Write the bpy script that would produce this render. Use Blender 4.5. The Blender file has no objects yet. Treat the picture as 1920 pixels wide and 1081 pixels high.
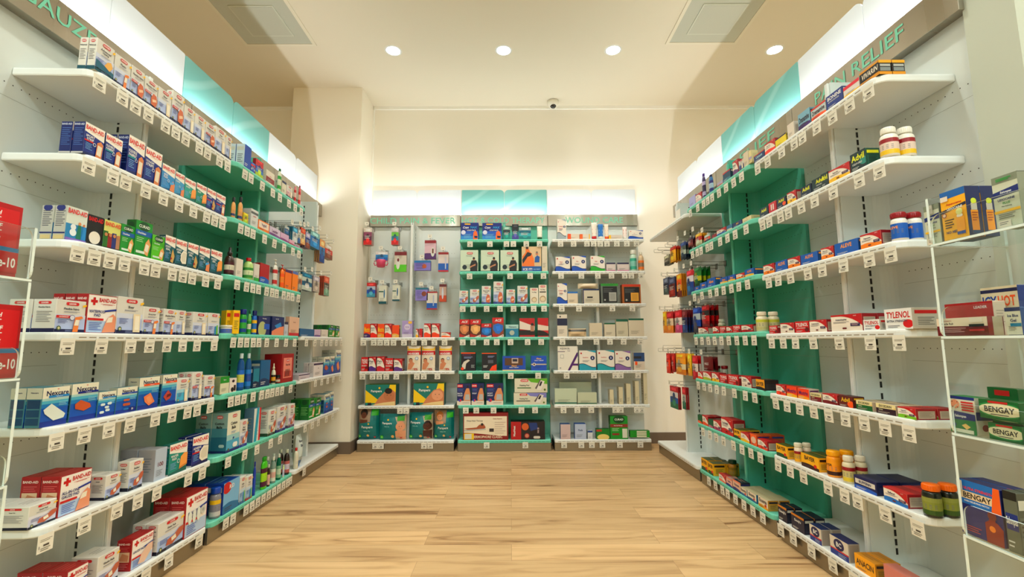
import bpy, math, random
from mathutils import Matrix, Vector
random.seed(7)
SC = bpy.context.scene
COL = SC.collection
# ------------------------------------------------------------------ camera model (focal length and pose in metres / pixels of a 1920x1081 frame)
F, CX, CY = 855.0, 960.0, 543.0
PITCH, YAW, ROLL, H = .116, .0032, .0043, 1.033
cp, sp, cy, sy, cr, sr = math.cos(PITCH), math.sin(PITCH), math.cos(YAW), math.sin(YAW), math.cos(ROLL), math.sin(ROLL)
RM = Matrix(((cr, -sr, 0), (sr, cr, 0), (0, 0, 1))) @ Matrix(((1, 0, 0), (0, -sp, cp), (0, cp, sp))) @ Matrix(((cy, -sy, 0), (sy, cy, 0), (0, 0, 1)))
def proj(X, Y, Z):
    c = RM @ Vector((X, Y, Z - H))
    return CX + F * c[0] / c[2], CY - F * c[1] / c[2]
# shelf runs: origin on the shelf fronts, direction of "left to right" as a shopper sees it
FR = {'L': ((-1.563, 2.5), math.atan2(1, -.0253)), 'M': ((0.0, 4.525), 0.0), 'R': ((1.406, 2.5), math.atan2(-1, .0079))}
def W(run, s, d, z):
    (ox, oy), a = FR[run]
    return Vector((ox + s * math.cos(a) - d * math.sin(a), oy + s * math.sin(a) + d * math.cos(a), z))
def fs(run, px, z, d):
    lo, hi = {'L': (-1.6, 2.4), 'M': (-3, 3), 'R': (-2.4, 1.75)}[run]
    for _ in range(34):
        m = (lo + hi) / 2
        if proj(*W(run, m, d, z))[0] < px: lo = m
        else: hi = m
    return m
def fz(run, s, d, py):
    lo, hi = -.5, 4
    for _ in range(34):
        m = (lo + hi) / 2
        if proj(*W(run, s, d, m))[1] > py: lo = m
        else: hi = m
    return m
def zk(k, key=''):
    return .108 + .328 * k - ((0, 0, .006, .015, .018, .02, .02)[k] if key in ('LA', 'RA') else 0)
# ------------------------------------------------------------------ materials
MATS = {}
def lin(c): return c / 12.92 if c <= .04045 else ((c + .055) / 1.055) ** 2.4
def mat(rgb, rough=.45, metal=0.0, tag='', spec=.5, coat=0.0):
    key = (tuple(rgb), rough, metal, tag)
    if key in MATS: return MATS[key]
    m = bpy.data.materials.new('paint_%d_%d_%d%s' % (*rgb, tag)); m.use_nodes = True
    if tag in ('', '_plastic', '_cap'):   # printing inks and plastics, a little deeper than the listed swatch
        g_ = sum(rgb) / 3; rgb = tuple(max(3, min(250, 255 * (max(0, g_ + (c - g_) * 1.22) / 255) ** 1.3)) for c in rgb)
    b = m.node_tree.nodes['Principled BSDF']
    b.inputs['Base Color'].default_value = (*[lin(c / 255) for c in rgb], 1)
    b.inputs['Roughness'].default_value = rough; b.inputs['Metallic'].default_value = metal
    b.inputs['Specular IOR Level'].default_value = spec
    if coat: b.inputs['Coat Weight'].default_value = coat; b.inputs['Coat Roughness'].default_value = .08
    m.diffuse_color = (*[c / 255 for c in rgb], 1)
    MATS[key] = m
    return m
def emis(rgb, strength, name):
    m = bpy.data.materials.new(name); m.use_nodes = True
    b = m.node_tree.nodes['Principled BSDF']
    col = (*[lin(c / 255) for c in rgb], 1)
    b.inputs['Base Color'].default_value = col
    b.inputs['Emission Color'].default_value = col; b.inputs['Emission Strength'].default_value = strength
    return m
def noisy(m, scale, amount, vec=(1, 1, 1), bump=0.0):
    """slow colour variation on a painted or laminated surface"""
    nt = m.node_tree; b = nt.nodes['Principled BSDF']; n = nt.nodes
    g = n.new('ShaderNodeNewGeometry'); mp = n.new('ShaderNodeMapping'); mp.inputs['Scale'].default_value = vec
    t = n.new('ShaderNodeTexNoise'); t.inputs['Scale'].default_value = scale; t.inputs['Detail'].default_value = 3
    nt.links.new(g.outputs['Position'], mp.inputs['Vector']); nt.links.new(mp.outputs[0], t.inputs['Vector'])
    base = tuple(b.inputs['Base Color'].default_value)
    mx = n.new('ShaderNodeMix'); mx.data_type = 'RGBA'
    mx.inputs['A'].default_value = (*[c * (1 - amount) for c in base[:3]], 1); mx.inputs['B'].default_value = (*[min(1, c * (1 + amount)) for c in base[:3]], 1)
    nt.links.new(t.outputs['Fac'], mx.inputs['Factor']); nt.links.new(mx.outputs['Result'], b.inputs['Base Color'])
    if bump:
        bp = n.new('ShaderNodeBump'); bp.inputs['Strength'].default_value = bump; bp.inputs['Distance'].default_value = .002
        nt.links.new(t.outputs['Fac'], bp.inputs['Height']); nt.links.new(bp.outputs[0], b.inputs['Normal'])
    return m
WHITE = (240, 240, 238); CREAM = (240, 234, 220); RED = (190, 24, 36); DRED = (140, 20, 32); NAVY = (24, 34, 84); BLUE = (30, 90, 175); LBLUE = (110, 180, 222)
TEALB = (20, 120, 150); GREEN = (40, 150, 50); DGREEN = (15, 85, 45); YEL = (240, 195, 30); ORG = (235, 110, 25); TAN = (214, 150, 105); SKIN = (222, 160, 125)
BLACK = (22, 22, 26); GREY = (130, 132, 134); LGREY = (196, 196, 192); LILAC = (190, 176, 222); PINK = (230, 150, 160); PURP = (84, 44, 130); BROWN = (120, 66, 36); MAROON = (110, 18, 40); MINTC = (118, 214, 178)
M_WHITE = noisy(mat((228, 231, 228), .38, tag='_shelf'), 3, .02)
M_PANEL = noisy(mat((214, 221, 218), .30, tag='_panel'), 2, .03)
M_MINT = noisy(mat((104, 204, 178), .36, tag='_shelf'), 3, .02)
M_MINT_SHADE = noisy(mat((82, 178, 154), .30, tag='_panel'), 2, .03)  # back panels: the shelf mint with shade put into its colour
M_DARK = mat((18, 18, 20), .6, tag='_slot')
M_STEEL = mat((176, 172, 164), .30, 1.0, '_steel')
M_WIRE = mat((150, 148, 142), .28, 1.0, '_wire')
M_TAG = mat((232, 228, 214), .5, tag='_card')
def brushed():
    m = bpy.data.materials.new('brushed_steel'); m.use_nodes = True; nt = m.node_tree; b = nt.nodes['Principled BSDF']
    b.inputs['Metallic'].default_value = 1; b.inputs['Roughness'].default_value = .27
    b.inputs['Base Color'].default_value = (.40, .36, .29, 1)
    g = nt.nodes.new('ShaderNodeTexCoord'); mp = nt.nodes.new('ShaderNodeMapping'); mp.inputs['Scale'].default_value = (5.5, 5.5, .25)
    t = nt.nodes.new('ShaderNodeTexNoise'); t.inputs['Scale'].default_value = 1.3; t.inputs['Detail'].default_value = 1
    r = nt.nodes.new('ShaderNodeMapRange'); r.inputs['To Min'].default_value = .24; r.inputs['To Max'].default_value = .42; r.inputs['From Min'].default_value = .35; r.inputs['From Max'].default_value = .65
    bp = nt.nodes.new('ShaderNodeBump'); bp.inputs['Strength'].default_value = .04; bp.inputs['Distance'].default_value = .004
    nt.links.new(g.outputs['Object'], mp.inputs[0]); nt.links.new(mp.outputs[0], t.inputs['Vector']); nt.links.new(t.outputs['Fac'], r.inputs['Value']); nt.links.new(r.outputs[0], b.inputs['Roughness'])
    nt.links.new(t.outputs['Fac'], bp.inputs['Height']); nt.links.new(bp.outputs[0], b.inputs['Normal'])
    return m
M_BRUSH = brushed()
def wood():
    m = bpy.data.materials.new('light_oak_planks'); m.use_nodes = True; nt = m.node_tree; b = nt.nodes['Principled BSDF']; N = nt.nodes.new; L = nt.links.new
    g = N('ShaderNodeNewGeometry')
    br = N('ShaderNodeTexBrick'); br.offset = .37; br.offset_frequency = 2
    br.inputs['Scale'].default_value = 1; br.inputs['Brick Width'].default_value = 1.22; br.inputs['Row Height'].default_value = .178; br.inputs['Mortar Size'].default_value = .0008
    br.inputs['Color1'].default_value = (0, 0, 0, 1); br.inputs['Color2'].default_value = (1, 1, 1, 1); br.inputs['Mortar'].default_value = (.5, .5, .5, 1); br.inputs['Bias'].default_value = 0
    L(g.outputs['Position'], br.inputs['Vector'])
    # shift the grain for every plank
    sc = N('ShaderNodeVectorMath'); sc.operation = 'MULTIPLY'; sc.inputs[1].default_value = (.9, 9, 1)
    off = N('ShaderNodeVectorMath'); off.operation = 'MULTIPLY_ADD'; off.inputs[1].default_value = (7, 3, 5)
    L(g.outputs['Position'], sc.inputs[0]); L(br.outputs['Color'], off.inputs[0]); L(sc.outputs[0], off.inputs[2])
    n1 = N('ShaderNodeTexNoise'); n1.inputs['Scale'].default_value = 1.6; n1.inputs['Detail'].default_value = 5; n1.inputs['Distortion'].default_value = 1.2
    L(off.outputs[0], n1.inputs['Vector'])
    sc2 = N('ShaderNodeVectorMath'); sc2.operation = 'MULTIPLY'; sc2.inputs[1].default_value = (2.2, 60, 1); L(off.outputs[0], sc2.inputs[0])
    n2 = N('ShaderNodeTexNoise'); n2.inputs['Scale'].default_value = 1.0; n2.inputs['Detail'].default_value = 4; L(sc2.outputs[0], n2.inputs['Vector'])
    r = N('ShaderNodeValToRGB'); e = r.color_ramp.elements
    e[0].position = .27; e[0].color = (.26, .13, .05, 1); e[1].position = .75; e[1].color = (.72, .47, .235, 1)
    x = e.new(.36); x.color = (.50, .295, .13, 1); x = e.new(.52); x.color = (.65, .41, .195, 1)
    L(n1.outputs['Fac'], r.inputs['Fac'])
    m1 = N('ShaderNodeMix'); m1.data_type = 'RGBA'; m1.blend_type = 'MULTIPLY'; m1.inputs['Factor'].default_value = .16
    L(r.outputs[0], m1.inputs['A']); L(n2.outputs['Fac'], m1.inputs['B'])
    hv = N('ShaderNodeMapRange'); hv.inputs['To Min'].default_value = .88; hv.inputs['To Max'].default_value = 1.08; L(br.outputs['Color'], hv.inputs['Value'])
    m2 = N('ShaderNodeVectorMath'); m2.operation = 'SCALE'; L(m1.outputs['Result'], m2.inputs[0]); L(hv.outputs[0], m2.inputs['Scale'])
    m3 = N('ShaderNodeMix'); m3.data_type = 'RGBA'; m3.inputs['B'].default_value = (.30, .17, .08, 1); L(br.outputs['Fac'], m3.inputs['Factor']); L(m2.outputs[0], m3.inputs['A'])
    L(m3.outputs['Result'], b.inputs['Base Color'])
    b.inputs['Roughness'].default_value = .38; b.inputs['Specular IOR Level'].default_value = .35
    bp = N('ShaderNodeBump'); bp.inputs['Strength'].default_value = .12; bp.inputs['Distance'].default_value = .002; L(n2.outputs['Fac'], bp.inputs['Height']); L(bp.outputs[0], b.inputs['Normal'])
    return m
def acrylic_clear():
    m = bpy.data.materials.new('clear_acrylic'); m.use_nodes = True; nt = m.node_tree; nt.nodes.clear()
    o = nt.nodes.new('ShaderNodeOutputMaterial'); mx = nt.nodes.new('ShaderNodeMixShader'); t = nt.nodes.new('ShaderNodeBsdfTransparent'); g = nt.nodes.new('ShaderNodeBsdfGlossy'); f = nt.nodes.new('ShaderNodeLayerWeight'); k = nt.nodes.new('ShaderNodeMapRange')
    t.inputs[0].default_value = (.96, .985, .975, 1); g.inputs['Roughness'].default_value = .04; f.inputs[0].default_value = .25; k.inputs['To Min'].default_value = .04; k.inputs['To Max'].default_value = .12
    nt.links.new(f.outputs['Facing'], k.inputs['Value']); nt.links.new(k.outputs[0], mx.inputs[0]); nt.links.new(t.outputs[0], mx.inputs[1]); nt.links.new(g.outputs[0], mx.inputs[2]); nt.links.new(mx.outputs[0], o.inputs[0])
    return m
M_ACR = acrylic_clear()
def acrylic_edge():
    m = bpy.data.materials.new('polished_acrylic_edge'); m.use_nodes = True; b = m.node_tree.nodes['Principled BSDF']
    b.inputs['Base Color'].default_value = (.80, .92, .88, 1); b.inputs['Roughness'].default_value = .12; b.inputs['Coat Weight'].default_value = .6
    return m
M_EDGE = acrylic_edge()
def litpanel(teal):
    """frosted acrylic sheet that lets light through; the mint ones carry a printed sweep of fine pale lines"""
    m = bpy.data.materials.new('frosted_mint_acrylic' if teal else 'frosted_white_acrylic'); m.use_nodes = True; nt = m.node_tree; N = nt.nodes.new; L = nt.links.new
    b = nt.nodes['Principled BSDF']; out = nt.nodes['Material Output']
    tr = N('ShaderNodeBsdfTranslucent'); mx = N('ShaderNodeMixShader'); mx.inputs[0].default_value = .35
    c = (.24, .60, .56, 1) if teal else (.74, .77, .78, 1)
    b.inputs['Base Color'].default_value = c; b.inputs['Roughness'].default_value = .12; tr.inputs[0].default_value = c
    if not teal: b.inputs['Emission Color'].default_value = (.88, .96, 1, 1); b.inputs['Emission Strength'].default_value = .12   # back-lit header sheets
    if teal:
        tc = N('ShaderNodeTexCoord'); mp = N('ShaderNodeMapping'); mp.inputs['Rotation'].default_value = (0, .5, 0); mp.inputs['Scale'].default_value = (1, 1, 1)
        w = N('ShaderNodeTexWave'); w.wave_type = 'BANDS'; w.bands_direction = 'Z'; w.inputs['Scale'].default_value = 1.1; w.inputs['Distortion'].default_value = 5.0; w.inputs['Detail'].default_value = 1; w.inputs['Detail Scale'].default_value = .6
        r = N('ShaderNodeValToRGB'); r.color_ramp.elements[0].position = .90; r.color_ramp.elements[0].color = c; r.color_ramp.elements[1].position = 1; r.color_ramp.elements[1].color = (.36, .70, .66, 1)
        L(tc.outputs['Object'], mp.inputs[0]); L(mp.outputs[0], w.inputs['Vector']); L(w.outputs['Fac'], r.inputs[0]); L(r.outputs[0], b.inputs['Base Color']); L(r.outputs[0], tr.inputs[0])
    L(b.outputs[0], mx.inputs[1]); L(tr.outputs[0], mx.inputs[2]); L(mx.outputs[0], out.inputs[0])
    return m
M_LPW, M_LPT = litpanel(False), litpanel(True)
# ------------------------------------------------------------------ text outlines
GL = {}
def glyphs(s, bold):
    s = s or '.'
    k = (s, bold)
    if k in GL: return GL[k]
    cu = bpy.data.curves.new('lettering', 'FONT'); cu.body = s; cu.resolution_u = 2; cu.offset = .024 if bold else .008; cu.fill_mode = 'FRONT'
    o = bpy.data.objects.new('lettering', cu)
    me = bpy.data.meshes.new_from_object(o)
    vs = [(v.co.x, v.co.y) for v in me.vertices]; fcs = [tuple(p.vertices) for p in me.polygons]
    # keep faces turned to +z
    out = []
    for f in fcs:
        a = sum(vs[f[i]][0] * vs[f[(i + 1) % len(f)]][1] - vs[f[(i + 1) % len(f)]][0] * vs[f[i]][1] for i in range(len(f)))
        out.append(f if a > 0 else f[::-1])
    bpy.data.objects.remove(o); bpy.data.meshes.remove(me); bpy.data.curves.remove(cu)
    x0 = min(v[0] for v in vs); x1 = max(v[0] for v in vs); y0 = min(v[1] for v in vs); y1 = max(v[1] for v in vs)
    GL[k] = ([(x - x0, y - y0) for x, y in vs], out, x1 - x0, y1 - y0)
    return GL[k]
# ------------------------------------------------------------------ mesh builder
class MB:
    def __init__(s): s.v = []; s.f = []; s.mi = []; s.mats = []; s.smooth = []
    def m(s, mt):
        if isinstance(mt, tuple): mt = mat(mt)
        if mt not in s.mats: s.mats.append(mt)
        return s.mats.index(mt)
    def face(s, pts, mt, sm=False):
        i = len(s.v); s.v += [tuple(p) for p in pts]; s.f.append(tuple(range(i, i + len(pts)))); s.mi.append(s.m(mt)); s.smooth.append(sm)
    def mesh(s, vs, fs_, mt, sm=False):
        i = len(s.v); s.v += [tuple(p) for p in vs]; k = s.m(mt)
        for f in fs_: s.f.append(tuple(a + i for a in f)); s.mi.append(k); s.smooth.append(sm)
    def box(s, x0, x1, y0, y1, z0, z1, mt, bev=0.0):
        if bev <= 0:
            v = [(x0, y0, z0), (x1, y0, z0), (x1, y1, z0), (x0, y1, z0), (x0, y0, z1), (x1, y0, z1), (x1, y1, z1), (x0, y1, z1)]
            s.mesh(v, [(0, 3, 2, 1), (4, 5, 6, 7), (0, 1, 5, 4), (1, 2, 6, 5), (2, 3, 7, 6), (3, 0, 4, 7)], mt); return
        b = min(bev, (x1 - x0) / 3, (y1 - y0) / 3, (z1 - z0) / 3)
        prof = [(x0 + b, y0), (x1 - b, y0), (x1, y0 + b), (x1, y1 - b), (x1 - b, y1), (x0 + b, y1), (x0, y1 - b), (x0, y0 + b)]
        ins = [(x0 + b, y0 + b), (x1 - b, y0 + b), (x1 - b, y0 + b), (x1 - b, y1 - b), (x1 - b, y1 - b), (x0 + b, y1 - b), (x0 + b, y1 - b), (x0 + b, y0 + b)]
        v = [(x, y, z0) for x, y in ins] + [(x, y, z0 + b) for x, y in prof] + [(x, y, z1 - b) for x, y in prof] + [(x, y, z1) for x, y in ins]
        fc = []
        for r in range(3):
            for i in range(8):
                j = (i + 1) % 8; fc.append((r * 8 + i, r * 8 + j, r * 8 + 8 + j, r * 8 + 8 + i))
        fc.append((0, 7, 5, 3)); fc[-1] = (7, 5, 3, 1)
        fc.append((24 + 1, 24 + 3, 24 + 5, 24 + 7))
        s.mesh(v, fc, mt)
    def prism(s, pts, z0, z1, mt, mside=None):
        """pts counter-clockwise seen from above"""
        n = len(pts); v = [(x, y, z0) for x, y in pts] + [(x, y, z1) for x, y in pts]
        s.mesh(v, [tuple(range(n - 1, -1, -1)), tuple(range(n, 2 * n))], mt)
        s.mesh(v, [(i, (i + 1) % n, n + (i + 1) % n, n + i) for i in range(n)], mside or mt)
    def lathe(s, cx, cy_, prof, mt, seg=20, sx=1, sy_=1):
        n = len(prof); v = []
        for i in range(seg):
            a = 2 * math.pi * i / seg
            for r, z in prof: v.append((cx + r * sx * math.cos(a), cy_ + r * sy_ * math.sin(a), z))
        fc = [((i * n + k), ((i + 1) % seg) * n + k, ((i + 1) % seg) * n + k + 1, i * n + k + 1) for i in range(seg) for k in range(n - 1)]
        s.mesh(v, fc, mt, True)
        for k, rev in ((0, True), (n - 1, False)):
            if prof[k][0] > 1e-5:
                ring = [i * n + k for i in range(seg)]; base = len(s.v) - len(v)
                s.f.append(tuple(base + q for q in (ring[::-1] if rev else ring))); s.mi.append(s.m(mt)); s.smooth.append(False)
    def tube(s, path, r, mt, seg=6):
        path = [Vector(p) for p in path]; rings = []
        for i, p in enumerate(path):
            t = (path[min(i + 1, len(path) - 1)] - path[max(i - 1, 0)]).normalized()
            u = t.cross(Vector((0, 0, 1)));
            if u.length < .05: u = t.cross(Vector((1, 0, 0)))
            u.normalize(); w = u.cross(t)
            rings.append([p + u * r * math.cos(2 * math.pi * k / seg) + w * r * math.sin(2 * math.pi * k / seg) for k in range(seg)])
        v = [q for ring in rings for q in ring]
        fc = [(i * seg + k, i * seg + (k + 1) % seg, (i + 1) * seg + (k + 1) % seg, (i + 1) * seg + k) for i in range(len(path) - 1) for k in range(seg)]
        fc += [tuple(range(seg - 1, -1, -1)), tuple(range(len(v) - seg, len(v)))]
        s.mesh(v, fc, mt, True)
    def build(s, name, parent=None, loc=None, rz=0.0):
        me = bpy.data.meshes.new(name); me.from_pydata([tuple(p) for p in s.v], [], s.f); me.polygons.foreach_set('material_index', s.mi); me.polygons.foreach_set('use_smooth', s.smooth)
        for q in s.mats: me.materials.append(q)
        me.update()
        o = bpy.data.objects.new(name, me); COL.objects.link(o)
        if parent: o.parent = parent
        if loc is not None: o.location = loc; o.rotation_euler = (0, 0, rz)
        return o
def empty(name, loc=(0, 0, 0), rz=0.0):
    o = bpy.data.objects.new(name, None); COL.objects.link(o); o.location = loc; o.rotation_euler = (0, 0, rz); o.empty_display_size = .05
    return o
def tag(o, label, cat, group=None):
    w = label.split()
    assert 4 <= len(w) <= 16, label
    o['label'] = label; o['category'] = cat
    if group: o['group'] = group
def struct(o): o['kind'] = 'structure'; return o
# ------------------------------------------------------------------ printing on package faces
class Face:
    """u, v in 0..1 over one face of a pack"""
    def __init__(s, mb, o, U, V, w, h, N):
        s.mb, s.o, s.U, s.V, s.w, s.h, s.N, s.l = mb, Vector(o), Vector(U), Vector(V), w, h, Vector(N), 0
    def P(s, x, y): return s.o + s.U * x + s.V * y + s.N * (.00025 * s.l)
    def poly(s, pts, c):
        s.l += 1; s.mb.face([s.P(u * s.w, v * s.h) for u, v in pts], c)
    def r(s, u0, v0, u1, v1, c): s.poly([(u0, v0), (u1, v0), (u1, v1), (u0, v1)], c)
    def c(s, u, v, rad, c, sx=1.0, n=20):
        s.l += 1; R = rad * min(s.w, s.h)
        s.mb.face([s.P(min(s.w, max(0, u * s.w + R * sx * math.cos(a * 2 * math.pi / n))), min(s.h, max(0, v * s.h + R * math.sin(a * 2 * math.pi / n)))) for a in range(n)], c)
    def pill(s, u0, v0, u1, v1, c):
        s.l += 1; x0, x1, y0, y1 = u0 * s.w, u1 * s.w, v0 * s.h, v1 * s.h; r = min((y1 - y0) / 2, (x1 - x0) / 2); ym = (y0 + y1) / 2
        pts = [(x1 - r + r * math.sin(a), ym - (y1 - y0) / 2 * math.cos(a)) for a in [math.pi * i / 6 for i in range(7)]] + [(x0 + r - r * math.sin(a), ym + (y1 - y0) / 2 * math.cos(a)) for a in [math.pi * i / 6 for i in range(7)]]
        s.mb.face([s.P(x, y) for x, y in pts], c)
    def t(s, txt, u, v, size, c, w=.86, al='c', sh=0.0, b=True, rot=False):
        """text centred on (u, v); size = cap height as a share of the face height, squeezed to w of the width"""
        if not txt: return
        vs, fc, tw, th = glyphs(txt, b)
        s.l += 1; k = size * s.h / th; kx = k
        if rot:
            k = size * s.w / th; kx = min(k, w * s.h / tw)
            s.mb.mesh([s.P(u * s.w - (y - th / 2) * k, v * s.h + (x - tw / 2) * kx) for x, y in vs], fc, c); return
        kx = min(k, w * s.w / tw)
        x0 = u * s.w - (tw * kx / 2 if al == 'c' else 0)
        s.mb.mesh([s.P(x0 + x * kx + sh * y * k, v * s.h + (y - th / 2) * k) for x, y in vs], fc, c)
    def lines(s, u0, v0, u1, n, dv, c, th=.35):
        s.l += 1
        for i in range(n):
            e = u1 - (u1 - u0) * (.0, .18, .07, .3)[i % 4]; v = v0 - i * dv
            s.mb.face([s.P(u0 * s.w, v * s.h), s.P(e * s.w, v * s.h), s.P(e * s.w, (v + dv * th) * s.h), s.P(u0 * s.w, (v + dv * th) * s.h)], c)
    def band(s, c, lo, hi, n=10):
        """area between two curves lo(u), hi(u)"""
        s.l += 1
        for i in range(n):
            a, b_ = i / n, (i + 1) / n
            s.mb.face([s.P(a * s.w, lo(a) * s.h), s.P(b_ * s.w, lo(b_) * s.h), s.P(b_ * s.w, hi(b_) * s.h), s.P(a * s.w, hi(a) * s.h)], c)
def faces(mb, w, d, h):
    return dict(F=Face(mb, (-w / 2, 0, 0), (1, 0, 0), (0, 0, 1), w, h, (0, -1, 0)), R=Face(mb, (w / 2, 0, 0), (0, 1, 0), (0, 0, 1), d, h, (1, 0, 0)),
                L=Face(mb, (-w / 2, d, 0), (0, -1, 0), (0, 0, 1), d, h, (-1, 0, 0)), T=Face(mb, (-w / 2, 0, h), (1, 0, 0), (0, 1, 0), w, d, (0, 0, 1)))
# ------------------------------------------------------------------ package designs: each returns the body colour and prints on the faces
def sides(f, fn):
    fn(f['L']); fn(f['R'])
def strip(p, u0, v0, u1, v1, c=TAN, pad=CREAM):
    """a sticking plaster printed on the pack"""
    p.pill(u0, v0, u1, v1, c) if (u1 - u0) * p.w > (v1 - v0) * p.h else p.poly([(u0, v0), (u1, v0), (u1, v1 - .02), ((u0 + u1) / 2, v1), (u0, v1 - .02)], c)
    du, dv = (u1 - u0), (v1 - v0)
    p.r(u0 + du * .2, v0 + dv * .35, u1 - du * .2, v0 + dv * .75, pad)
def logo(p, u0, v0, u1, v1, txt='LEADER'):
    p.pill(u0, v0, u1, v1, (200, 60, 66)); p.t(txt, (u0 + u1) / 2, (v0 + v1) / 2, (v1 - v0) * .5, WHITE, (u1 - u0) * .8)
def d_leader(f, title='Sheer', bot=NAVY, art='strip', low=(196, 206, 232), acc=None):
    p = f['F']
    p.r(0, 0, 1, .42, low); p.r(0, .42, 1, .55, tuple((a + b) // 2 for a, b in zip(low, (244, 242, 238))))
    p.r(0, 0, 1, .10, bot); p.lines(.35, .07, .7, 3, .022, (150, 160, 190))
    logo(p, .30, .84, .74, .94)
    t = title.split('|')
    for i, q in enumerate(t): p.t(q, .5, .73 - i * .09, .066, (34, 36, 60), .80)
    p.lines(.25, .64 - .09 * (len(t) - 1), .78, 2, .025, (120, 124, 150)); p.lines(.08, .40, .42, 4, .04, (120, 130, 170))
    p.c(.12, .13, .07, (90, 110, 80)); p.c(.12, .13, .04, (210, 205, 170))
    p.poly([(.86, .80), (.99, .84), (.99, .90), (.86, .87)], YEL)
    if acc: p.r(0, .44, .5, .52, acc); p.t('WATERPROOF' if len(title) > 8 else 'STRONG', .24, .48, .035, WHITE, .42); p.c(.52, .46, .09, (60, 60, 110)); p.c(.52, .46, .075, (225, 225, 235))
    if art == 'strip': p.poly([(.56, .02), (.74, .02), (.78, .42), (.90, .46), (.84, .52), (.62, .48)], (226, 150, 90)); p.poly([(.60, .22), (.75, .22), (.77, .40), (.64, .40)], CREAM)
    elif art == 'pale': p.poly([(.62, .05), (.90, .05), (.88, .55), (.60, .55)], (236, 224, 200)); p.poly([(.68, .12), (.86, .12), (.84, .50), (.67, .50)], (246, 240, 226))
    elif art == 'hand': p.poly([(.30, .16), (.55, .12), (.92, .34), (.99, .42), (.99, .56), (.80, .54), (.62, .40), (.36, .34)], (190, 120, 96)); p.poly([(.52, .22), (.70, .26), (.66, .40), (.50, .34)], CREAM)
    elif art == 'knuckle': p.poly([(.50, .10), (.86, .06), (.96, .30), (.86, .50), (.62, .54), (.46, .34)], (206, 130, 96)); p.poly([(.60, .20), (.90, .28), (.86, .36), (.56, .30)], (236, 206, 180))
    elif art == 'multi': p.poly([(.56, .06), (.68, .06), (.68, .42), (.56, .42)], (60, 160, 200)); p.poly([(.70, .06), (.84, .06), (.82, .48), (.70, .46)], (130, 190, 90))
    elif art == 'teal': p.poly([(0, .10), (1, .10), (1, .20), (0, .34)], (20, 110, 130)); p.poly([(.45, .28), (.75, .20), (.92, .36), (.80, .50), (.60, .44)], (230, 190, 120))
    def sd(q):
        q.r(0, 0, 1, .12, bot); logo(q, .22, .85, .78, .94); q.t(t[0], .5, .76, .045, (60, 60, 70), .8); q.lines(.18, .62, .85, 7, .05, (150, 150, 156), .3)
    sides(f, sd); f['T'].lines(.3, .6, .8, 3, .12, (150, 148, 146), .2)
    return (226, 224, 218)
def d_bandaid(f, body=(28, 62, 140), title='FLEXIBLE|FABRIC', art='strip', top=(246, 242, 234), side=None, acc=(20, 150, 160)):
    p = f['F']
    p.r(0, 0, 1, 1, top); p.poly([(0, 0), (1, 0), (1, .60), (0, .72)], body); p.poly([(0, 0), (1, 0), (1, .16), (0, .06)], tuple(int(c * .75) for c in body))
    p.t('BAND-AID', .5, .865, .135, (206, 30, 40), .92); p.lines(.3, .765, .75, 1, .02, (206, 90, 90))
    for i, q in enumerate(title.split('|')): p.t(q, .28, .60 - i * .095, .075, WHITE, .48)
    if acc: p.r(0, .42, .44, .47, acc)
    p.lines(.06, .36, .40, 5, .045, (150, 190, 225)); p.c(.50, .40, .08, WHITE); p.c(.50, .40, .06, body)
    if art == 'strip': p.poly([(.58, .02), (.88, .0), (.94, .50), (.80, .58), (.62, .50)], TAN); p.poly([(.62, .12), (.84, .10), (.88, .42), (.66, .44)], (238, 230, 214))
    elif art == 'wrap': p.poly([(.55, .12), (1, .20), (1, .60), (.80, .62), (.62, .52)], (236, 178, 110)); p.poly([(.55, .12), (1, .20), (1, .26), (.55, .18)], (210, 150, 90))
    elif art == 'pad': p.poly([(.42, .22), (.60, .10), (.96, .12), (.98, .58), (.66, .62), (.46, .48)], (240, 236, 224)); p.poly([(.50, .26), (.62, .18), (.90, .20), (.91, .52), (.66, .54), (.53, .44)], (226, 220, 206))
    elif art == 'finger': p.poly([(.62, .05), (.98, .02), (1, .34), (.84, .46), (.70, .30)], (226, 160, 120)); p.poly([(.60, .26), (.92, .34), (.90, .42), (.58, .36)], LBLUE)
    elif art == 'blob': p.poly([(.55, .08), (.80, .04), (.94, .30), (.72, .56), (.62, .36)], (206, 176, 120)); p.c(.62, .20, .08, (170, 60, 40))
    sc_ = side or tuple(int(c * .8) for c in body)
    def sd(q): q.t('BAND-AID', .5, .92, .06, (214, 218, 230), .84); q.lines(.14, .78, .9, 9, .065, (110, 140, 190), .25); q.r(0, .0, 1, .05, (200, 200, 200))
    sides(f, sd)
    return sc_
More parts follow.
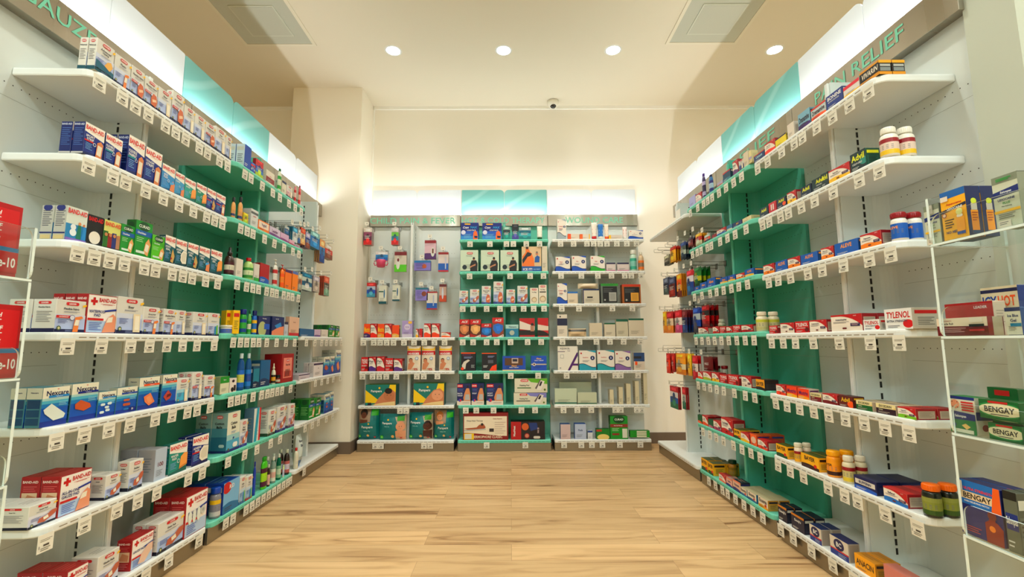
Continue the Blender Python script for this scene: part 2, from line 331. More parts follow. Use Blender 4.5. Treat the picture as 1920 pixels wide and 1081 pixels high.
def d_kids(f, body=(90, 170, 205), side=(196, 196, 190), look='snow'):
    p = f['F']; p.r(0, 0, 1, 1, body if look != 'snow' else (226, 232, 226))
    if look == 'snow':
        p.r(0, 0, 1, .5, (70, 150, 190)); p.c(.36, .42, .13, (236, 240, 242)); p.c(.36, .26, .16, (236, 240, 242)); p.poly([(.5, .1), (.75, .1), (.72, .5), (.6, .58)], (40, 130, 110)); p.poly([(.76, .1), (.98, .1), (.96, .48), (.82, .5)], (60, 150, 200)); p.c(.64, .55, .07, (214, 160, 120)); p.c(.85, .53, .06, (206, 150, 110)); p.r(0, 0, 1, .09, (150, 130, 190))
    elif look == 'black':
        p.r(0, 0, 1, 1, (30, 28, 28)); p.c(.5, .28, .36, (238, 232, 222)); p.r(0, 0, 1, .05, (60, 50, 48))
    else:
        p.r(0, 0, 1, 1, (222, 222, 150)); p.r(0, .05, .26, .62, (60, 120, 50)); p.r(.26, .05, .5, .56, (150, 36, 32)); p.r(.5, .05, .76, .6, (60, 70, 130)); p.r(.76, .05, 1, .55, (190, 150, 120)); p.r(0, 0, 1, .08, (40, 40, 40))
        for u in (.13, .38, .63, .88): p.c(u, .5, .09, (200, 150, 110))
    p.t('BAND-AID', .5, .87, .14, (206, 30, 40), .92)
    sides(f, lambda q: (q.c(.5, .93, .28, (60, 70, 130), 1.3), q.lines(.15, .82, .9, 8, .06, (120, 120, 128), .4), q.r(0, .18, 1, .22, (50, 60, 120)), q.r(.1, .02, .9, .14, (214, 200, 160))))
    return side
def d_bandred(f, title='GAUZE PADS', art='skin'):
    p = f['F']; p.r(.03, .02, .97, .98, (246, 242, 238)); p.r(.03, .02, .97, .32, (198, 214, 234))
    a = .055 * p.h / p.w
    p.r(.08, .80, .34, .86, RED) if False else None
    cu, cv, ar = .21, .82, .10; th = .035
    hw = ar * p.h / p.w; tw = th * p.h / p.w
    p.r(cu - hw, cv - th, cu + hw, cv + th, RED); p.r(cu - tw, cv - ar, cu + tw, cv + ar, RED)
    p.t('BAND-AID', .66, .865, .11, RED, .58); p.lines(.42, .76, .92, 1, .02, (190, 80, 80)); p.t('Johnson-Johnson', .66, .75, .04, (190, 70, 70), .5, b=False)
    for i, q in enumerate(title.split('|')): p.t(q, .34, .56 - i * .095, .075, (30, 50, 120), .54)
    p.poly([(.55, .60), (.97, .66), (.97, .61), (.60, .56)], (40, 70, 150)); p.r(.03, .33, .55, .385, RED); p.lines(.09, .26, .5, 5, .045, (110, 130, 190))
    if art == 'skin': p.poly([(.52, .02), (.97, .04), (.97, .44), (.86, .52), (.70, .42), (.62, .28)], (226, 168, 140)); p.poly([(.64, .28), (.84, .30), (.86, .44), (.70, .42)], CREAM)
    elif art == 'roll': [p.pill(.12 + i * .19, .28, .28 + i * .19, .62, (232, 236, 230)) for i in range(3)]; p.c(.78, .5, .12, (214, 216, 212)); p.c(.78, .5, .05, (180, 184, 184))
    else: p.poly([(.3, .1), (.6, .06), (.94, .40), (.94, .62), (.7, .60), (.42, .36)], (232, 206, 190))
    sides(f, lambda q: (q.t('BAND-AID', .5, .88, .06, (240, 226, 220), .8), q.lines(.15, .76, .85, 3, .05, (210, 120, 120), .3), q.r(.1, .30, .9, .62, (222, 196, 170)), q.poly([(.2, .34), (.8, .32), (.84, .52), (.4, .58)], (200, 150, 120)), q.lines(.15, .24, .85, 4, .05, (220, 150, 150), .3)))
    f['T'].lines(.2, .7, .85, 4, .16, (210, 110, 110), .25)
    return (158, 28, 38)
def d_nexcare(f, art='white', ban=None, num=None):
    p = f['F']
    for v0, v1, c in ((0, .14, (16, 70, 150)), (.14, .48, (24, 104, 178)), (.48, .58, (44, 140, 190)), (.58, .66, (110, 186, 206)), (.66, .72, (186, 216, 214)), (.72, 1, (236, 234, 220))): p.r(0, v0, 1, v1, c)
    p.t('3M', .55, .945, .03, (200, 40, 40), .2); p.t('Nexcare', .55, .85, .13, (28, 36, 90), .84)
    p.r(.22, .73, 1, .79, ban or (60, 150, 200)); p.t('waterproof', .62, .76, .035, (235, 240, 245), .6, b=False); p.lines(.62, .60, .94, 3, .04, (170, 214, 230))
    if art == 'white': p.poly([(.06, .44), (.34, .58), (.90, .28), (.84, .18), (.46, .14), (.12, .34)], (228, 234, 228))
    elif art == 'tan': p.poly([(.14, .46), (.34, .56), (.70, .44), (.76, .34), (.48, .26), (.16, .34)], (196, 110, 66))
    elif art == 'pieces': [p.pill(a, b, a + .26, b + .10, (226, 236, 236)) for a, b in ((.12, .44), (.36, .32), (.50, .46), (.08, .14), (.40, .20))]
    elif art == 'spots': p.pill(.32, .46, .62, .54, (196, 120, 80)); p.pill(.30, .28, .66, .38, (190, 110, 72)); p.pill(.34, .12, .6, .18, (60, 140, 190))
    elif art == 'patch': p.poly([(.24, .40), (.56, .50), (.80, .20), (.52, .10), (.30, .24)], (226, 150, 110)); p.poly([(.36, .36), (.54, .42), (.68, .22), (.50, .17)], (232, 170, 130))
    elif art == 'hands': p.poly([(.10, .30), (.40, .50), (.66, .34), (.56, .22), (.30, .16)], (190, 96, 84)); p.poly([(.30, .26), (.62, .30), (.60, .38), (.34, .36)], (120, 40, 40))
    if num: p.r(.62, .06, .92, .2, (20, 50, 130)); p.t(num, .77, .13, .07, WHITE, .2)
    sides(f, lambda q: (q.r(0, .72, 1, 1, (206, 204, 190)), q.t('Nexcare', .5, .88, .04, (40, 50, 100), .8), q.r(.08, .48, .92, .70, (16, 76, 110)), q.r(.08, .27, .92, .45, (18, 84, 116)), q.r(.08, .07, .92, .24, (18, 84, 116))))
    return (90, 140, 150)
def d_curad(f, light=False, art='strip'):
    body = (110, 190, 40) if light else (36, 150, 60); p = f['F']; p.r(0, 0, 1, 1, body)
    p.c(.5, .86, .22, DGREEN, 1.5); p.t('CURAD', .5, .86, .085, (236, 240, 232), .72)
    if art != 'plain': p.r(0, .60, 1, .74, (30, 110, 170) if not light else (90, 170, 40)); p.t('Ouchless', .36, .67, .06, WHITE, .5); p.lines(.08, .52, .5, 3, .05, (190, 226, 180)); p.poly([(.52, .12), (.80, .06), (.94, .40), (.80, .56), (.62, .42)], (226, 180, 130)); p.poly([(.58, .20), (.78, .16), (.85, .36), (.66, .40)], CREAM); p.r(.08, .10, .6, .17, (220, 232, 220))
    else: p.r(0, .52, 1, .66, (150, 70, 60)); p.t('Hot/Cold Therapy', .45, .59, .05, WHITE, .7); p.lines(.1, .46, .5, 3, .05, (190, 220, 180)); p.r(.68, .06, .96, .46, (226, 226, 214)); p.r(.1, .18, .5, .26, (150, 60, 50))
    sides(f, lambda q: (q.c(.5, .86, .3, DGREEN), q.lines(.15, .6, .9, 6, .07, (150, 200, 140), .3)))
    f['T'].r(.1, .2, .9, .8, (46, 140, 60))
    return (24, 110, 44)
def d_med(f, c2=(240, 190, 40), title='Ibuprofen', sq=True, base=(150, 24, 44), rot=False):
    """store brand medicine: red with a white sweep over a coloured foot"""
    p = f['F']; p.r(0, 0, 1, 1, (246, 238, 228)); p.band(c2, lambda u: 0, lambda u: .30 + .06 * math.sin(u * 5), 8)
    p.band((186, 28, 44), lambda u: .92 - .62 * u * u * u if u > .3 else .90, lambda u: 1, 12)
    p.t(title, .34, .68, .14, (40, 44, 90), .58); p.lines(.08, .55, .6, 2, .06, (120, 120, 130))
    if sq: p.r(.64, .28, .93, .46, (54, 50, 96)); p.lines(.68, .40, .9, 2, .06, (220, 190, 190)); p.pill(.38, .12, .52, .22, (120, 40, 40))
    p.t('LEADER', .80, .90, .05, (240, 220, 215), .26)
    sides(f, lambda q: (q.r(.1, .1, .9, .80, (196, 184, 170)), q.lines(.16, .7, .84, 6, .09, (150, 140, 130), .4)))
    f['T'].r(0, 0, 1, .45, (180, 30, 44))
    return base
def d_brand(f, text='ALEVE', base=BLUE, tc=YEL, foot=None, head=None, size=.28, v=.58, sub=None, side=None, dot=None, w=.84, sh=0.0, panel=None, top=None, rot=False, extra=None):
    size = min(.40, size * 1.32); p = f['F']; p.r(0, 0, 1, 1, base)
    if panel: p.r(.06, v - size * .85, .94, v + size * .85, panel)
    if foot: p.band(foot, lambda u: 0, lambda u: .24 + .08 * math.sin(3.2 * u + .4), 8)
    if head: p.r(0, .86, 1, 1, head)
    if dot: p.c(dot[0], dot[1], dot[2], dot[3], 1.4)
    if rot: p.t(text, .5, v, size, tc, .8, rot=True)
    else:
        for i, q in enumerate(text.split('|')): p.t(q, .5, v - i * size * 1.35, size, tc, w, sh=sh)
    if sub: p.t(sub, .45, v - size * (.95 + 1.35 * text.count('|')), size * .34, sub_col(base), .74)
    p.lines(.1, .16, .55, 2, .07, sub_col(base))
    if extra: extra(p)
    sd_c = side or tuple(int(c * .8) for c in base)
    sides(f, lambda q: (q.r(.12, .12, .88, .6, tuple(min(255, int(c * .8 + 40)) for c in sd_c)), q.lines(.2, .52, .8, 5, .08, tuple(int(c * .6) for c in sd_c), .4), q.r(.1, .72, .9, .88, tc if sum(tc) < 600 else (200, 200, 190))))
    if top: f['T'].r(0, 0, 1, 1, top)
    else: f['T'].lines(.15, .6, .8, 2, .25, tuple(int(c * .7) for c in base), .5)
    return sd_c
def sub_col(b): return (225, 225, 222) if sum(b) < 380 else (90, 92, 110)
def d_dyna(f, wave=(30, 100, 180), title='Gauze|Pads', hd=True, plain=False):
    p = f['F']; p.r(0, 0, 1, 1, (240, 234, 226)); p.band(wave, lambda u: 0, lambda u: .30 - .14 * u + .05 * math.sin(6 * u), 8); p.band((24, 40, 80), lambda u: .30 - .14 * u + .05 * math.sin(6 * u), lambda u: .33 - .14 * u + .05 * math.sin(6 * u), 8)
    p.poly([(.45, 1), (1, 1), (1, .88)], wave)
    p.c(.80, .62, .13, (24, 50, 110)); p.poly([(.76, .58), (.84, .58), (.80, .70)], (230, 230, 235))
    for i, q in enumerate(title.split('|')): p.t(q, .38, .64 - i * .12, .06, (190, 60, 60), .5)
    p.lines(.2, .48, .6, 2, .05, (130, 130, 140)); p.c(.12, .86, .05, (190, 50, 60))
    sides(f, lambda q: (q.r(0, 0, 1, .25, wave), q.lines(.2, .7, .8, 4, .09, (150, 150, 150), .3)))
    return (214, 210, 202)
def d_plain(f, base=(226, 220, 206), title='', band=None, bandpos=(.82, 1), tc=(60, 60, 70), side=None, art=None, tv=.6, ts=.07, tw=.7):
    p = f['F']; p.r(0, 0, 1, 1, base)
    if band: p.r(0, bandpos[0], 1, bandpos[1], band)
    for i, q in enumerate(title.split('|')):
        if q: p.t(q, .5, tv - i * ts * 1.6, ts, tc, tw)
    p.lines(.15, .30, .7, 4, .05, tuple(int(c * .72) for c in base))
    if art: art(p)
    sides(f, lambda q: q.lines(.2, .7, .8, 6, .08, tuple(int(c * .7) for c in base), .3))
    return side or tuple(int(c * .9) for c in base)
def d_ace(f, art=(206, 150, 110), dark=(110, 60, 40)):
    p = f['F']; p.r(0, 0, 1, 1, dark); p.r(0, .72, 1, 1, (190, 30, 34)); p.t('ACE', .5, .86, .13, WHITE, .75, sh=.2)
    p.poly([(.1, .62), (.5, .70), (.95, .6), (.92, .36), (.6, .16), (.3, .2), (.06, .4)], art); p.poly([(.3, .55), (.7, .6), (.74, .34), (.42, .3)], tuple(min(255, int(c * 1.12)) for c in art))
    p.poly([(0, 0), (.95, 0), (0, .2)], (176, 32, 34)); p.poly([(.42, 0), (1, 0), (1, .15)], (232, 226, 220)); p.poly([(.80, .04), (.95, .04), (.90, .1)], RED)
    return (150, 26, 30)
def d_babybag(f, look=0):
    p = f['F']; p.r(0, 0, 1, 1, (0, 132, 132)); sk = [(120, 76, 54), (226, 176, 146), (96, 58, 44), (222, 170, 136)][look]; hair = [(40, 26, 20), (190, 150, 110), (30, 20, 18), (176, 120, 60)][look]
    if look in (0, 3):
        p.r(0, .55, .62, 1, (170, 150, 130)); p.c(.30, .84, .17, hair, 1.1); p.c(.30, .77, .14, sk); p.r(.1, .52, .5, .64, sk); p.band((0, 132, 132), lambda u: .45, lambda u: .50 + .12 * u, 6)
        p.r(.66, .76, .96, .94, (70, 180, 50)); p.t('Pampers', .48, .40, .10, WHITE, .66); p.t('baby dry', .48, .28, .055, (190, 230, 225), .44, b=False); p.c(.56, .51, .035, YEL); eye = ((.26, .79), (.34, .79), .30, .72)
    else:
        p.poly([(.62, 0), (1, 0), (1, .98), (.55, .98), (.70, .6)], (200, 186, 166)); p.c(.80, .52, .17, sk, 1.05); p.c(.80, .60, .13, hair if look == 2 else sk); p.c(.80, .50, .145, sk); p.r(.62, .02, .98, .36, sk)
        p.r(.68, .74, .94, .92, (80, 170, 50)); p.t('Pampers', .30, .64, .11, WHITE, .52); p.t('baby-dry', .30, .52, .055, (190, 230, 225), .4, b=False); p.c(.34, .78, .035, YEL); eye = ((.76, .53), (.84, .53), .80, .45)
    for e in eye[:2]: p.c(e[0], e[1], .014, (30, 20, 20))
    p.poly([(eye[2] - .03, eye[3]), (eye[2], eye[3] - .015), (eye[2] + .03, eye[3]), (eye[2], eye[3] - .005)], (170, 70, 60))
    p.c(.10, .11, .07, (90, 190, 50)); p.t('4', .10, .11, .05, WHITE, .1); p.c(.52, .14, .06, (236, 200, 140)); p.r(.78, .06, .86, .1, (200, 70, 60))
    return (0, 112, 112)
def d_swaddle(f, look=0):
    p = f['F']; p.r(0, 0, 1, 1, (0, 132, 124)); p.band((240, 205, 40), lambda u: .12, lambda u: max(.12, .74 - 1.1 * u), 10); p.poly([(.80, 1), (1, 1), (1, .50), (.74, .7)], (240, 205, 40))
    p.poly([(.28, 0), (1, 0), (1, .62), (.86, .78), (.66, .70), (.44, .36)], (206, 150, 116)); p.c(.78, .46, .24, (226, 176, 146) if look else (196, 140, 106), 1.1); p.poly([(.2, .03), (.98, .0), (.98, .2), (.6, .14)], (234, 214, 170))
    p.c(.72, .50, .02, (40, 26, 20)); p.c(.84, .50, .02, (40, 26, 20)); p.poly([(.75, .36), (.78, .34), (.81, .36), (.78, .355)], (170, 70, 60))
    if not look: p.c(.76, .70, .14, (40, 26, 22), 1.3)
    p.t('Pampers', .36, .68, .15, WHITE, .40); p.c(.46, .84, .05, YEL); p.r(0, 0, .2, .14, (20, 50, 70)); p.c(.05, .08, .06, (0, 150, 140))
    f['T'].r(0, .1, 1, .9, (110, 150, 30)); return (0, 116, 110)
def d_wipes(f, look=0):
    p = f['F']; p.r(0, 0, 1, 1, (236, 226, 210)); p.r(0, .82, 1, .97, (226, 190, 50)); p.r(.05, .97, .95, 1, LGREY); p.r(0, .64, 1, .80, (190, 28, 36)); p.t('HUGGIES', .5, .69, .08, WHITE, .8)
    p.c(.30, .44, .14, (70, 40, 30)); p.c(.30, .40, .15, (216, 160, 130)); p.poly([(.05, .06), (.6, .06), (.75, .24), (.45, .36), (.12, .30)], (222, 166, 136)); p.poly([(.3, .04), (.98, .04), (.9, .24), (.6, .3)], (240, 232, 220))
    p.c(.24, .42, .02, BLACK); p.c(.36, .42, .02, BLACK); p.c(.74, .50, .12, (70, 130, 180)); p.c(.74, .50, .09, (220, 226, 230)); p.t('0%', .68, .07, .09, RED, .3)
    return (226, 60, 60)
def d_ice(f):
    p = f['F']; p.r(0, 0, 1, 1, (222, 200, 170)); p.r(0, 0, 1, .2, (30, 110, 170)); p.t('ICE IT!', .3, .08, .10, WHITE, .5); p.t('COLD THERAPY', .76, .08, .05, (180, 210, 230), .36)
    p.poly([(.02, .2), (.65, .2), (.62, .5), (.50, .74), (.42, .78), (.36, .92), (.2, .92), (.2, .76), (.04, .6)], (226, 140, 66)); p.poly([(.02, .46), (.30, .78), (.52, .72), (.46, .62), (.30, .58), (.06, .30)], (40, 44, 56)); p.c(.28, .94, .07, (70, 50, 40)); p.c(.78, .70, .07, (206, 150, 120)); p.poly([(.66, .36), (.9, .36), (.92, .58), (.8, .64), (.68, .56)], (40, 110, 170)); p.c(.78, .76, .055, (150, 140, 130))
    return (214, 204, 186)
def d_cryo(f):
    p = f['F']
    for v0, v1, c in ((0, .22, (70, 160, 214)), (.22, .5, (40, 110, 190)), (.5, 1, (20, 50, 130))): p.r(0, v0, 1, v1, c)
    p.t('Cryo', .26, .70, .16, WHITE, .44, sh=.2); p.t('MAX', .72, .72, .13, (60, 170, 214), .44, sh=.2); p.t('COLD PACK', .60, .55, .07, WHITE, .56, sh=.2); p.pill(.2, .88, .55, .95, (236, 190, 60)); p.c(.14, .42, .13, (226, 226, 240)); p.lines(.16, .30, .62, 5, .055, (150, 200, 230))
    p.poly([(.70, 0), (.95, 0), (.96, .2), (.92, .44), (.84, .52), (.72, .44), (.70, .2)], (226, 130, 60)); p.poly([(.76, .22), (.96, .20), (.94, .08), (.78, .08)], (30, 40, 90))
    return (24, 60, 130)
def d_wrapbox(f, title='BACK|WRAP'):
    p = f['F']; p.r(0, 0, 1, 1, (24, 44, 104)); p.r(0, 0, 1, .2, (232, 224, 214)); p.r(.02, .82, .42, .96, (206, 30, 46)); p.t('LEADER', .22, .89, .06, WHITE, .34)
    for i, q in enumerate(title.split('|')): p.t(q, .22, .54 - i * .1, .07, (224, 226, 236), .38)
    p.lines(.06, .74, .5, 3, .05, (110, 130, 190)); p.c(.78, .86, .07, (50, 34, 30)); p.poly([(.50, .2), (.98, .2), (.98, .5), (.88, .78), (.68, .78), (.54, .55), (.46, .34)], (216, 160, 120)); p.poly([(.58, .24), (.94, .24), (.90, .5), (.62, .5)], (196, 196, 196)); p.c(.22, .22, .10, (200, 40, 50)); p.poly([(.08, .22), (.22, .14), (.22, .30)], (60, 90, 190)); p.lines(.4, .10, .9, 1, .04, GREY)
    return (20, 34, 86)
def d_heat(f, c=(120, 180, 60), bar=(30, 110, 50)):
    p = f['F']; p.r(0, 0, 1, 1, (226, 222, 206)); p.poly([(.38, 1), (1, 1), (1, .6), (.5, .74)], c); logo(p, .18, .76, .42, .95, 'LEADER'); p.t('Heating Pad', .30, .50, .14, (40, 36, 36), .46); p.r(.08, .30, .5, .36, bar)
    p.poly([(.62, .30), (.68, .22), (.84, .86), (.78, .92)], (120, 110, 110)); p.poly([(.66, .20), (.80, .16), (.92, .80), (.80, .88)], (236, 232, 226)); p.poly([(.74, .48), (.80, .46), (.85, .78), (.80, .80)], (40, 36, 40)); p.c(.92, .2, .08, (110, 130, 60))
    return (206, 200, 180)
def d_thermo(f):
    p = f['F']; p.r(0, 0, 1, 1, (140, 24, 34)); p.band((238, 228, 210), lambda u: .20 + .06 * math.cos(3 * u), lambda u: .87, 10); p.r(0, 0, .02, 1, (130, 20, 30)); p.r(.97, 0, 1, 1, (130, 20, 30))
    p.t('THERMOPHORE CLASSIC', .52, .11, .10, (238, 220, 200), .70); p.t('Deep-Heat Therapy', .26, .70, .07, (60, 50, 60), .42, b=False); p.t('Classic Features', .76, .78, .04, (150, 60, 60), .3); p.lines(.70, .64, .94, 6, .08, (190, 170, 160), .2)
    p.poly([(.02, .42), (.30, .46), (.36, .56), (.46, .58), (.50, .46), (.46, .40), (.10, .38)], (176, 110, 80)); p.poly([(.02, .36), (.5, .42), (.5, .38), (.02, .32)], LGREY); p.c(.42, .57, .05, (60, 40, 30)); p.r(.58, .30, .68, .42, (70, 60, 60)); p.r(.02, .02, .24, .24, (230, 200, 60)); p.r(.04, .04, .19, .22, (222, 222, 214))
    return (124, 20, 30)
def d_maxheat(f):
    p = f['F']; p.r(0, 0, 1, 1, (36, 22, 26)); p.r(0, 0, .30, 1, (176, 26, 40)); p.t('MaxHeat', .10, .48, .06, WHITE, .7, rot=True); p.c(.42, .72, .2, (206, 120, 70)); p.poly([(.52, .94), (.76, .94), (.80, .6), (.58, .48)], (40, 74, 130)); p.c(.47, .22, .14, (170, 50, 50)); p.c(.47, .22, .10, (206, 150, 130)); p.pill(.66, .06, .86, .2, (222, 216, 206)); p.t('MAX 20', .80, .52, .05, (220, 200, 200), .3, rot=True); return (30, 20, 24)
def d_aquacel(f):
    p = f['F']; p.r(0, 0, 1, 1, (238, 234, 226)); p.t('AQUACEL', .36, .90, .08, (60, 50, 70), .6); p.r(0, .765, .36, .79, (96, 30, 110)); p.t('Foam', .55, .81, .04, (96, 30, 110), .2, sh=.2)
    p.poly([(.48, 0), (.60, 0), (1.0, .62), (1.0, .74), (.95, .74)], (96, 30, 120)); p.r(.72, .20, 1, .28, (96, 30, 120)); p.r(.12, .50, .30, .66, LGREY); p.r(.145, .52, .275, .64, (238, 234, 226)); p.t('30', .12, .1, .05, GREY, .1)
    return (220, 216, 206)
def d_foam(f, c=(60, 150, 60), sqc=(190, 190, 184), frame=(130, 136, 130)):
    p = f['F']; p.r(0, 0, 1, 1, frame); p.r(0, .88, 1, 1, c); p.r(.10, .05, .93, .86, (34, 30, 32)); p.r(.46, .12, .88, .56, sqc); p.r(.52, .18, .82, .50, tuple(int(x * .92) for x in sqc)); p.lines(.15, .74, .7, 4, .06, (120, 120, 120)); p.c(.22, .18, .05, LGREY); return tuple(int(x * .8) for x in frame)
def d_tylenol(f, base=(196, 24, 36), tc=WHITE):
    return d_brand(f, 'TYLENOL', base, tc, size=.24, v=.70, sub='EXTRA STRENGTH', dot=(.85, .26, .20, (120, 20, 30) if base != WHITE else (200, 30, 40)), side=(206, 200, 190) if base == WHITE else (150, 20, 34), w=.88, sh=.1)
def d_bayer(f, foot=(20, 100, 60)):
    return d_brand(f, 'BAYER', (236, 186, 40), (50, 34, 24), foot=foot, size=.22, v=.72, dot=(.80, .30, .12, (200, 40, 40)), side=(226, 178, 50), top=(90, 96, 40))
def d_vivarin(f):
    p = f['F']; p.r(0, 0, 1, 1, (214, 160, 30)); p.r(0, .22, 1, .86, (28, 26, 30)); p.t('VIVARIN', .5, .55, .36, (232, 226, 214), .86, sh=.2); p.lines(.1, .1, .6, 1, .1, (110, 80, 20))
    sides(f, lambda q: (q.r(0, .0, 1, .2, (214, 160, 30)), q.r(.1, .24, .9, .5, (150, 156, 156)), q.r(.1, .56, .9, .72, (190, 190, 186)), q.poly([(0, .8), (1, .8), (1, 1), (0, 1)], (230, 176, 30)))); f['T'].r(0, 0, 1, 1, (226, 176, 40)); return (28, 26, 30)
def d_bc(f, base=(226, 218, 206), big=(30, 40, 96)):
    p = f['F']; p.r(0, 0, 1, 1, base); p.r(0, 0, 1, .30, (40, 80, 150)); p.poly([(0, .30), (1, .30), (1, .38), (0, .36)], (196, 50, 50)); p.c(.5, .66, .30, big, 1.35); p.t('BC', .5, .66, .26, WHITE, .5); p.lines(.45, .2, .9, 3, .06, (190, 200, 220)); f['T'].r(0, 0, 1, 1, (30, 44, 96)); sides(f, lambda q: q.r(.1, .05, .9, .95, (170, 160, 150))); return (190, 184, 176)
def d_ecotrin(f, foot=(30, 120, 160), stripe=(200, 50, 40), side=(60, 130, 160)):
    return d_brand(f, 'Ecotrin', (232, 222, 206), (46, 40, 60), foot=foot, size=.26, v=.70, dot=(.75, .36, .13, stripe), side=side, top=(196, 186, 160))
def d_excedrin(f, foot=(30, 120, 70)):
    p = f['F']; p.r(0, 0, 1, .56, foot); p.r(0, .56, 1, 1, (236, 226, 186)); p.t('EXCEDRIN', .48, .77, .24, (40, 60, 40), .84, sh=.1); p.poly([(.90, .62), (.98, .58), (.97, .74)], YEL); p.t('EXTRA', .26, .42, .12, (226, 226, 200), .4); p.lines(.1, .2, .7, 2, .1, (200, 190, 180)); f['T'].lines(.1, .6, .8, 2, .2, foot, .5); return (196, 182, 164)
def d_kit(f):
    p = f['F']; p.pill(.06, .10, .94, .94, (196, 60, 60)) if False else None
    p.r(.14, .16, .86, .86, (226, 160, 146)); logo(p, .36, .72, .64, .82); p.t('First Aid', .5, .62, .07, (110, 50, 50), .5); p.r(.2, .2, .8, .40, (190, 90, 80)); [p.poly([(.3 + i * .12, .22), (.36 + i * .12, .22), (.40 + i * .12, .46), (.34 + i * .12, .46)], (70, 50, 40)) for i in range(3)]; return (156, 26, 36)
def d_cotton(f):
    p = f['F']; p.r(0, 0, 1, 1, (232, 232, 218)); p.r(0, .0, 1, .30, (110, 180, 205)); p.r(0, .30, 1, .44, (176, 210, 212)); p.r(0, 0, 1, .07, (30, 60, 130)); logo(p, .36, .86, .72, .94); p.t('Cotton', .5, .72, .075, (30, 30, 44), .7); p.t('Balls', .5, .61, .075, (30, 30, 44), .55); p.lines(.3, .5, .7, 2, .03, (110, 150, 190)); [p.c(u, .16, .11, (240, 240, 236)) for u in (.58, .74, .66)]; p.c(.5, .34, .05, (40, 80, 150)); p.c(.14, .08, .06, (110, 120, 80))
    sides(f, lambda q: (q.r(0, 0, 1, .4, (60, 120, 140)), q.r(0, .4, 1, .62, (96, 150, 160)), q.r(0, 0, 1, .06, (24, 44, 100)), logo(q, .3, .86, .7, .94), q.t('Cotton', .5, .74, .06, (30, 34, 44), .7), q.t('Balls', .5, .65, .06, (30, 34, 44), .6), [q.c(u, .18, .10, (190, 206, 206)) for u in (.62, .78, .7)])); return (150, 176, 172)
def d_lidocaine(f, big=False):
    p = f['F']; p.r(0, 0, 1, 1, (214, 216, 200)); p.r(0, .86, 1, 1, (150, 156, 140)); p.poly([(0, .60), (1, .62), (1, .76), (0, .70)], (24, 54, 120)); p.t('Salonpas', .5, .675, .055, WHITE, .8, sh=.2); p.t('LIDOCAINE', .5, .54, .045, (24, 54, 120), .66); p.t('PLUS', .5, .47, .045, (60, 150, 60), .34); p.t('Pain Relieving', .5, .405, .03, (40, 40, 40), .6); p.r(0, .29, 1, .34, YEL); p.lines(.15, .25, .8, 3, .035, (120, 120, 110)); p.r(.1, .0, .6, .14, (232, 226, 214)); p.lines(.16, .1, .5, 2, .035, GREY)
    if not big: p.r(.36, .76, .66, .98, (206, 200, 190)); p.r(.42, .90, .60, .99, (226, 222, 214))
    else: p.lines(.2, .93, .8, 2, .03, (60, 160, 80), .6)
    f['T'].r(0, 0, 1, 1, (30, 30, 34)); return (150, 154, 140)
def d_rollon(f):
    p = f['F']; p.r(0, 0, 1, 1, (240, 186, 30)); p.poly([(0, .84), (1, .86), (1, 1), (0, 1)], (40, 120, 180)); p.t('Aspercreme', .52, .72, .06, (190, 40, 40), .90, sh=.15); p.poly([(0, .56), (1, .64), (1, .70), (0, .62)], (30, 40, 70)); p.t('LIDOCAINE', .55, .63, .045, WHITE, .7, sh=.1); p.c(.12, .52, .09, (160, 40, 40)); p.c(.12, .52, .065, (240, 220, 200)); p.lines(.12, .40, .5, 4, .05, (60, 50, 30), .4); p.t('NO MESS', .4, .16, .05, (30, 60, 110), .6, sh=.1)
    p.r(.58, .10, .90, .42, (236, 176, 50)); p.r(.58, .08, .9, .14, (40, 100, 160)); p.pill(.62, .42, .86, .48, CREAM); p.c(.74, .53, .13, (232, 232, 170)); p.r(.04, .80, .34, .90, (236, 228, 216))
    def sd(q):
        q.r(0, 0, 1, 1, (24, 54, 100))
        q.r(.25, .06, .75, .52, (226, 166, 50)); q.r(.25, .06, .75, .12, (30, 90, 130)); q.r(.29, .52, .71, .66, (206, 200, 190)); q.c(.5, .70, .20, (206, 216, 90)); q.lines(.3, .46, .7, 4, .05, (170, 90, 40))
    sides(f, sd); return (24, 54, 100)
def d_bengay(f):
    p = f['F']; p.r(0, 0, 1, 1, (20, 110, 60)); p.c(.55, .5, .40, (60, 150, 90), 3.2); p.c(.55, .5, .33, (232, 226, 200), 3.4); p.t('BENGAY', .52, .52, .30, (34, 26, 24), .76); p.r(.25, .84, .75, .95, (190, 44, 44)); p.lines(.3, .24, .75, 1, .1, (60, 60, 60)); sides(f, lambda q: q.r(.1, .1, .9, .9, (24, 96, 56))); return (16, 92, 50)
def d_bengaypatch(f):
    p = f['F']; p.r(0, 0, 1, 1, (18, 44, 120)); p.r(0, .56, 1, 1, (40, 130, 190)); p.r(0, .66, .86, .80, (232, 214, 186)); p.t('BENGAY', .46, .73, .10, (34, 26, 26), .74); p.t('ULTRA STRENGTH', .5, .86, .05, (220, 70, 40), .7); p.t('PAIN RELIEVING PATCH', .44, .62, .032, WHITE, .7); p.poly([(.78, .56), (.86, 1), (1, 1), (1, .56)], (226, 120, 40)); p.poly([(.60, 0), (.98, 0), (1, .30), (.90, .38), (.84, .40), (.84, .50), (.72, .50), (.70, .40), (.60, .34)], (150, 50, 30)); p.c(.76, .26, .07, (236, 150, 50)); p.c(.78, .49, .10, (130, 44, 34)); p.lines(.08, .16, .5, 3, .04, (190, 90, 90)); p.r(0, .80, .14, .98, (226, 222, 214)); return (14, 34, 96)
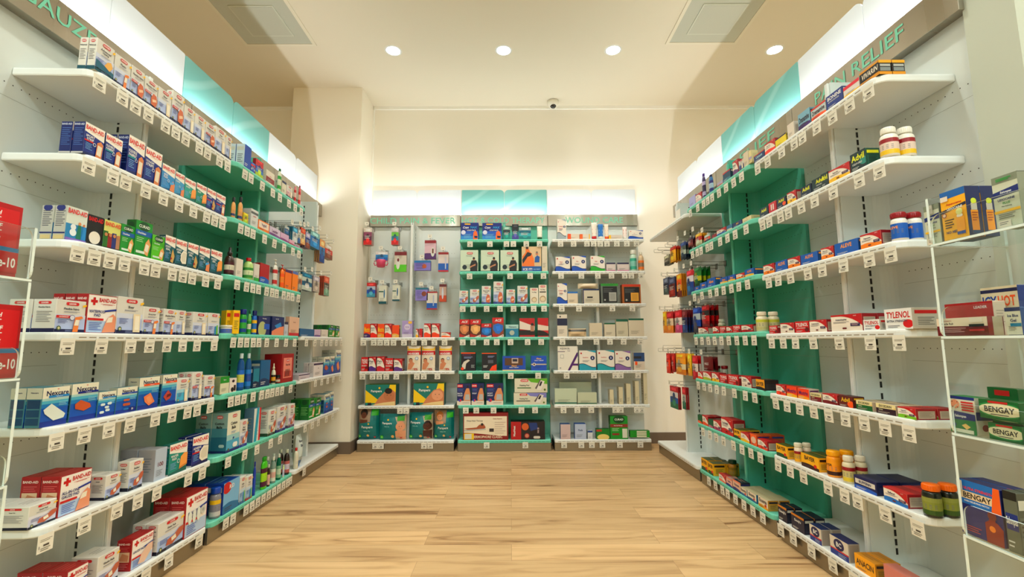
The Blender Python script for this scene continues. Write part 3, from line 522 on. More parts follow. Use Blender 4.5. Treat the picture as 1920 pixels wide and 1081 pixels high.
def d_salonpas(f):
    p = f['F']; p.r(0, 0, 1, 1, (226, 222, 206)); p.r(0, .92, 1, 1, (30, 60, 130)); p.pill(.06, .66, .42, .90, (226, 170, 140)); [p.c(u, v, .02, (90, 50, 40)) for u, v in ((.14, .84), (.34, .84), (.14, .70), (.34, .70))]; [p.r(.50, .62 + i * .07, .96, .66 + i * .07, (190, 40, 40)) for i in range(4)]
    p.band((24, 54, 120), lambda u: .36 + .02 * u, lambda u: .60 - .05 * u, 6); p.t('Salonpas', .44, .46, .09, WHITE, .7); p.band((30, 130, 80), lambda u: 0, lambda u: .36 + .02 * u, 6); p.c(.18, .22, .07, (40, 70, 150)); p.poly([(.46, .22), (.62, .28), (.80, .20), (.64, .12)], (230, 200, 140)); p.r(.06, .02, .9, .12, (222, 222, 206))
    sides(f, lambda q: (q.r(0, .4, 1, .62, (24, 54, 110)), q.c(.5, .2, .2, (130, 50, 50)))); f['T'].r(0, 0, 1, 1, (36, 130, 80)); return (196, 196, 180)
def d_musclerub(f):
    p = f['F']; p.r(0, 0, 1, 1, (120, 20, 40)); p.band((236, 224, 208), lambda u: .56 - .06 * u, lambda u: 1, 6); p.t('Muscle Rub', .22, .68, .12, (40, 36, 50), .34); p.t('ULTRA STRENGTH', .20, .84, .06, (170, 50, 50), .3); p.r(.66, .48, .94, .62, (34, 34, 44)); p.r(.66, .24, .94, .34, (190, 60, 80)); p.lines(.06, .4, .6, 3, .1, (210, 170, 170)); p.r(.68, .70, .92, .96, (236, 230, 220)); sides(f, lambda q: (q.r(0, 0, .3, 1, (140, 26, 44)), q.r(.3, 0, .9, 1, (190, 180, 160)))); return (110, 20, 40)
def d_icyhot(f):
    p = f['F']; p.r(0, 0, 1, 1, (236, 224, 200)); p.r(0, .88, 1, .95, (40, 40, 90)); p.t('ICY', .24, .70, .22, (30, 90, 160), .40); p.t('HOT', .70, .70, .22, (226, 110, 40), .46); p.t('NO MESS', .55, .42, .12, (40, 34, 40), .6, sh=.1); p.poly([(.4, .16), (.95, .34), (.98, .40), (.5, .28)], (200, 60, 40)); p.r(0, 0, 1, .1, (30, 60, 120)); return (30, 70, 130)
def d_patchred(f):
    p = f['F']; p.r(0, 0, 1, 1, (176, 26, 40)); p.r(.05, .40, .95, .93, (196, 30, 44))
    for i, q in enumerate(('ITCH', 'FAST', 'RELIEF', 'THAT', 'LASTS')): p.t(q, .5, .86 - i * .09, .062, WHITE, .8, sh=.15)
    p.band((40, 130, 170), lambda u: .34, lambda u: .40, 4); p.r(0, .05, 1, .34, (176, 16, 30)); p.t('Cortizone-10', .5, .19, .14, WHITE, .92); return (150, 20, 30)
def d_tile(f, cols=((40, 90, 160), (220, 220, 220), (200, 60, 50))):
    p = f['F']; n = len(cols)
    for i, c in enumerate(cols): p.r(0, 1 - (i + 1) / n, 1, 1 - i / n, c)
    k = cols[0] if n > 1 else cols[-1]; p.pill(.2, 1 - .75 / n, .8, 1 - .25 / n, tuple(min(245, c + 50) for c in k)); p.pill(.30, .12, .72, .42, tuple(min(240, c + 34) for c in cols[-1])); p.c(.5, .56, .16, tuple(int(c * .75) for c in cols[n // 2]))
    p.lines(.15, .5, .8, 3, .07, sub_col(cols[min(1, n - 1)])); return tuple(int(c * .8) for c in cols[0])
D = dict(leader=(d_leader, 'bandage_box', 'white adhesive bandage box', 'box'), bandaid=(d_bandaid, 'bandage_box', 'blue adhesive bandage box', 'box'), kids=(d_kids, 'bandage_box', 'childrens bandage box', 'box'),
         bandred=(d_bandred, 'gauze_box', 'red gauze box with red cross', 'box'), nexcare=(d_nexcare, 'bandage_box', 'blue and cream bandage box', 'box'), curad=(d_curad, 'bandage_box', 'green bandage box', 'box'),
         med=(d_med, 'medicine_box', 'red and white medicine box', 'box'), brand=(d_brand, 'medicine_box', 'medicine box', 'box'), dyna=(d_dyna, 'gauze_box', 'white box with coloured wave', 'box'), plain=(d_plain, 'carton', 'plain pale carton', 'box'),
         ace=(d_ace, 'elastic_bandage_box', 'red elastic bandage box', 'box'), babybag=(d_babybag, 'diaper_pack', 'teal diaper pack', 'diapers'), swaddle=(d_swaddle, 'diaper_pack', 'teal and yellow diaper pack', 'diapers'), wipes=(d_wipes, 'diaper_pack', 'red and cream baby pack', 'diapers'),
         ice=(d_ice, 'ice_pack_box', 'cold wrap box with bare orange back', 'box'), cryo=(d_cryo, 'cold_pack_box', 'blue cold pack box', 'box'), wrapbox=(d_wrapbox, 'wrap_box', 'navy body wrap box', 'box'), heat=(d_heat, 'heating_pad_box', 'heating pad box', 'box'),
         thermo=(d_thermo, 'heating_pad_box', 'large maroon and cream heating pad box', 'box'), maxheat=(d_maxheat, 'heating_pad_box', 'black and red heating pad box', 'box'), aquacel=(d_aquacel, 'dressing_box', 'white box with purple diagonal stroke', 'box'), foam=(d_foam, 'dressing_box', 'foam dressing box', 'box'),
         tylenol=(d_tylenol, 'medicine_box', 'red pain relief box', 'box'), bayer=(d_bayer, 'medicine_box', 'yellow aspirin box', 'box'), vivarin=(d_vivarin, 'medicine_box', 'black and yellow tablet box', 'box'), bc=(d_bc, 'medicine_box', 'powder box with blue oval', 'box'), ecotrin=(d_ecotrin, 'medicine_box', 'cream aspirin box', 'box'),
         excedrin=(d_excedrin, 'medicine_box', 'headache tablet box', 'box'), kit=(d_kit, 'first_aid_kit', 'red plastic first aid kit', 'kit'), cotton=(d_cotton, 'cotton_ball_box', 'pale blue cotton ball box', 'box'), lido=(d_lidocaine, 'cream_box', 'grey cream box with blue band', 'box'), rollon=(d_rollon, 'roll_on_box', 'yellow roll-on box', 'box'),
         bengay=(d_bengay, 'cream_box', 'green cream box', 'box'), bengayp=(d_bengaypatch, 'patch_box', 'blue pain patch box', 'box'), salon=(d_salonpas, 'patch_box', 'green and white patch box', 'box'), mrub=(d_musclerub, 'cream_box', 'maroon and cream muscle rub box', 'box'), icyhot=(d_icyhot, 'cream_box', 'cream box with blue orange lettering', 'box'), patchred=(d_patchred, 'cream_pack', 'red anti-itch cream pack', 'pack'), tile=(d_tile, 'blister_pack', 'blister pack', 'pack'))
MESHES = {}
def make_box(design, w, d, h, kw, parent=None, shape='box'):
    fn, name, _, _ = D[design]
    mb = MB(); f = faces(mb, w, d, h)
    tmp = MB(); fcs = faces(tmp, w, d, h)
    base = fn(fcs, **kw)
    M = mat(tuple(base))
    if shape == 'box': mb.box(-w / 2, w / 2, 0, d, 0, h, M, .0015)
    elif shape == 'bag':
        # soft pack: bulging sheet with crimped ends
        n, k = 8, 8; vs = []
        for side in (-1, 1):
            for j in range(k + 1):
                v = j / k
                for i in range(n + 1):
                    u = i / n; b = (max(0, math.sin(math.pi * u)) ** .55) * (max(0, math.sin(math.pi * min(1, max(0, (v - .03) / .94)))) ** .45)
                    vs.append(((u - .5) * w, d / 2 + side * d / 2 * b, v * h))
        q = (n + 1) * (k + 1); fc = []
        for j in range(k):
            for i in range(n):
                a = j * (n + 1) + i; fc.append((a, a + 1, a + n + 2, a + n + 1)); fc.append((q + a, q + a + n + 1, q + a + n + 2, q + a + 1))
        mb.mesh(vs, fc, M, True)
        # wrap the printing onto the bulge
        import bmesh
        keep = [i for i, fc_ in enumerate(tmp.f) if all(tmp.v[q][1] <= 1e-9 for q in fc_)]
        me = bpy.data.meshes.new('t'); me.from_pydata(tmp.v, [], [tmp.f[i] for i in keep]); me.polygons.foreach_set('material_index', [tmp.mi[i] for i in keep])
        bm = bmesh.new(); bm.from_mesh(me); bpy.data.meshes.remove(me)
        for i in range(1, 8):
            bmesh.ops.bisect_plane(bm, geom=bm.verts[:] + bm.edges[:] + bm.faces[:], plane_co=((i / 8 - .5) * w, 0, 0), plane_no=(1, 0, 0))
            bmesh.ops.bisect_plane(bm, geom=bm.verts[:] + bm.edges[:] + bm.faces[:], plane_co=(0, 0, i / 8 * h), plane_no=(0, 0, 1))
        bm.verts.index_update(); out = []
        for vv in bm.verts:
            x, y, z = vv.co; u = min(1, max(0, x / w + .5)); v = min(1, max(0, z / h)); b = (max(0, math.sin(math.pi * u)) ** .55) * (max(0, math.sin(math.pi * min(1, max(0, (v - .03) / .94)))) ** .45)
            out.append((x, d / 2 - d / 2 * b + y * 2 - .0018, z))
        tmp.v = out; tmp.f = [tuple(q.index for q in f_.verts) for f_ in bm.faces]; tmp.mi = [f_.material_index for f_ in bm.faces]; tmp.smooth = [False] * len(tmp.f); bm.free()
    off = len(mb.v); mb.v += tmp.v
    for fc_, mi, sm in zip(tmp.f, tmp.mi, tmp.smooth):
        mb.f.append(tuple(i + off for i in fc_)); mb.mi.append(mb.m(tmp.mats[mi])); mb.smooth.append(sm)
    return mb, name
# ------------------------------------------------------------------ shelving
D0 = .006                      # products stand this far behind the shelf edge
RUNMID = {}
BAYS = {'LA': ('L', -1.0, -.035), 'LB': ('L', 0.0, .938), 'LC': ('L', .972, 1.90),
        'MA': ('M', -1.486, -.552), 'MB': ('M', -.515, .385), 'MC': ('M', .42, 1.354),
        'RA': ('R', -.027, .93), 'RB': ('R', -1.01, -.062), 'RC': ('R', -1.965, -1.045)}
BAYNAME = {'LA': 'left near bay', 'LB': 'left green bay', 'LC': 'left far bay', 'MA': 'back left bay', 'MB': 'back green bay', 'MC': 'back right bay', 'RA': 'right near bay', 'RB': 'right green bay', 'RC': 'right far bay'}
BAYLONG = {'LA': 'nearest white bay on the left wall', 'LB': 'green middle bay on the left wall', 'LC': 'far white bay on the left wall', 'MA': 'white left bay on the back wall', 'MB': 'green middle bay on the back wall', 'MC': 'white right bay on the back wall', 'RA': 'nearest white bay on the right wall', 'RB': 'green middle bay on the right wall', 'RC': 'far white bay on the right wall'}
ORD = ['bottom', 'sixth', 'fifth', 'fourth', 'third', 'second', 'top']
NTH = ['first', 'second', 'third', 'fourth', 'fifth', 'sixth', 'seventh', 'eighth', 'ninth', 'tenth', 'eleventh', 'twelfth', 'thirteenth', 'fourteenth', 'fifteenth', 'sixteenth']
DP = .285; DF = .11
def arc(cx, cy_, r, a0, a1, n=5):
    return [(cx + r * math.cos(math.radians(a0 + (a1 - a0) * i / n)), cy_ + r * math.sin(math.radians(a0 + (a1 - a0) * i / n))) for i in range(n + 1)]
def dpk(key): return .302 if key in ('LA', 'RA') else .285
def panel_half(s0, mid, sgn, DP=.285):
    """plan line of one curved back panel, from the bay edge to the central fin (local s, d)"""
    return [(s0, DP), (mid - sgn * .075, DP)] + [(mid - sgn * (.075 - .06 * math.sin(t)), DP - .06 * (1 - math.cos(t))) for t in [math.pi / 2 * i / 6 for i in range(1, 7)]] + [(mid - sgn * .015, DF + .002)]
def build_bay(key):
    run, s0, s1 = BAYS[key]; mid = (s0 + s1) / 2; teal = key[1] == 'B'; MP = M_MINT_SHADE if teal else M_PANEL
    O = W(run, 0, 0, 0); a = FR[run][1]
    root = empty('shelving_unit', W(run, mid, 0, 0), a)
    tag(root, '%s shelving unit with slotted fin, the %s' % ('mint green' if teal else 'white', BAYLONG[key]), 'shelving unit', 'shelving units lining the three walls')
    s0_, s1_ = s0 - mid - .016, s1 - mid + .016
    for sgn, e in ((1, s0_), (-1, s1_)):
        DPK = dpk(key); mb = MB(); pth = panel_half(e, 0, sgn, DPK); pts = pth + [(0 - sgn * .003, DF + .002), (0 - sgn * .003, DPK + .04), (e, DPK + .04)]
        if sgn > 0: pts = pts[::-1]
        area = sum(pts[i][0] * pts[(i + 1) % len(pts)][1] - pts[(i + 1) % len(pts)][0] * pts[i][1] for i in range(len(pts)))
        if area < 0: pts = pts[::-1]
        mb.prism(pts, .05, 2.256 if key in ('LA', 'RA') else 2.28, MP)
        lo, hi = min(e, -sgn * .09), max(e, -sgn * .09)
        for k in range(6):
            z = zk(k) + .24
            n = int((hi - lo - .04) / .03)
            for i in range(n):
                x = lo + .03 + i * .03; mb.face([(x - .002, DPK - .0006, z - .002), (x + .002, DPK - .0006, z - .002), (x + .002, DPK - .0006, z + .002), (x - .002, DPK - .0006, z + .002)], M_DARK)
            mb.face([(lo, DPK - .0004, z - .052), (hi, DPK - .0004, z - .052), (hi, DPK - .0004, z - .0508), (lo, DPK - .0004, z - .0508)], mat((150, 156, 148), tag='_seam'))
        mb.build('back_panel', root)
    mb = MB(); mb.box(-.010, .010, DF - .010, DF + .0015,   .06, 2.255, M_WHITE if not teal else M_MINT, .002)
    z = .14
    j = 0
    while z < 2.24:
        for sx in (-.0156, .0156): mb.face([(sx, .212, z), (sx, .222, z), (sx, .222, z + .026), (sx, .212, z + .026)][::(1 if sx > 0 else -1)], M_DARK)
        j += 1; z += .037 if j % 9 else .05
    mb.build('slotted_fin', root)
    mb = MB(); mb.box(s0 - mid, s1 - mid, .012, .03, 0, .083, mat((150, 140, 120), .34, .75, '_kick'), .002); mb.box(s0 - mid, s0 - mid + .012, .03, .30, 0, .07, M_DARK); mb.box(s1 - mid - .012, s1 - mid, .03, .30, 0, .07, M_DARK)
    mb.build('kick_plate', root)
    # header: brushed steel box with an LED strip on top, letters applied to it
    mb = MB(); mb.box(s0_ + .001, s1_ - .001, .256, .325, 2.256 if key in ('LA', 'RA') else 2.28, 2.402, M_BRUSH, .001)
    hd = mb.build('header_sign', root)
    txt = {'LA': ('GAUZE', 36, 180), 'MA': ('CHILD PAIN & FEVER', 694, 854), 'MB': ('HOT & COLD THERAPY', 866, 1021), 'MC': ('WOUND CARE', 1060, 1168), 'RA': ('PAIN RELIEF', 1528, 1694), 'RB': ('RELIEF', 1372, 1452)}.get(key)
    if txt:
        mb = MB(); vs, fc, tw, th = glyphs(txt[0], False); k = .064 / th
        xa, xb = fs(run, txt[1], 2.34, .255) - mid, fs(run, txt[2], 2.34, .255) - mid; kx = (xb - xa) / tw
        mb.mesh([(xa + x * kx, .2545, 2.309 + y * k) for x, y in vs], fc, mat((120, 208, 176), .4, tag='_letters')); mb.build('lettering', hd)
    mb = MB(); mb.box(s0_ + .02, s1_ - .02, .262, .270, 2.402, 2.405, mat((230, 230, 226), tag='_led')); mb.build('light_strip', root)
    # two frosted sheets standing on the header
    top = 2.70
    for i, (a0, a1) in enumerate(((s0_ + .002, -.002), (.002, s1_ - .002))):
        r = .045; xz = []
        cl = dict(tl=0.008, tr=0.008, bl=0.008, br=0.008)
        if i == 0: cl['tr'] = r; cl['bl'] = r if teal else .008
        else: cl['tl'] = r; cl['br'] = r if teal else .008
        for nm, cx_, cz, a_ in (('br', a1, 2.402, -90), ('tr', a1, top, 0), ('tl', a0, top, 90), ('bl', a0, 2.402, 180)):
            q = cl[nm]; sx = -1 if 'r' == nm[1] else 1; sz = 1 if nm[0] == 'b' else -1
            xz += [(cx_ + sx * q + q * math.cos(math.radians(a_ + 90 * t / 6)), cz + sz * q + q * math.sin(math.radians(a_ + 90 * t / 6))) for t in range(7)]
        mb = MB(); n = len(xz); MT = M_LPT if teal else M_LPW
        mb.mesh([(x, .316, z) for x, z in xz] + [(x, .323, z) for x, z in xz], [tuple(range(n)), tuple(range(2 * n - 1, n - 1, -1))] + [(i_, i_ + n, (i_ + 1) % n + n, (i_ + 1) % n) for i_ in range(n)], MT)
        mb.build('light_panel', root)
    # the LED strip is a real lamp: a long thin light on the header, shining up the sheets
    ld = bpy.data.lights.new('header_led', 'AREA'); ld.shape = 'RECTANGLE'; ld.size = (s1_ - s0_) - .06; ld.size_y = .012; ld.energy = LED_W * (1.2 if run == 'M' else .85); ld.color = (.92, .98, 1.0)
    lo = bpy.data.objects.new('header_led', ld); COL.objects.link(lo); lo.location = W(run, mid, .268, 2.409); lo.rotation_euler = (Matrix.Rotation(a, 3, 'Z') @ Matrix.Rotation(math.pi - .22, 3, 'X')).to_euler()
    return root
LED_W = 3.6
EXPO = 0.05
def shelf_outline(s0, s1, mid, rn, rf, DP_=.285):
    db = DP_ - .002
    """counter-clockwise outline of a shelf board; rn / rf = corner radius at the low-s / high-s end"""
    pts = arc(s0 + rn, rn, rn, 180, 270) + arc(s1 - rf, rf, rf, 270, 360) + [(s1, db)]
    left = [(s0, db)] + [(x, y - .003) for x, y in panel_half(s0, mid, 1, DP_)[1:]]
    right = [(s1, db)] + [(x, y - .003) for x, y in panel_half(s1, mid, -1, DP_)[1:]]
    pts = pts[:-1] + right + left[::-1]
    # notch in front of the fin
    return pts
SHELVES = {}
def build_shelf(key, k, tags, z=None, s0=None, s1=None):
    run, a0, a1 = BAYS[key]; s0 = a0 if s0 is None else s0; s1 = a1 if s1 is None else s1
    teal = key[1] == 'B'; M = M_MINT if teal else M_WHITE; mid = (a0 + a1) / 2; z = zk(k, key) if z is None else z
    if key == 'LA': s0 = -.905 if k > 4 else -.93
    if key == 'RA': s1 = .858 if k > 4 else .875
    rn = .05 if run == 'L' else .012; rf = .05 if run == 'R' else .012
    root = empty('shelf', W(run, mid, 0, z), FR[run][1])
    tag(root, '%s %s shelf in the %s' % ('mint green' if teal else 'white', ORD[k] if k else 'bottom', BAYLONG[key]), 'shelf', 'shelves of the shelving units')
    mb = MB(); out = shelf_outline(s0 - mid, s1 - mid, 0, rn, rf, dpk(key))
    n = 12
    # board with a rounded lip: top skin, lip profile, underside
    prof = [(0.004, 0.0), (.0012, -.003), (0, -.008), (0, -.026), (.0025, -.030), (.008, -.030)]
    rim = [p for p in out]
    def inset(pts, q):
        r = []
        N_ = len(pts)
        for i in range(N_):
            x, y = pts[i]
            if y > .06: r.append((min(max(x, s0 - mid + q), s1 - mid - q) if abs(x - (s0 - mid)) < 1e-6 or abs(x - (s1 - mid)) < 1e-6 else x, y)); continue
            px, py = pts[i - 1]; nx, ny = pts[(i + 1) % N_]; tx, ty = nx - px, ny - py; L = math.hypot(tx, ty) or 1
            r.append((x - ty / L * q, y + tx / L * q))
        return r
    rings = [inset(rim, q) for q, _ in prof]; zz = [w for _, w in prof]; N_ = len(rim); vs = []
    for rr, zc in zip(rings, zz): vs += [(x, y, zc) for x, y in rr]
    fc = [tuple(range(N_))]
    for j in range(len(prof) - 1):
        for i in range(N_): fc.append((j * N_ + i, (j + 1) * N_ + i, (j + 1) * N_ + (i + 1) % N_, j * N_ + (i + 1) % N_))
    fc.append(tuple(range(len(prof) * N_ - 1, (len(prof) - 1) * N_ - 1, -1)))
    mb.mesh(vs, fc, M)
    # ticket channel: a row of short slots in the lip
    x = s0 - mid + rn + .02; MS = mat((150, 138, 116) if not teal else (60, 140, 104), .6, tag='_slotline')
    while x + .03 < s1 - mid - rf - .005:
        mb.face([(x, -.0006, -.019), (x + .030, -.0006, -.019), (x + .030, -.0006, -.0155), (x, -.0006, -.0155)], MS); x += .041
    mb.build('shelf_board', root)
    for px in tags:
        s = fs(run, px, z - .05, -.003)
        if s < s0 + .01 or s > s1 + .06: continue
        s = min(s, s1 - .028)
        t = MB(); w, h = .054, .047; jx = random.uniform(-.012, .012)
        t.box(-w / 2, w / 2, -.0006, .0006, -h, .010, M_TAG)
        Fc = Face(t, (-w / 2, -.0007, -h), (1, 0, 0), (0, 0, 1), w, h, (0, -1, 0))
        Fc.lines(.15, .84, .9, 2, .10, (150, 146, 134), .35); Fc.r(.36, .40, .72, .53, (96, 92, 86)); Fc.lines(.2, .26, .8, 2, .12, (140, 136, 126), .4); Fc.r(.08, .3, .12, .5, GREY)
        o = t.build('price_tag', root, (s - mid, -.0022, -.031)); o.rotation_euler = (random.uniform(-.02, .06), jx, 0)
    SHELVES[(key, k)] = z
    return root
# ------------------------------------------------------------------ products
def avail(run, s0, s1):
    for k, (r, a0, a1) in BAYS.items():
        if r != run: continue
        m = (a0 + a1) / 2
        if s1 > m - .078 and s0 < m + .078:
            if s1 > m - .02 and s0 < m + .02: return DF - .018
            near = min(abs(m - s1), abs(s0 - m)); return .215
    return .275
USED = {}
CATN = {}
def place(obj, run, s, d, z, key, k, desc, cat, group=None, deep=0, extra_rot=0.0, where=None):
    obj.location = W(run, s, d, z); obj.rotation_euler = (0, 0, FR[run][1] + extra_rot)
    CATN.setdefault((key, k), []).append((s, obj, desc, cat, group, deep, where))
def finish_labels():
    seen = {}
    for (key, k), items in CATN.items():
        fronts = sorted([i for i in items if i[5] == 0], key=lambda i: i[0])
        place_ = ('%s shelf, %s' % (ORD[k], BAYNAME[key])) if isinstance(k, int) else k
        order = {id(i[1]): n for n, i in enumerate(fronts)}
        for s, obj, desc, cat, group, deep, where in items:
            w = desc.split()
            if deep:
                n = min(range(len(fronts)), key=lambda q: abs(fronts[q][0] - s)); n = min(n, 19)
                w = w[:5]; lab = '%s, %s %s, %s' % (' '.join(w), ['', 'behind the', 'two behind the', 'three behind the', 'four behind the'][deep], NTH2(n), place_)
            else:
                lab = '%s, %s along %s' % (' '.join(w[:8]), NTH2(order[id(obj)]), place_)
            lw = lab.split()
            while len(lw) > 16:
                w = w[:-1]; lab = lab.replace(' '.join(w + lw[len(w):len(w) + 1]), ' '.join(w), 1) if False else lab
                body = lab.split(', ', 1)[1]; lab = ' '.join(w) + ', ' + body; lw = lab.split()
            if lab in seen: seen[lab] += 1; print('DUP', lab)
            seen.setdefault(lab, 0)
            tag(obj, lab, cat, group)
def NTH2(n): return NTH[n] if n < 16 else ['seventeenth', 'eighteenth', 'nineteenth', 'twentieth'][min(3, n - 16)]
def row(key, k, crop, items, z=None, plane=None):
    """items: (kind, x left, x right, y of the top at the near edge, depth, deep copies, options) in the pixels of a crop (origin x, origin y, scale)"""
    run = BAYS[key][0]; ox, oy, sc = crop; z = (zk(k, key) if isinstance(k, int) else .5) if z is None else z; d0 = ({'LA': .012 if k == 6 else .018 if k == 5 else .032, 'RA': .012}.get(key, D0)) if plane is None else plane
    for it in items:
        kind, xl, xr, yt = it[0], ox + it[1] / sc, ox + it[2] / sc, oy + it[3] / sc
        if plane is None and key in ('LA', 'RA'):
            e_ = fs(run, xl if run == 'L' else xr, z, .01); m_ = .032 if key == 'LA' and k < 5 else .018 if (key, k) == ('LA', 5) else .012
            d0 = D0 + (m_ - D0) * max(0, min(1, (abs(e_) - .25) / .6))
        dep = it[4] if len(it) > 4 else .04; n = it[5] if len(it) > 5 else 1; kw = dict(it[6]) if len(it) > 6 else {}
        desc = kw.pop('desc', None); dd = kw.pop('d', d0); zz = kw.pop('z', z); rot = kw.pop('rot', 0); name = kw.pop('name', None); shape = kw.pop('shape', 'box'); grp = kw.pop('g', None); cat = kw.pop('cat', None); yb = kw.pop('yb', None)
        if kind in BOT:
            bottle(kind, run, key, k, xl, xr, yt, zz, dd, n, desc, kw, grp); continue
        s0, s1 = fs(run, xl, zz, dd), fs(run, xr, zz, dd)
        w = s1 - s0 - .0015
        b_ = BAYS[key]; b_ = (b_[0], {'LA': -.93}.get(key, b_[1]), {'RA': .875}.get(key, b_[2]))
        if plane is None and (s1 > b_[2] + .012 or s0 < b_[1] - .012): print('RANGE', key, k, it[:4], round(s0, 3), round(s1, 3), b_)
        if w < .004: print('thin', key, k, it[:4], w); continue
        sn = s0 if run == 'L' else (s1 if run == 'R' else s0)
        h = fz(run, sn, dd, yt) - zz
        if yb is not None:
            z2 = fz(run, sn, dd, oy + yb / sc); h = h + zz - z2; zz = z2
        if h < .008: print('flat', key, k, it[:4], h); continue
        av = avail(run, s0, s1) - dd if plane is None else .3
        if plane is None:
            dep = min(dep, av); n = max(1, min(n, int((av + .003) / (dep + .003))))
        mb, nm = make_box(kind, w, dep, h, kw, shape=shape)
        o = mb.build(name or nm)
        de = desc or D[kind][2]; ct = cat or D[kind][3]
        g = grp or ('packs on the %s shelf of the %s' % (ORD[k], BAYNAME[key]) if isinstance(k, int) else 'packs in the ' + k)
        place(o, run, (s0 + s1) / 2, dd, zz, key, k, de, ct, g, 0, rot)
        for i in range(1, n):
            c = o.copy(); COL.objects.link(c); place(c, run, (s0 + s1) / 2, dd + i * (dep + .003), zz, key, k, de, ct, g, i, rot)
# bottles: body profile (fractions of radius / height), cap share, shapes
def smoothp(pts): return pts
BOT = dict(
    pill=dict(name='pill_bottle', desc='white pill bottle', cat='bottle', neck=.70, cap=.20, capr=.78, rect=False),
    jar=dict(name='tablet_jar', desc='tablet jar', cat='jar', neck=.84, cap=.20, capr=.92, rect=False),
    lotion=dict(name='lotion_bottle', desc='tan lotion bottle with dark cap', cat='bottle', neck=.80, cap=.22, capr=.45, rect=False, oval=.62),
    tall=dict(name='rinse_bottle', desc='tall bottle', cat='bottle', neck=.72, cap=.14, capr=.5, rect=False),
    can=dict(name='spray_can', desc='spray can', cat='can', neck=.80, cap=.2, capr=.9, rect=False),
    pump=dict(name='pump_bottle', desc='pump bottle', cat='bottle', neck=.70, cap=.18, capr=.34, rect=False, pump=True, oval=.6),
    spray=dict(name='spray_bottle', desc='brown spray bottle with white label', cat='bottle', neck=.62, cap=.28, capr=.52, rect=False),
    tub=dict(name='cream_tub', desc='white cream tub', cat='tub', neck=.76, cap=.22, capr=1.05, rect=False),
    flat=dict(name='shampoo_bottle', desc='flat oval bottle', cat='bottle', neck=.86, cap=.12, capr=.7, rect=False, oval=.5),
    tube=dict(name='cream_tube', desc='upright cream tube', cat='tube', neck=.9, cap=.18, capr=.9, rect=False, tube=True))
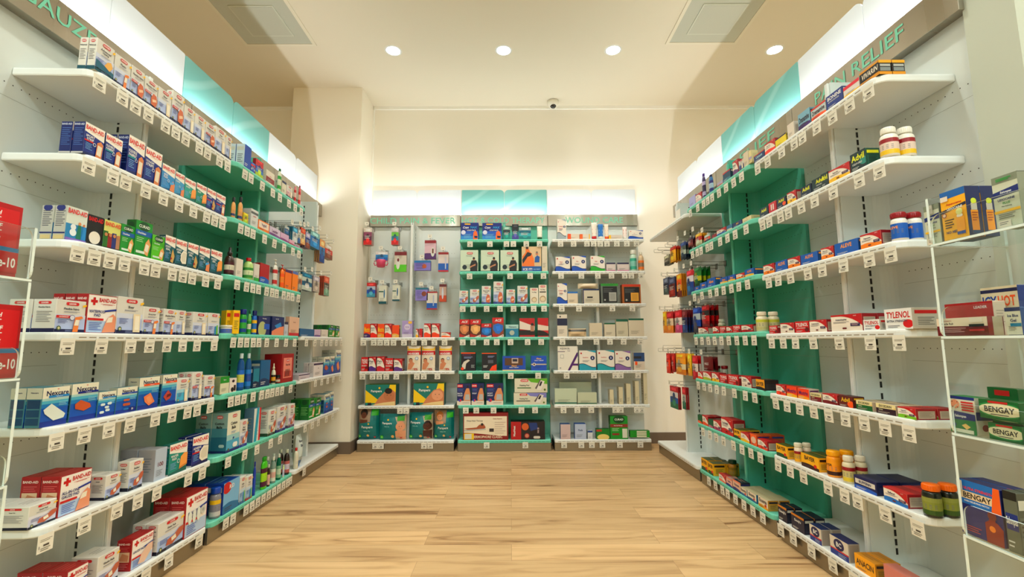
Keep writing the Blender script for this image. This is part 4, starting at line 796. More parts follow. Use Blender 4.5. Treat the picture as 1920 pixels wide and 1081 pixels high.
def bottle(kind, run, key, k, xl, xr, yt, z, dd, n, desc, kw, grp):
    B = BOT[kind]
    xm = (xl + xr) / 2; r = .02
    for _ in range(4):
        s = fs(run, xm, z + .04, dd + r); P = W(run, s, dd + r, z + .04)
        c = RM @ Vector((P.x, P.y, P.z - H)); wd = (xr - xl) * c[2] / F / math.sqrt(1 + ((xm - CX) / F) ** 2) if run != 'M' else (xr - xl) * c[2] / F
        r = wd / 2
    if s + r > BAYS[key][2] + .012 or s - r < BAYS[key][1] - .012: print('RANGEB', key, k, xl, xr, round(s, 3), r)
    h = fz(run, s, dd + r, yt) - z
    if h < .015: print('short bottle', key, k, xl, xr, h); return
    body = kw.get('body', WHITE); cap = kw.get('cap', WHITE); lab = kw.get('label'); lab2 = kw.get('label2'); txt = kw.get('text'); ov = B.get('oval', 1.0); clear = kw.get('clear')
    root = empty(B['name'])
    mb = MB(); ch = h * B['cap']; bh = h - ch; ne = B['neck']; cr = B['capr'] * r
    if clear:
        M = bpy.data.materials.get('clear_%d_%d_%d' % clear)
        if not M:
            M = bpy.data.materials.new('clear_%d_%d_%d' % clear); M.use_nodes = True; b = M.node_tree.nodes['Principled BSDF']; b.inputs['Base Color'].default_value = (*[lin(q / 255) for q in clear], 1); b.inputs['Transmission Weight'].default_value = .6; b.inputs['Roughness'].default_value = .08; b.inputs['IOR'].default_value = 1.3
    else: M = mat(tuple(body), .28, coat=.3, tag='_plastic')
    if B.get('tube'):
        prof = [(r * .9, 0), (r * .9, ch)]
        seg = 20; vs = []; rows_ = 9
        for j in range(rows_ + 1):
            t = j / rows_
            for i in range(seg):
                a = 2 * math.pi * i / seg; vs.append((r * math.cos(a), r * (1 - t) * .9 * math.sin(a) + .0006 * math.sin(a), ch + t * (h - ch)))
        fc = [(j * seg + i, j * seg + (i + 1) % seg, (j + 1) * seg + (i + 1) % seg, (j + 1) * seg + i) for j in range(rows_) for i in range(seg)] + [tuple(range(rows_ * seg, rows_ * seg + seg))]
        mb.mesh(vs, fc, M, True)
        if lab: Fq = Face(mb, (-r * .75, -r * .5, ch + (h - ch) * .2), (1, 0, 0), Vector((0, .5 * r / (h * .7), 1)).normalized(), r * 1.5, (h - ch) * .6, (0, -1, 0)); 
        if lab:
            for i in range(6):
                t0, t1 = .15 + i * .1, .25 + i * .1
                mb.face([(-r * .7, -r * (1 - t0) * .9 * .74 - .0012, ch + t0 * (h - ch)), (r * .7, -r * (1 - t0) * .9 * .74 - .0012, ch + t0 * (h - ch)), (r * .7, -r * (1 - t1) * .9 * .74 - .0012, ch + t1 * (h - ch)), (-r * .7, -r * (1 - t1) * .9 * .74 - .0012, ch + t1 * (h - ch))], lab if i % 3 else (lab2 or lab))
        mb.build('tube_body', root)
        c2 = MB(); c2.lathe(0, 0, [(r * .92, 0), (r * .94, ch * .95), (r * .6, ch)], mat(tuple(cap), .3, tag='_cap')); c2.build('cap', root)
    else:
        sh0 = bh * (.66 if kind in ('tall', 'spray', 'lotion') else .78)
        prof = [(r * .90, 0), (r, bh * .03), (r, sh0)]
        for i in range(1, 6):
            t = i / 5 * math.pi / 2; prof.append((r - (r - ne * cr) * (1 - math.cos(t)), sh0 + (bh * .97 - sh0) * math.sin(t)))
        prof.append((ne * cr, bh + .001))
        mb.lathe(0, 0, prof, M, 24, 1, ov); mb.build('bottle_body', root)
        if lab:
            lb = MB(); z0, z1 = bh * .10, sh0 * .96; sg = 24; 
            for i in range(sg):
                a, b_ = math.pi * 2 * i / sg, math.pi * 2 * (i + 1) / sg; q = r * 1.012
                def pp(t, zz): return (q * math.cos(t), q * ov * math.sin(t), zz)
                am = math.degrees((a + b_) / 2) % 360
                stack = [(z0, z1, lab)]
                if lab2: stack = [(z0, z0 + (z1 - z0) * .28, lab2), (z0 + (z1 - z0) * .28, z0 + (z1 - z0) * .74, lab), (z0 + (z1 - z0) * .74, z1, kw.get('label3', lab2))]
                for q0, q1, cc in stack: lb.face([pp(a, q0), pp(b_, q0), pp(b_, q1), pp(a, q1)], cc, True)
                if 200 < am < 340 and i % 2 == 0:
                    for u in (.36, .46, .56): zq = z0 + (z1 - z0) * u; q_ = q * 1.004; lb.face([(q_ * math.cos(a), q_ * ov * math.sin(a), zq), (q_ * math.cos(b_), q_ * ov * math.sin(b_), zq), (q_ * math.cos(b_), q_ * ov * math.sin(b_), zq + .002), (q_ * math.cos(a), q_ * ov * math.sin(a), zq + .002)], GREY)
            if txt:
                vs, fc, tw, th = glyphs(txt, True); kk_ = (z1 - z0) * .17 / th; kx = min(kk_, 1.7 * r / tw)
                th0 = -math.pi / 2 - tw * kx / r / 2; q_ = r * 1.03
                lb.mesh([(q_ * math.cos(th0 + x * kx / r), q_ * ov * math.sin(th0 + x * kx / r), z0 + (z1 - z0) * .66 + y * kk_) for x, y in vs], fc, kw.get('tc', NAVY))
            lb.build('label', root)
        c2 = MB(); Mc = mat(tuple(cap), .32, tag='_cap')
        if B.get('pump'):
            c2.lathe(0, 0, [(cr, bh), (cr, bh + ch * .3), (cr * .4, bh + ch * .35), (cr * .3, bh + ch * .8), (cr * .9, bh + ch * .82), (cr * .9, bh + ch), (0, bh + ch)], Mc, 14); c2.box(-r * .9, 0, -.004, .004, bh + ch * .86, bh + ch * .98, Mc, .001)
        elif kind == 'spray':
            c2.lathe(0, 0, [(cr, bh), (cr, bh + ch * .35), (cr * .55, bh + ch * .45), (cr * .5, bh + ch * .9), (cr * .3, bh + ch)], Mc, 16)
        else:
            c2.lathe(0, 0, [(cr * .98, bh), (cr, bh + ch * .05), (cr, bh + ch * .86), (cr * .93, bh + ch * .98), (0, bh + ch)], Mc, 24, 1, ov if ov < .7 and kind == 'flat' else 1)
            for i in range(0, 24, 1):
                if kind in ('pill', 'jar'):
                    a = 2 * math.pi * i / 24; c2.box(cr * math.cos(a) - .0006, cr * math.cos(a) + .0006, cr * math.sin(a) - .0006, cr * math.sin(a) + .0006, bh + ch * .12, bh + ch * .8, Mc)
        c2.build('cap', root)
    ov_r = r * ov
    de = desc or B['desc']; g = grp or ('containers on the %s shelf of the %s' % (ORD[k], BAYNAME[key]) if isinstance(k, int) else 'containers in the ' + k)
    place(root, run, s, dd + ov_r + .001, z, key, k, de, B['cat'], g, 0)
    for i in range(1, n):
        c = root.copy(); COL.objects.link(c)
        for ch_ in root.children: q = ch_.copy(); COL.objects.link(q); q.parent = c
        place(c, run, s, dd + ov_r + .001 + i * (2 * ov_r + .005), z, key, k, de, B['cat'], g, i)
# hanging packs on wire hooks
def hang(key, crop, items, zone, dfront=.06):
    """(kind, x left, x right, y top, y bottom, count, options); one hook for each item"""
    run = BAYS[key][0]; ox, oy, sc = crop
    for it in items:
        kind, xl, xr, yt, yb = it[0], ox + it[1] / sc, ox + it[2] / sc, oy + it[3] / sc, oy + it[4] / sc
        n = it[5]; kw = dict(it[6]) if len(it) > 6 else {}; desc = kw.pop('desc', None); shape = kw.pop('shape', 'box'); name = kw.pop('name', 'blister_pack'); th = kw.pop('th', .012); df = kw.pop('df', dfront); tdx = kw.pop('tdx', 0)
        zg = 1.6
        s0 = fs(run, xl, zg, df); s1 = fs(run, xr, zg, df); sm = (s0 + s1) / 2
        zt, zb = fz(run, sm, df, yt), fz(run, sm, df, yb); s0 = fs(run, xl, (zt + zb) / 2, df); s1 = fs(run, xr, (zt + zb) / 2, df)
        w, h = s1 - s0, zt - zb; sm = (s0 + s1) / 2
        w = kw.pop('w', w)
        if w < .01: print('thin hang', key, it[:5]); continue
        mb, nm = make_box(kind, w, th, h, kw, shape=shape)
        # hang tab with the wire passing over it
        mb.box(-.012, .012, th * .4, th * .6, h - .001, h + .014, mat((210, 208, 200), tag='_tab'))
        o = mb.build(name)
        g = 'packs hanging on hooks in the ' + BAYNAME[key]
        zloc = zt - h
        place(o, run, sm, df, zloc, key, zone, desc or D[kind][2], D[kind][3], g, 0)
        for i in range(1, n):
            c = o.copy(); COL.objects.link(c); dd = df + i * (th + .004)
            if dd + th > DP - .005: break
            place(c, run, sm, dd, zloc, key, zone, desc or D[kind][2], D[kind][3], g, i)
        hk = MB(); zz = zt + .016; dfr = df - .03
        hk.tube([(0, DP, 0), (0, dfr, 0), (0, dfr - .006, .006)], .002, M_WIRE); hk.tube([(0, DP, .028), (0, dfr, .028), (0, dfr - .004, .024)], .0015, M_WIRE)
        hk.box(-.016, .016, DP - .006, DP, -.008, .036, M_WIRE)
        hk.box(-.02, .02, dfr - .007, dfr - .0055, .0, .036, M_TAG); q = Face(hk, (-.02, dfr - .0071, .0), (1, 0, 0), (0, 0, 1), .04, .036, (0, -1, 0)); q.r(.34, .42, .68, .56, (110, 106, 98)); q.lines(.2, .8, .8, 1, .1, GREY)
        ho = hk.build('wire_hook'); place(ho, run, sm + tdx, 0, zz, key, zone + '~', 'steel wire hook with paper price plate', 'hook', 'wire hooks in the ' + BAYNAME[key])
def bare_hook(key, crop, xs, zone):
    run = BAYS[key][0]; ox, oy, sc = crop
    for x, y, df in xs:
        z = 1.5; px, py = ox + x / sc, oy + y / sc
        for _ in range(3): s = fs(run, px, z, df); z = fz(run, s, df, py)
        hk = MB(); hk.tube([(0, DP, 0), (0, df, 0), (0, df - .006, .008)], .002, M_WIRE); hk.tube([(0, DP, .028), (0, df, .028)], .0015, M_WIRE); hk.box(-.016, .016, DP - .006, DP, -.008, .036, M_WIRE)
        hk.tube([(0, df, .028), (0, df - .004, .028), (0, df - .006, .008)], .0015, M_WIRE)
        ho = hk.build('wire_hook'); place(ho, run, s, 0, z, key, zone + '~', 'empty steel wire hook', 'hook', 'wire hooks in the ' + BAYNAME[key])
# ------------------------------------------------------------------ shelves and their price tags (pixel columns of the tags)
TAGS = {
 'LA': {6: [187,230,255,279,311,330,349,374,390,412,427], 5: [167,212,237,274,307,336,363,388,403,417], 4: [146.5,177.6,207,234,271,292.5,323.7,343.5,361,386,408.6], 3: [127,191,245.7,281,314,343,370,402], 2: [106,159,204.6,245,291.7,323.7,352.5,370,395], 1: [85.7,158.7,220,259,294.5,353.5,380], 0: [274,316.8,373.8]},
 'LB': {6: [460,471,492.4,511.7,525,542,553.7,565], 5: [452,463.7,474.7,496.3,515.2,533,549.3,560.5], 4: [445,463,474.4,484.9,500.6,510.6,519,532.3,541,548.6,559.8], 3: [438,451.4,463,475,485.6,500.6,519,536.8,552.8], 2: [433,445.6,458,475,491,501.8,511,520.3,529.3,545.3], 1: [428,459.4,482,507.8,525.6], 0: [424,437.4,461.9,472.9,484,494.4,504.3,514,523,531.8,539.8,547.8]},
 'LC': {3: [574.8,591,603.5,612.3,620.3,630.5,640.3], 2: [591.8,603.5,614.8,625.5,638.5], 1: [572.3,586,597.3,612.3,624], 0: [570.6]},
 'MA': {3: [681,700.7,712.7,725,737.7,757.5,776.2,795.4,814.5,833.5], 2: [679.5,698.6,711,724,743,781.5,794.5,820], 1: [750,761.6], 0: [703.3,714,795,806.5]},
 'MB': {6: [881.3,918.5,949.6,962.5,986.7,1011.7], 5: [880.4,918.5,956.3,994,1019], 4: [867.6,887,912.4,937.5,963,981.8,1000.6,1020], 3: [867.6,887,912.4,931.4,957.2,989.2,1014.7], 2: [880,912.4,957.7,1009], 1: [873.3,893,925.3,977.7,1003.2], 0: [912.4,985]},
 'MC': {6: [1051,1075.5,1100.6,1113.2,1125.4,1138,1156.5,1175.4,1193.6], 5: [1052,1090,1121,1146.5,1171.4,1183.6,1202], 4: [1053.3,1085.5,1148.3,1185.8], 3: [1054.7,1086.6,1118.3,1143.8,1169.4,1201], 2: [1062.4,1113.7,1153.7,1164,1196.5], 1: [1056.6,1082.5,1108.6,1153.7,1164,1194.2,1203.4], 0: [1057.7,1090,1109.8,1129.4,1162.3,1201]},
 'RA': {6: [1627.5,1592,1560,1531,1504,1488.7,1465.4,1439,1420], 5: [1648,1610.5,1562,1527,1501.7,1477.8,1462.8,1442,1429], 4: [1669,1629,1581,1541,1514,1481.4,1459,1441], 3: [1685.4,1631.3,1573,1524.2,1491.3,1468,1446.7], 2: [1703.7,1659,1620,1585,1553,1525,1499,1475.4,1453.9], 1: [1720,1659,1607.6,1583.4,1552,1506,1481.5,1458.7], 0: [1600.7,1560.8,1521.3,1487,1463.7]},
 'RB': {6: [1390,1375,1361,1347.5,1335,1326.8,1319,1308,1294], 5: [1398.5,1378,1363.6,1349.9,1333.5,1325.8,1314.3,1307,1298], 4: [1401,1385,1370.8,1356.4,1343.4,1331,1315.7,1302], 3: [1413.6,1396.8,1381,1366,1352.3,1339.5,1327.5,1316,1305], 2: [1414.6,1397.2,1376.6,1356.8,1343.6,1331.3,1319.8,1309], 1: [1425.2,1407.6,1391,1374.8,1356.3,1342.4,1331,1318], 0: [1430,1411.3,1394.6,1378.8,1364,1354,1341,1329]},
 'RC': {6: [], 0: []}}
for key in BAYS: build_bay(key)
for key in TAGS:
    for k, tg in TAGS[key].items():
        build_shelf(key, k, tg, z=(2.058 if (key, k) == ('RC', 6) else None))
# ------------------------------------------------------------------ left wall, near bay
LN = (196, 206, 232)
C1, C2, C3, C4, C5, C6, C7 = (0, 0, 4), (0, 200, 3.378), (300, 230, 3.378), (0, 500, 3.378), (0, 780, 3.5925), (300, 530, 4.003), (300, 740, 4.003)
wb = 'white bandage box with '
row('LA', 6, C1, [('leader', 706, 842, 278, .030, 2, dict(title='Advanced|Healing', bot=(10, 96, 110), art='teal', desc=wb + 'teal foot')), ('leader', 846, 968, 392, .030, 1, dict(title='Plastic', desc=wb + 'navy foot')),
 ('leader', 972, 1070, 482, .035, 2, dict(title='Flexible Fabric', art='knuckle', acc=RED, desc=wb + 'knuckle picture')), ('leader', 1074, 1172, 570, .035, 1, dict(title='Flexible Fabric', art='knuckle', acc=RED, desc=wb + 'wrapped finger picture')),
 ('leader', 1176, 1276, 642, .03, 2, dict(title='Sheer', art='pale', desc=wb + 'pale plaster')), ('leader', 1280, 1368, 672, .03, 1, dict(title='Strong Strips', art='knuckle', acc=RED, desc=wb + 'red banner')),
 ('leader', 1372, 1450, 780, .03, 1, dict(title='Sheer', art='pale', desc=wb + 'pale plaster')), ('leader', 1453, 1532, 842, .03, 1, dict(title='Sheer', art='pale', desc=wb + 'pale plaster')),
 ('leader', 1535, 1605, 905, .03, 1, dict(title='Flexible Fabric', art='knuckle', acc=RED, desc=wb + 'knuckle picture')), ('leader', 1608, 1686, 940, .03, 1, dict(title='Clear', art='pale', desc=wb + 'clear strips')), ('leader', 1689, 1730, 1010, .03, 1, dict(title='Clear', art='pale', desc=wb + 'clear strips'))])
NB = (28, 62, 140)
row('LA', 5, C2, [('bandaid', 522, 648, 92, .042, 2, dict(title='SPORT|STRIP', acc=RED, desc='navy bandage box with red flash')), ('bandaid', 655, 762, 163, .042, 2, dict(title='FLEXIBLE|FABRIC', desc='small navy bandage box with teal flash')),
 ('bandaid', 797, 902, 174, .045, 2, dict(title='FLEXIBLE|FABRIC', desc='tall navy bandage box with teal flash')), ('bandaid', 906, 1012, 248, .04, 1, dict(title='TOUGH|STRIPS', acc=None, desc='navy bandage box with brown plaster'))])
row('LA', 5, C3, [('bandaid', 4, 86, 252, .035, 1, dict(body=(90, 160, 205), title='SKIN|FLEX', art='finger', acc=None, desc='light blue bandage box with finger')), ('bandaid', 88, 147, 305, .035, 1, dict(body=(100, 170, 205), title='CLEAR', art='finger', acc=None, desc='pale blue bandage box with finger')),
 ('bandaid', 150, 220, 344, .035, 2, dict(body=(60, 170, 160), title='SHEER', art='wrap', acc=None, desc='teal bandage box with tan wrap')), ('bandaid', 224, 288, 376, .035, 1, dict(body=(40, 150, 130), title='FLEX', art='wrap', acc=None, desc='sea green bandage box with finger')),
 ('bandaid', 291, 348, 410, .035, 1, dict(title='TOUGH', acc=RED, art='blob', desc='navy bandage box with three plasters')), ('bandaid', 350, 408, 440, .035, 1, dict(title='TOUGH', acc=RED, desc='navy bandage box with pale strip'))])
row('LA', 4, C2, [('kids', 404, 538, 622, .042, 2, dict(desc='pale childrens bandage box with snow figures')), ('kids', 540, 642, 676, .042, 1, dict(look='black', side=(40, 34, 34), desc='black childrens bandage box with red lettering')),
 ('kids', 645, 752, 710, .042, 1, dict(look='hero', side=(70, 110, 50), desc='childrens bandage box with coloured figures')), ('curad', 755, 842, 737, .04, 2, dict(desc='green and blue bandage box')), ('curad', 844, 950, 712, .04, 2, dict(desc='taller green and blue bandage box')), ('curad', 953, 1038, 806, .04, 1, dict(light=True, desc='lime green bandage box'))])
HS = (24, 110, 120)
row('LA', 4, C3, [('bandaid', 22, 89, 708, .03, 1, dict(body=HS, title='HYDRO|SEAL', art='blob', acc=None, desc='teal blister bandage box')), ('bandaid', 92, 162, 733, .03, 1, dict(body=HS, title='HYDRO|SEAL', art='pad', acc=None, desc='teal blister bandage box')), ('bandaid', 167, 235, 755, .03, 1, dict(body=HS, title='HYDRO|SEAL', art='blob', acc=None, desc='teal blister bandage box')),
 ('bandaid', 240, 308, 778, .03, 1, dict(body=HS, title='HYDRO|SEAL', art='finger', acc=None, desc='teal blister bandage box')), ('bandaid', 314, 386, 798, .03, 1, dict(body=HS, title='HYDRO|SEAL', art='wrap', acc=None, desc='teal blister bandage box with large plaster'))])
row('LA', 3, C4, [('leader', 338, 530, 203, .078, 2, dict(title='Flexible Fabric', acc=RED, desc='large white fabric bandage box')), ('bandred', 533, 726, 168, .04, 3, dict(title='WATERPROOF|PAD', desc='red framed waterproof pad box')), ('leader', 730, 893, 184, .04, 1, dict(title='Sheer', art='pale', desc='white box with cream pad picture')), ('leader', 898, 1002, 250, .04, 2, dict(title='Strong Strips', acc=RED, desc='white bandage box with red banner'))])
row('LA', 3, C6, [('leader', 18, 108, 193, .04, 2, dict(title='Flexible Fabric', acc=RED, desc='white bandage box with orange strip')), ('leader', 112, 184, 203, .04, 2, dict(title='Sheer', art='pale', desc='white bandage box with pale strip')), ('leader', 240, 346, 216, .05, 2, dict(title='Sheer', art='pale', desc='wider white bandage box with cream pad')), ('leader', 354, 440, 223, .03, 1, dict(title='', art='multi', desc='white bandage box with coloured strips'))])
row('LA', 2, C4, [('nexcare', 244, 418, 768, .05, 2, dict(desc='blue and cream box with white pad')), ('nexcare', 432, 604, 744, .03, 2, dict(art='tan', ban=(20, 60, 140), desc='blue and cream box with tan patch')), ('nexcare', 610, 722, 795, .03, 2, dict(art='pieces', desc='small blue box with white pads')), ('nexcare', 727, 858, 768, .03, 1, dict(art='spots', ban=(30, 90, 170), num='20', desc='blue box with round tan plasters')), ('nexcare', 866, 996, 704, .045, 2, dict(art='patch', ban=(226, 110, 50), desc='blue box with orange banner'))])
row('LA', 2, C6, [('nexcare', 2, 113, 692, .04, 2, dict(art='hands', ban=(226, 110, 50), desc='blue box with orange banner and hands')), ('leader', 118, 208, 720, .035, 2, dict(title='Waterproof', low=(110, 190, 215), art='pale', bot=(40, 120, 160), desc='pale blue waterproof bandage box')), ('leader', 232, 308, 672, .035, 2, dict(title='Strong|Strips', acc=RED, art='pale', desc='tall white bandage box with red banner')), ('leader', 326, 402, 698, .035, 2, dict(title='Knuckle', acc=RED, desc='white bandage box with orange finger'))])
row('LA', 1, C5, [('leader', 180, 372, 612, .105, 2, dict(title='Gauze Pads', art='hand', bot=(16, 26, 56), low=(220, 222, 236), desc='wide white gauze pad box')), ('bandred', 379, 600, 408, .065, 2, dict(title='ALL-IN-ONE|GAUZE PAD', desc='tall red framed gauze pad box')), ('leader', 700, 803, 402, .06, 2, dict(title='Rolled', art='hand', bot=(16, 26, 56), desc='small white rolled gauze box')), ('leader', 858, 954, 308, .05, 2, dict(title='Rolled', art='hand', bot=(16, 26, 56), desc='taller white rolled gauze box')),
 ('plain', 1032, 1112, 226, .075, 2, dict(base=(196, 206, 220), title='100', tc=(130, 60, 70), ts=.14, tv=.5, side=(176, 176, 180), desc='grey blue carton with large numeral')), ('bandaid', 1130, 1252, 196, .035, 1, dict(body=(20, 150, 140), title='WATER|FLEX', art='wrap', acc=None, desc='sea green bandage box with large plaster')), ('bandaid', 1287, 1396, 144, .035, 2, dict(title='ADHESIVE|PADS', art='pad', acc=RED, desc='navy bandage box with white pad'))])
row('LA', 0, C5, [('leader', 640, 790, 952, .10, 2, dict(title='Gauze Pads', art='hand', bot=(16, 26, 56), low=(216, 218, 232), desc='large white gauze pad carton')), ('bandred', 872, 1024, 838, .06, 2, dict(title='GAUZE PADS', art='x', desc='red framed gauze box with yellow corner')), ('leader', 1052, 1228, 728, .055, 2, dict(title='Gauze Pads', art='hand', bot=(16, 26, 56), low=(190, 206, 236), desc='white gauze box with brown hand')), ('bandred', 1234, 1386, 548, .075, 2, dict(title='ROLLED|GAUZE', art='roll', desc='tall red framed rolled gauze box'))])
row('LA', 0, (0, 880, 5.38), [('bandred', 640, 862, 1036, .085, 2, dict(title='GAUZE', art='x', desc='red gauze carton in the near corner'))])
# ------------------------------------------------------------------ left wall, green bay
row('LB', 6, C3, [('brand', 530, 572, 132, .05, 2, dict(text='', base=(20, 90, 170), tc=WHITE, side=(200, 210, 214), desc='blue carton with white side label')), ('tile', 574, 600, 245, .04, 1, dict(cols=((60, 120, 190), (210, 60, 60), (40, 80, 160), (200, 200, 210), (40, 90, 170)), desc='small stack of blue cartons', name='carton', cat='box')), ('tile', 602, 650, 222, .02, 1, dict(cols=((190, 36, 48), (190, 36, 48), (40, 90, 170), (60, 140, 200), (180, 200, 60)), desc='red and blue carded pack')),
 ('plain', 670, 722, 292, .06, 2, dict(base=(232, 226, 214), title='LEADER', tc=RED, band=(150, 30, 40), bandpos=(.1, .5), desc='white and dark red carton')), ('plain', 770, 797, 362, .04, 2, dict(base=(226, 222, 206), band=(40, 50, 90), desc='white carton with dark top')), ('leader', 800, 836, 388, .04, 1, dict(title='', art='pale', low=(230, 190, 190), desc='narrow white and pink carton')),
 ('flat', 727, 766, 292, .04, 1, dict(body=(226, 228, 214), cap=(20, 110, 70), label=(226, 226, 210), label2=(60, 160, 80), desc='white bottle with green cap')), ('flat', 838, 862, 390, .04, 1, dict(body=(220, 150, 156), cap=(226, 226, 214), label=(232, 200, 196), label2=RED, desc='pink bottle with white cap')), ('flat', 864, 890, 398, .04, 1, dict(body=(214, 110, 120), cap=(140, 30, 50), label=(232, 190, 180), label2=RED, desc='pink bottle with red cap'))])
row('LB', 5, C3, [('lotion', 438, 478, 472, .04, 1, dict(body=(222, 176, 120), cap=(34, 34, 40), label=(216, 170, 116), label2=(70, 80, 120), label3=(222, 176, 120), desc='tan lotion bottle with black cap')), ('lotion', 478, 522, 470, .04, 1, dict(body=(222, 176, 120), cap=(34, 34, 40), label=(216, 170, 116), label2=(70, 80, 120), label3=(222, 176, 120), desc='tan lotion bottle with black cap')),
 ('tile', 526, 556, 565, .035, 1, dict(cols=((226, 200, 40), (190, 200, 40), (226, 190, 40), (180, 200, 50)), name='carton', cat='box', desc='yellow and lime cartons stacked')), ('plain', 572, 618, 540, .05, 1, dict(base=(222, 222, 220), title='LEADER', tc=RED, band=(110, 110, 110), bandpos=(.72, .86), desc='tall grey banded carton')), ('brand', 620, 690, 608, .04, 1, dict(text='Vagisil', base=(240, 150, 60), tc=(90, 60, 120), panel=(240, 226, 214), desc='orange and white carton')), ('brand', 692, 760, 650, .04, 1, dict(text='Leader', base=(222, 210, 226), tc=(120, 60, 120), foot=(150, 100, 160), desc='pale lilac carton')),
 ('brand', 762, 815, 690, .04, 1, dict(text='', base=(220, 190, 214), tc=(120, 50, 110), foot=(160, 90, 150), desc='pink and lilac carton')), ('brand', 817, 850, 735, .04, 1, dict(text='', base=(226, 190, 206), tc=(140, 40, 90), foot=(190, 60, 110), desc='small pink carton')), ('plain', 853, 880, 770, .03, 1, dict(base=(216, 170, 196), band=(190, 60, 120), desc='low pink carton'))])
row('LB', 4, C3, [('spray', 405, 470, 788, .04, 1, dict(body=(70, 44, 28), cap=(36, 30, 28), label=(226, 222, 206), label2=(90, 30, 50), desc='brown spray bottle with white label')), ('plain', 478, 520, 855, .06, 1, dict(base=(232, 226, 218), title='', tc=RED, ts=.12, desc='white carton with red letters')), ('tall', 525, 590, 856, .04, 1, dict(body=(190, 214, 150), cap=(190, 30, 40), label=(226, 230, 200), label2=(80, 150, 80), desc='pale green bottle with red cap')),
 ('plain', 592, 625, 888, .035, 1, dict(base=(226, 222, 216), title='', band=(60, 170, 80), bandpos=(.0, .2), desc='narrow white carton with green foot')), ('brand', 629, 688, 884, .035, 2, dict(text='', base=(170, 30, 40), tc=YEL, foot=(40, 110, 180), desc='red and blue carton with yellow letters')), ('pump', 694, 742, 866, .04, 1, dict(body=(232, 230, 224), cap=(232, 230, 224), label=(232, 226, 220), label2=(190, 70, 70), desc='white pump bottle with red print')),
 ('pump', 743, 785, 900, .04, 1, dict(body=(240, 140, 30), cap=(190, 50, 30), label=(240, 150, 40), label2=(226, 110, 30), desc='orange pump bottle')), ('brand', 788, 830, 925, .04, 1, dict(text='', base=(236, 140, 30), tc=WHITE, head=(90, 50, 110), desc='orange carton with purple top')), ('brand', 834, 870, 936, .04, 1, dict(text='', base=(240, 150, 30), tc=RED, head=(120, 140, 190), desc='orange carton with blue top'))])
row('LB', 4, C3, [('plain', 478, 566, 948, .02, 1, dict(base=(222, 226, 206), title='FRESH', tc=(40, 120, 70), ts=.3, band=(30, 110, 70), bandpos=(0, .2), desc='low cream carton with green print', d=-.0))]) if False else None
row('LB', 3, C6, [('tub', 452, 548, 318, .05, 1, dict(body=(236, 232, 222), cap=(236, 232, 222), label=(110, 130, 190), desc='white tub with blue label')), ('brand', 549, 592, 206, .036, 2, dict(text='', base=(232, 200, 30), tc=(190, 60, 50), rot=True, side=(226, 190, 30), desc='tall yellow carton')), ('can', 594, 648, 198, .04, 1, dict(body=(50, 160, 70), cap=(20, 50, 130), label=(60, 170, 80), label2=(30, 90, 160), text='', tc=WHITE, desc='green spray can with blue cap')),
 ('tall', 652, 684, 205, .03, 1, dict(body=(120, 180, 110), cap=(20, 100, 60), label=(226, 226, 210), label2=(50, 150, 70), desc='narrow pale green bottle')), ('can', 686, 726, 208, .04, 1, dict(body=(36, 120, 190), cap=(20, 40, 110), label=(40, 130, 190), label2=(226, 190, 60), desc='blue spray can with yellow band')), ('plain', 732, 820, 246, .05, 1, dict(base=(24, 50, 110), title='', art=lambda p: (p.c(.35, .3, .42, (190, 196, 150)), p.r(.5, .3, .98, .6, (40, 110, 190)), p.t('Warm Steam', .5, .88, .06, WHITE, .7)), side=(20, 40, 90), desc='navy carton with pale round mist picture')),
 ('plain', 836, 926, 248, .05, 2, dict(base=(26, 56, 110), title='', art=lambda p: (p.poly([(.0, 0), (1, 0), (1, .5), (.5, .42), (0, .2)], (226, 160, 130)), p.poly([(.2, .5), (.7, .7), (.8, .5), (.4, .36)], (60, 150, 200)), p.t('Vapor Pads', .4, .86, .07, WHITE, .6)), side=(22, 46, 96), desc='navy carton with skin and pad')), ('plain', 930, 958, 292, .04, 1, dict(base=(206, 210, 220), title='', band=(60, 60, 90), desc='small white steam carton')), ('plain', 966, 1040, 252, .03, 1, dict(base=(226, 196, 176), title='First Aid', tc=(120, 50, 50), ts=.06, tv=.72, band=(190, 60, 70), bandpos=(0, .16), desc='pink first aid carton'))])
row('LB', 2, C6, [('plain', 446, 514, 706, .05, 1, dict(base=(226, 226, 206), title='Epsom', tc=WHITE, ts=.09, tv=.8, band=(50, 150, 60), bandpos=(.62, 1), side=(150, 160, 130), desc='white and green carton')), ('plain', 519, 570, 718, .04, 1, dict(base=(236, 230, 224), title='', art=lambda p: (p.c(.5, .8, .12, (60, 34, 60), 1.6), p.c(.4, .2, .2, (34, 30, 34)), p.r(.6, .1, .9, .5, (60, 50, 50))), desc='white carton with dark eye'))])
row('LB', 2, C6, [('tall', 568, 632, 738, .04, 1, dict(body=(226, 220, 140), cap=(220, 220, 210), label=(60, 150, 200), desc='small yellow and blue bottle', d=-.0, clear=None)), ('tall', 632, 682, 528, .04, 1, dict(clear=(60, 130, 210), cap=(216, 226, 232), label=(30, 90, 160), label2=(50, 140, 200), desc='tall clear blue rinse bottle'))] [1:])
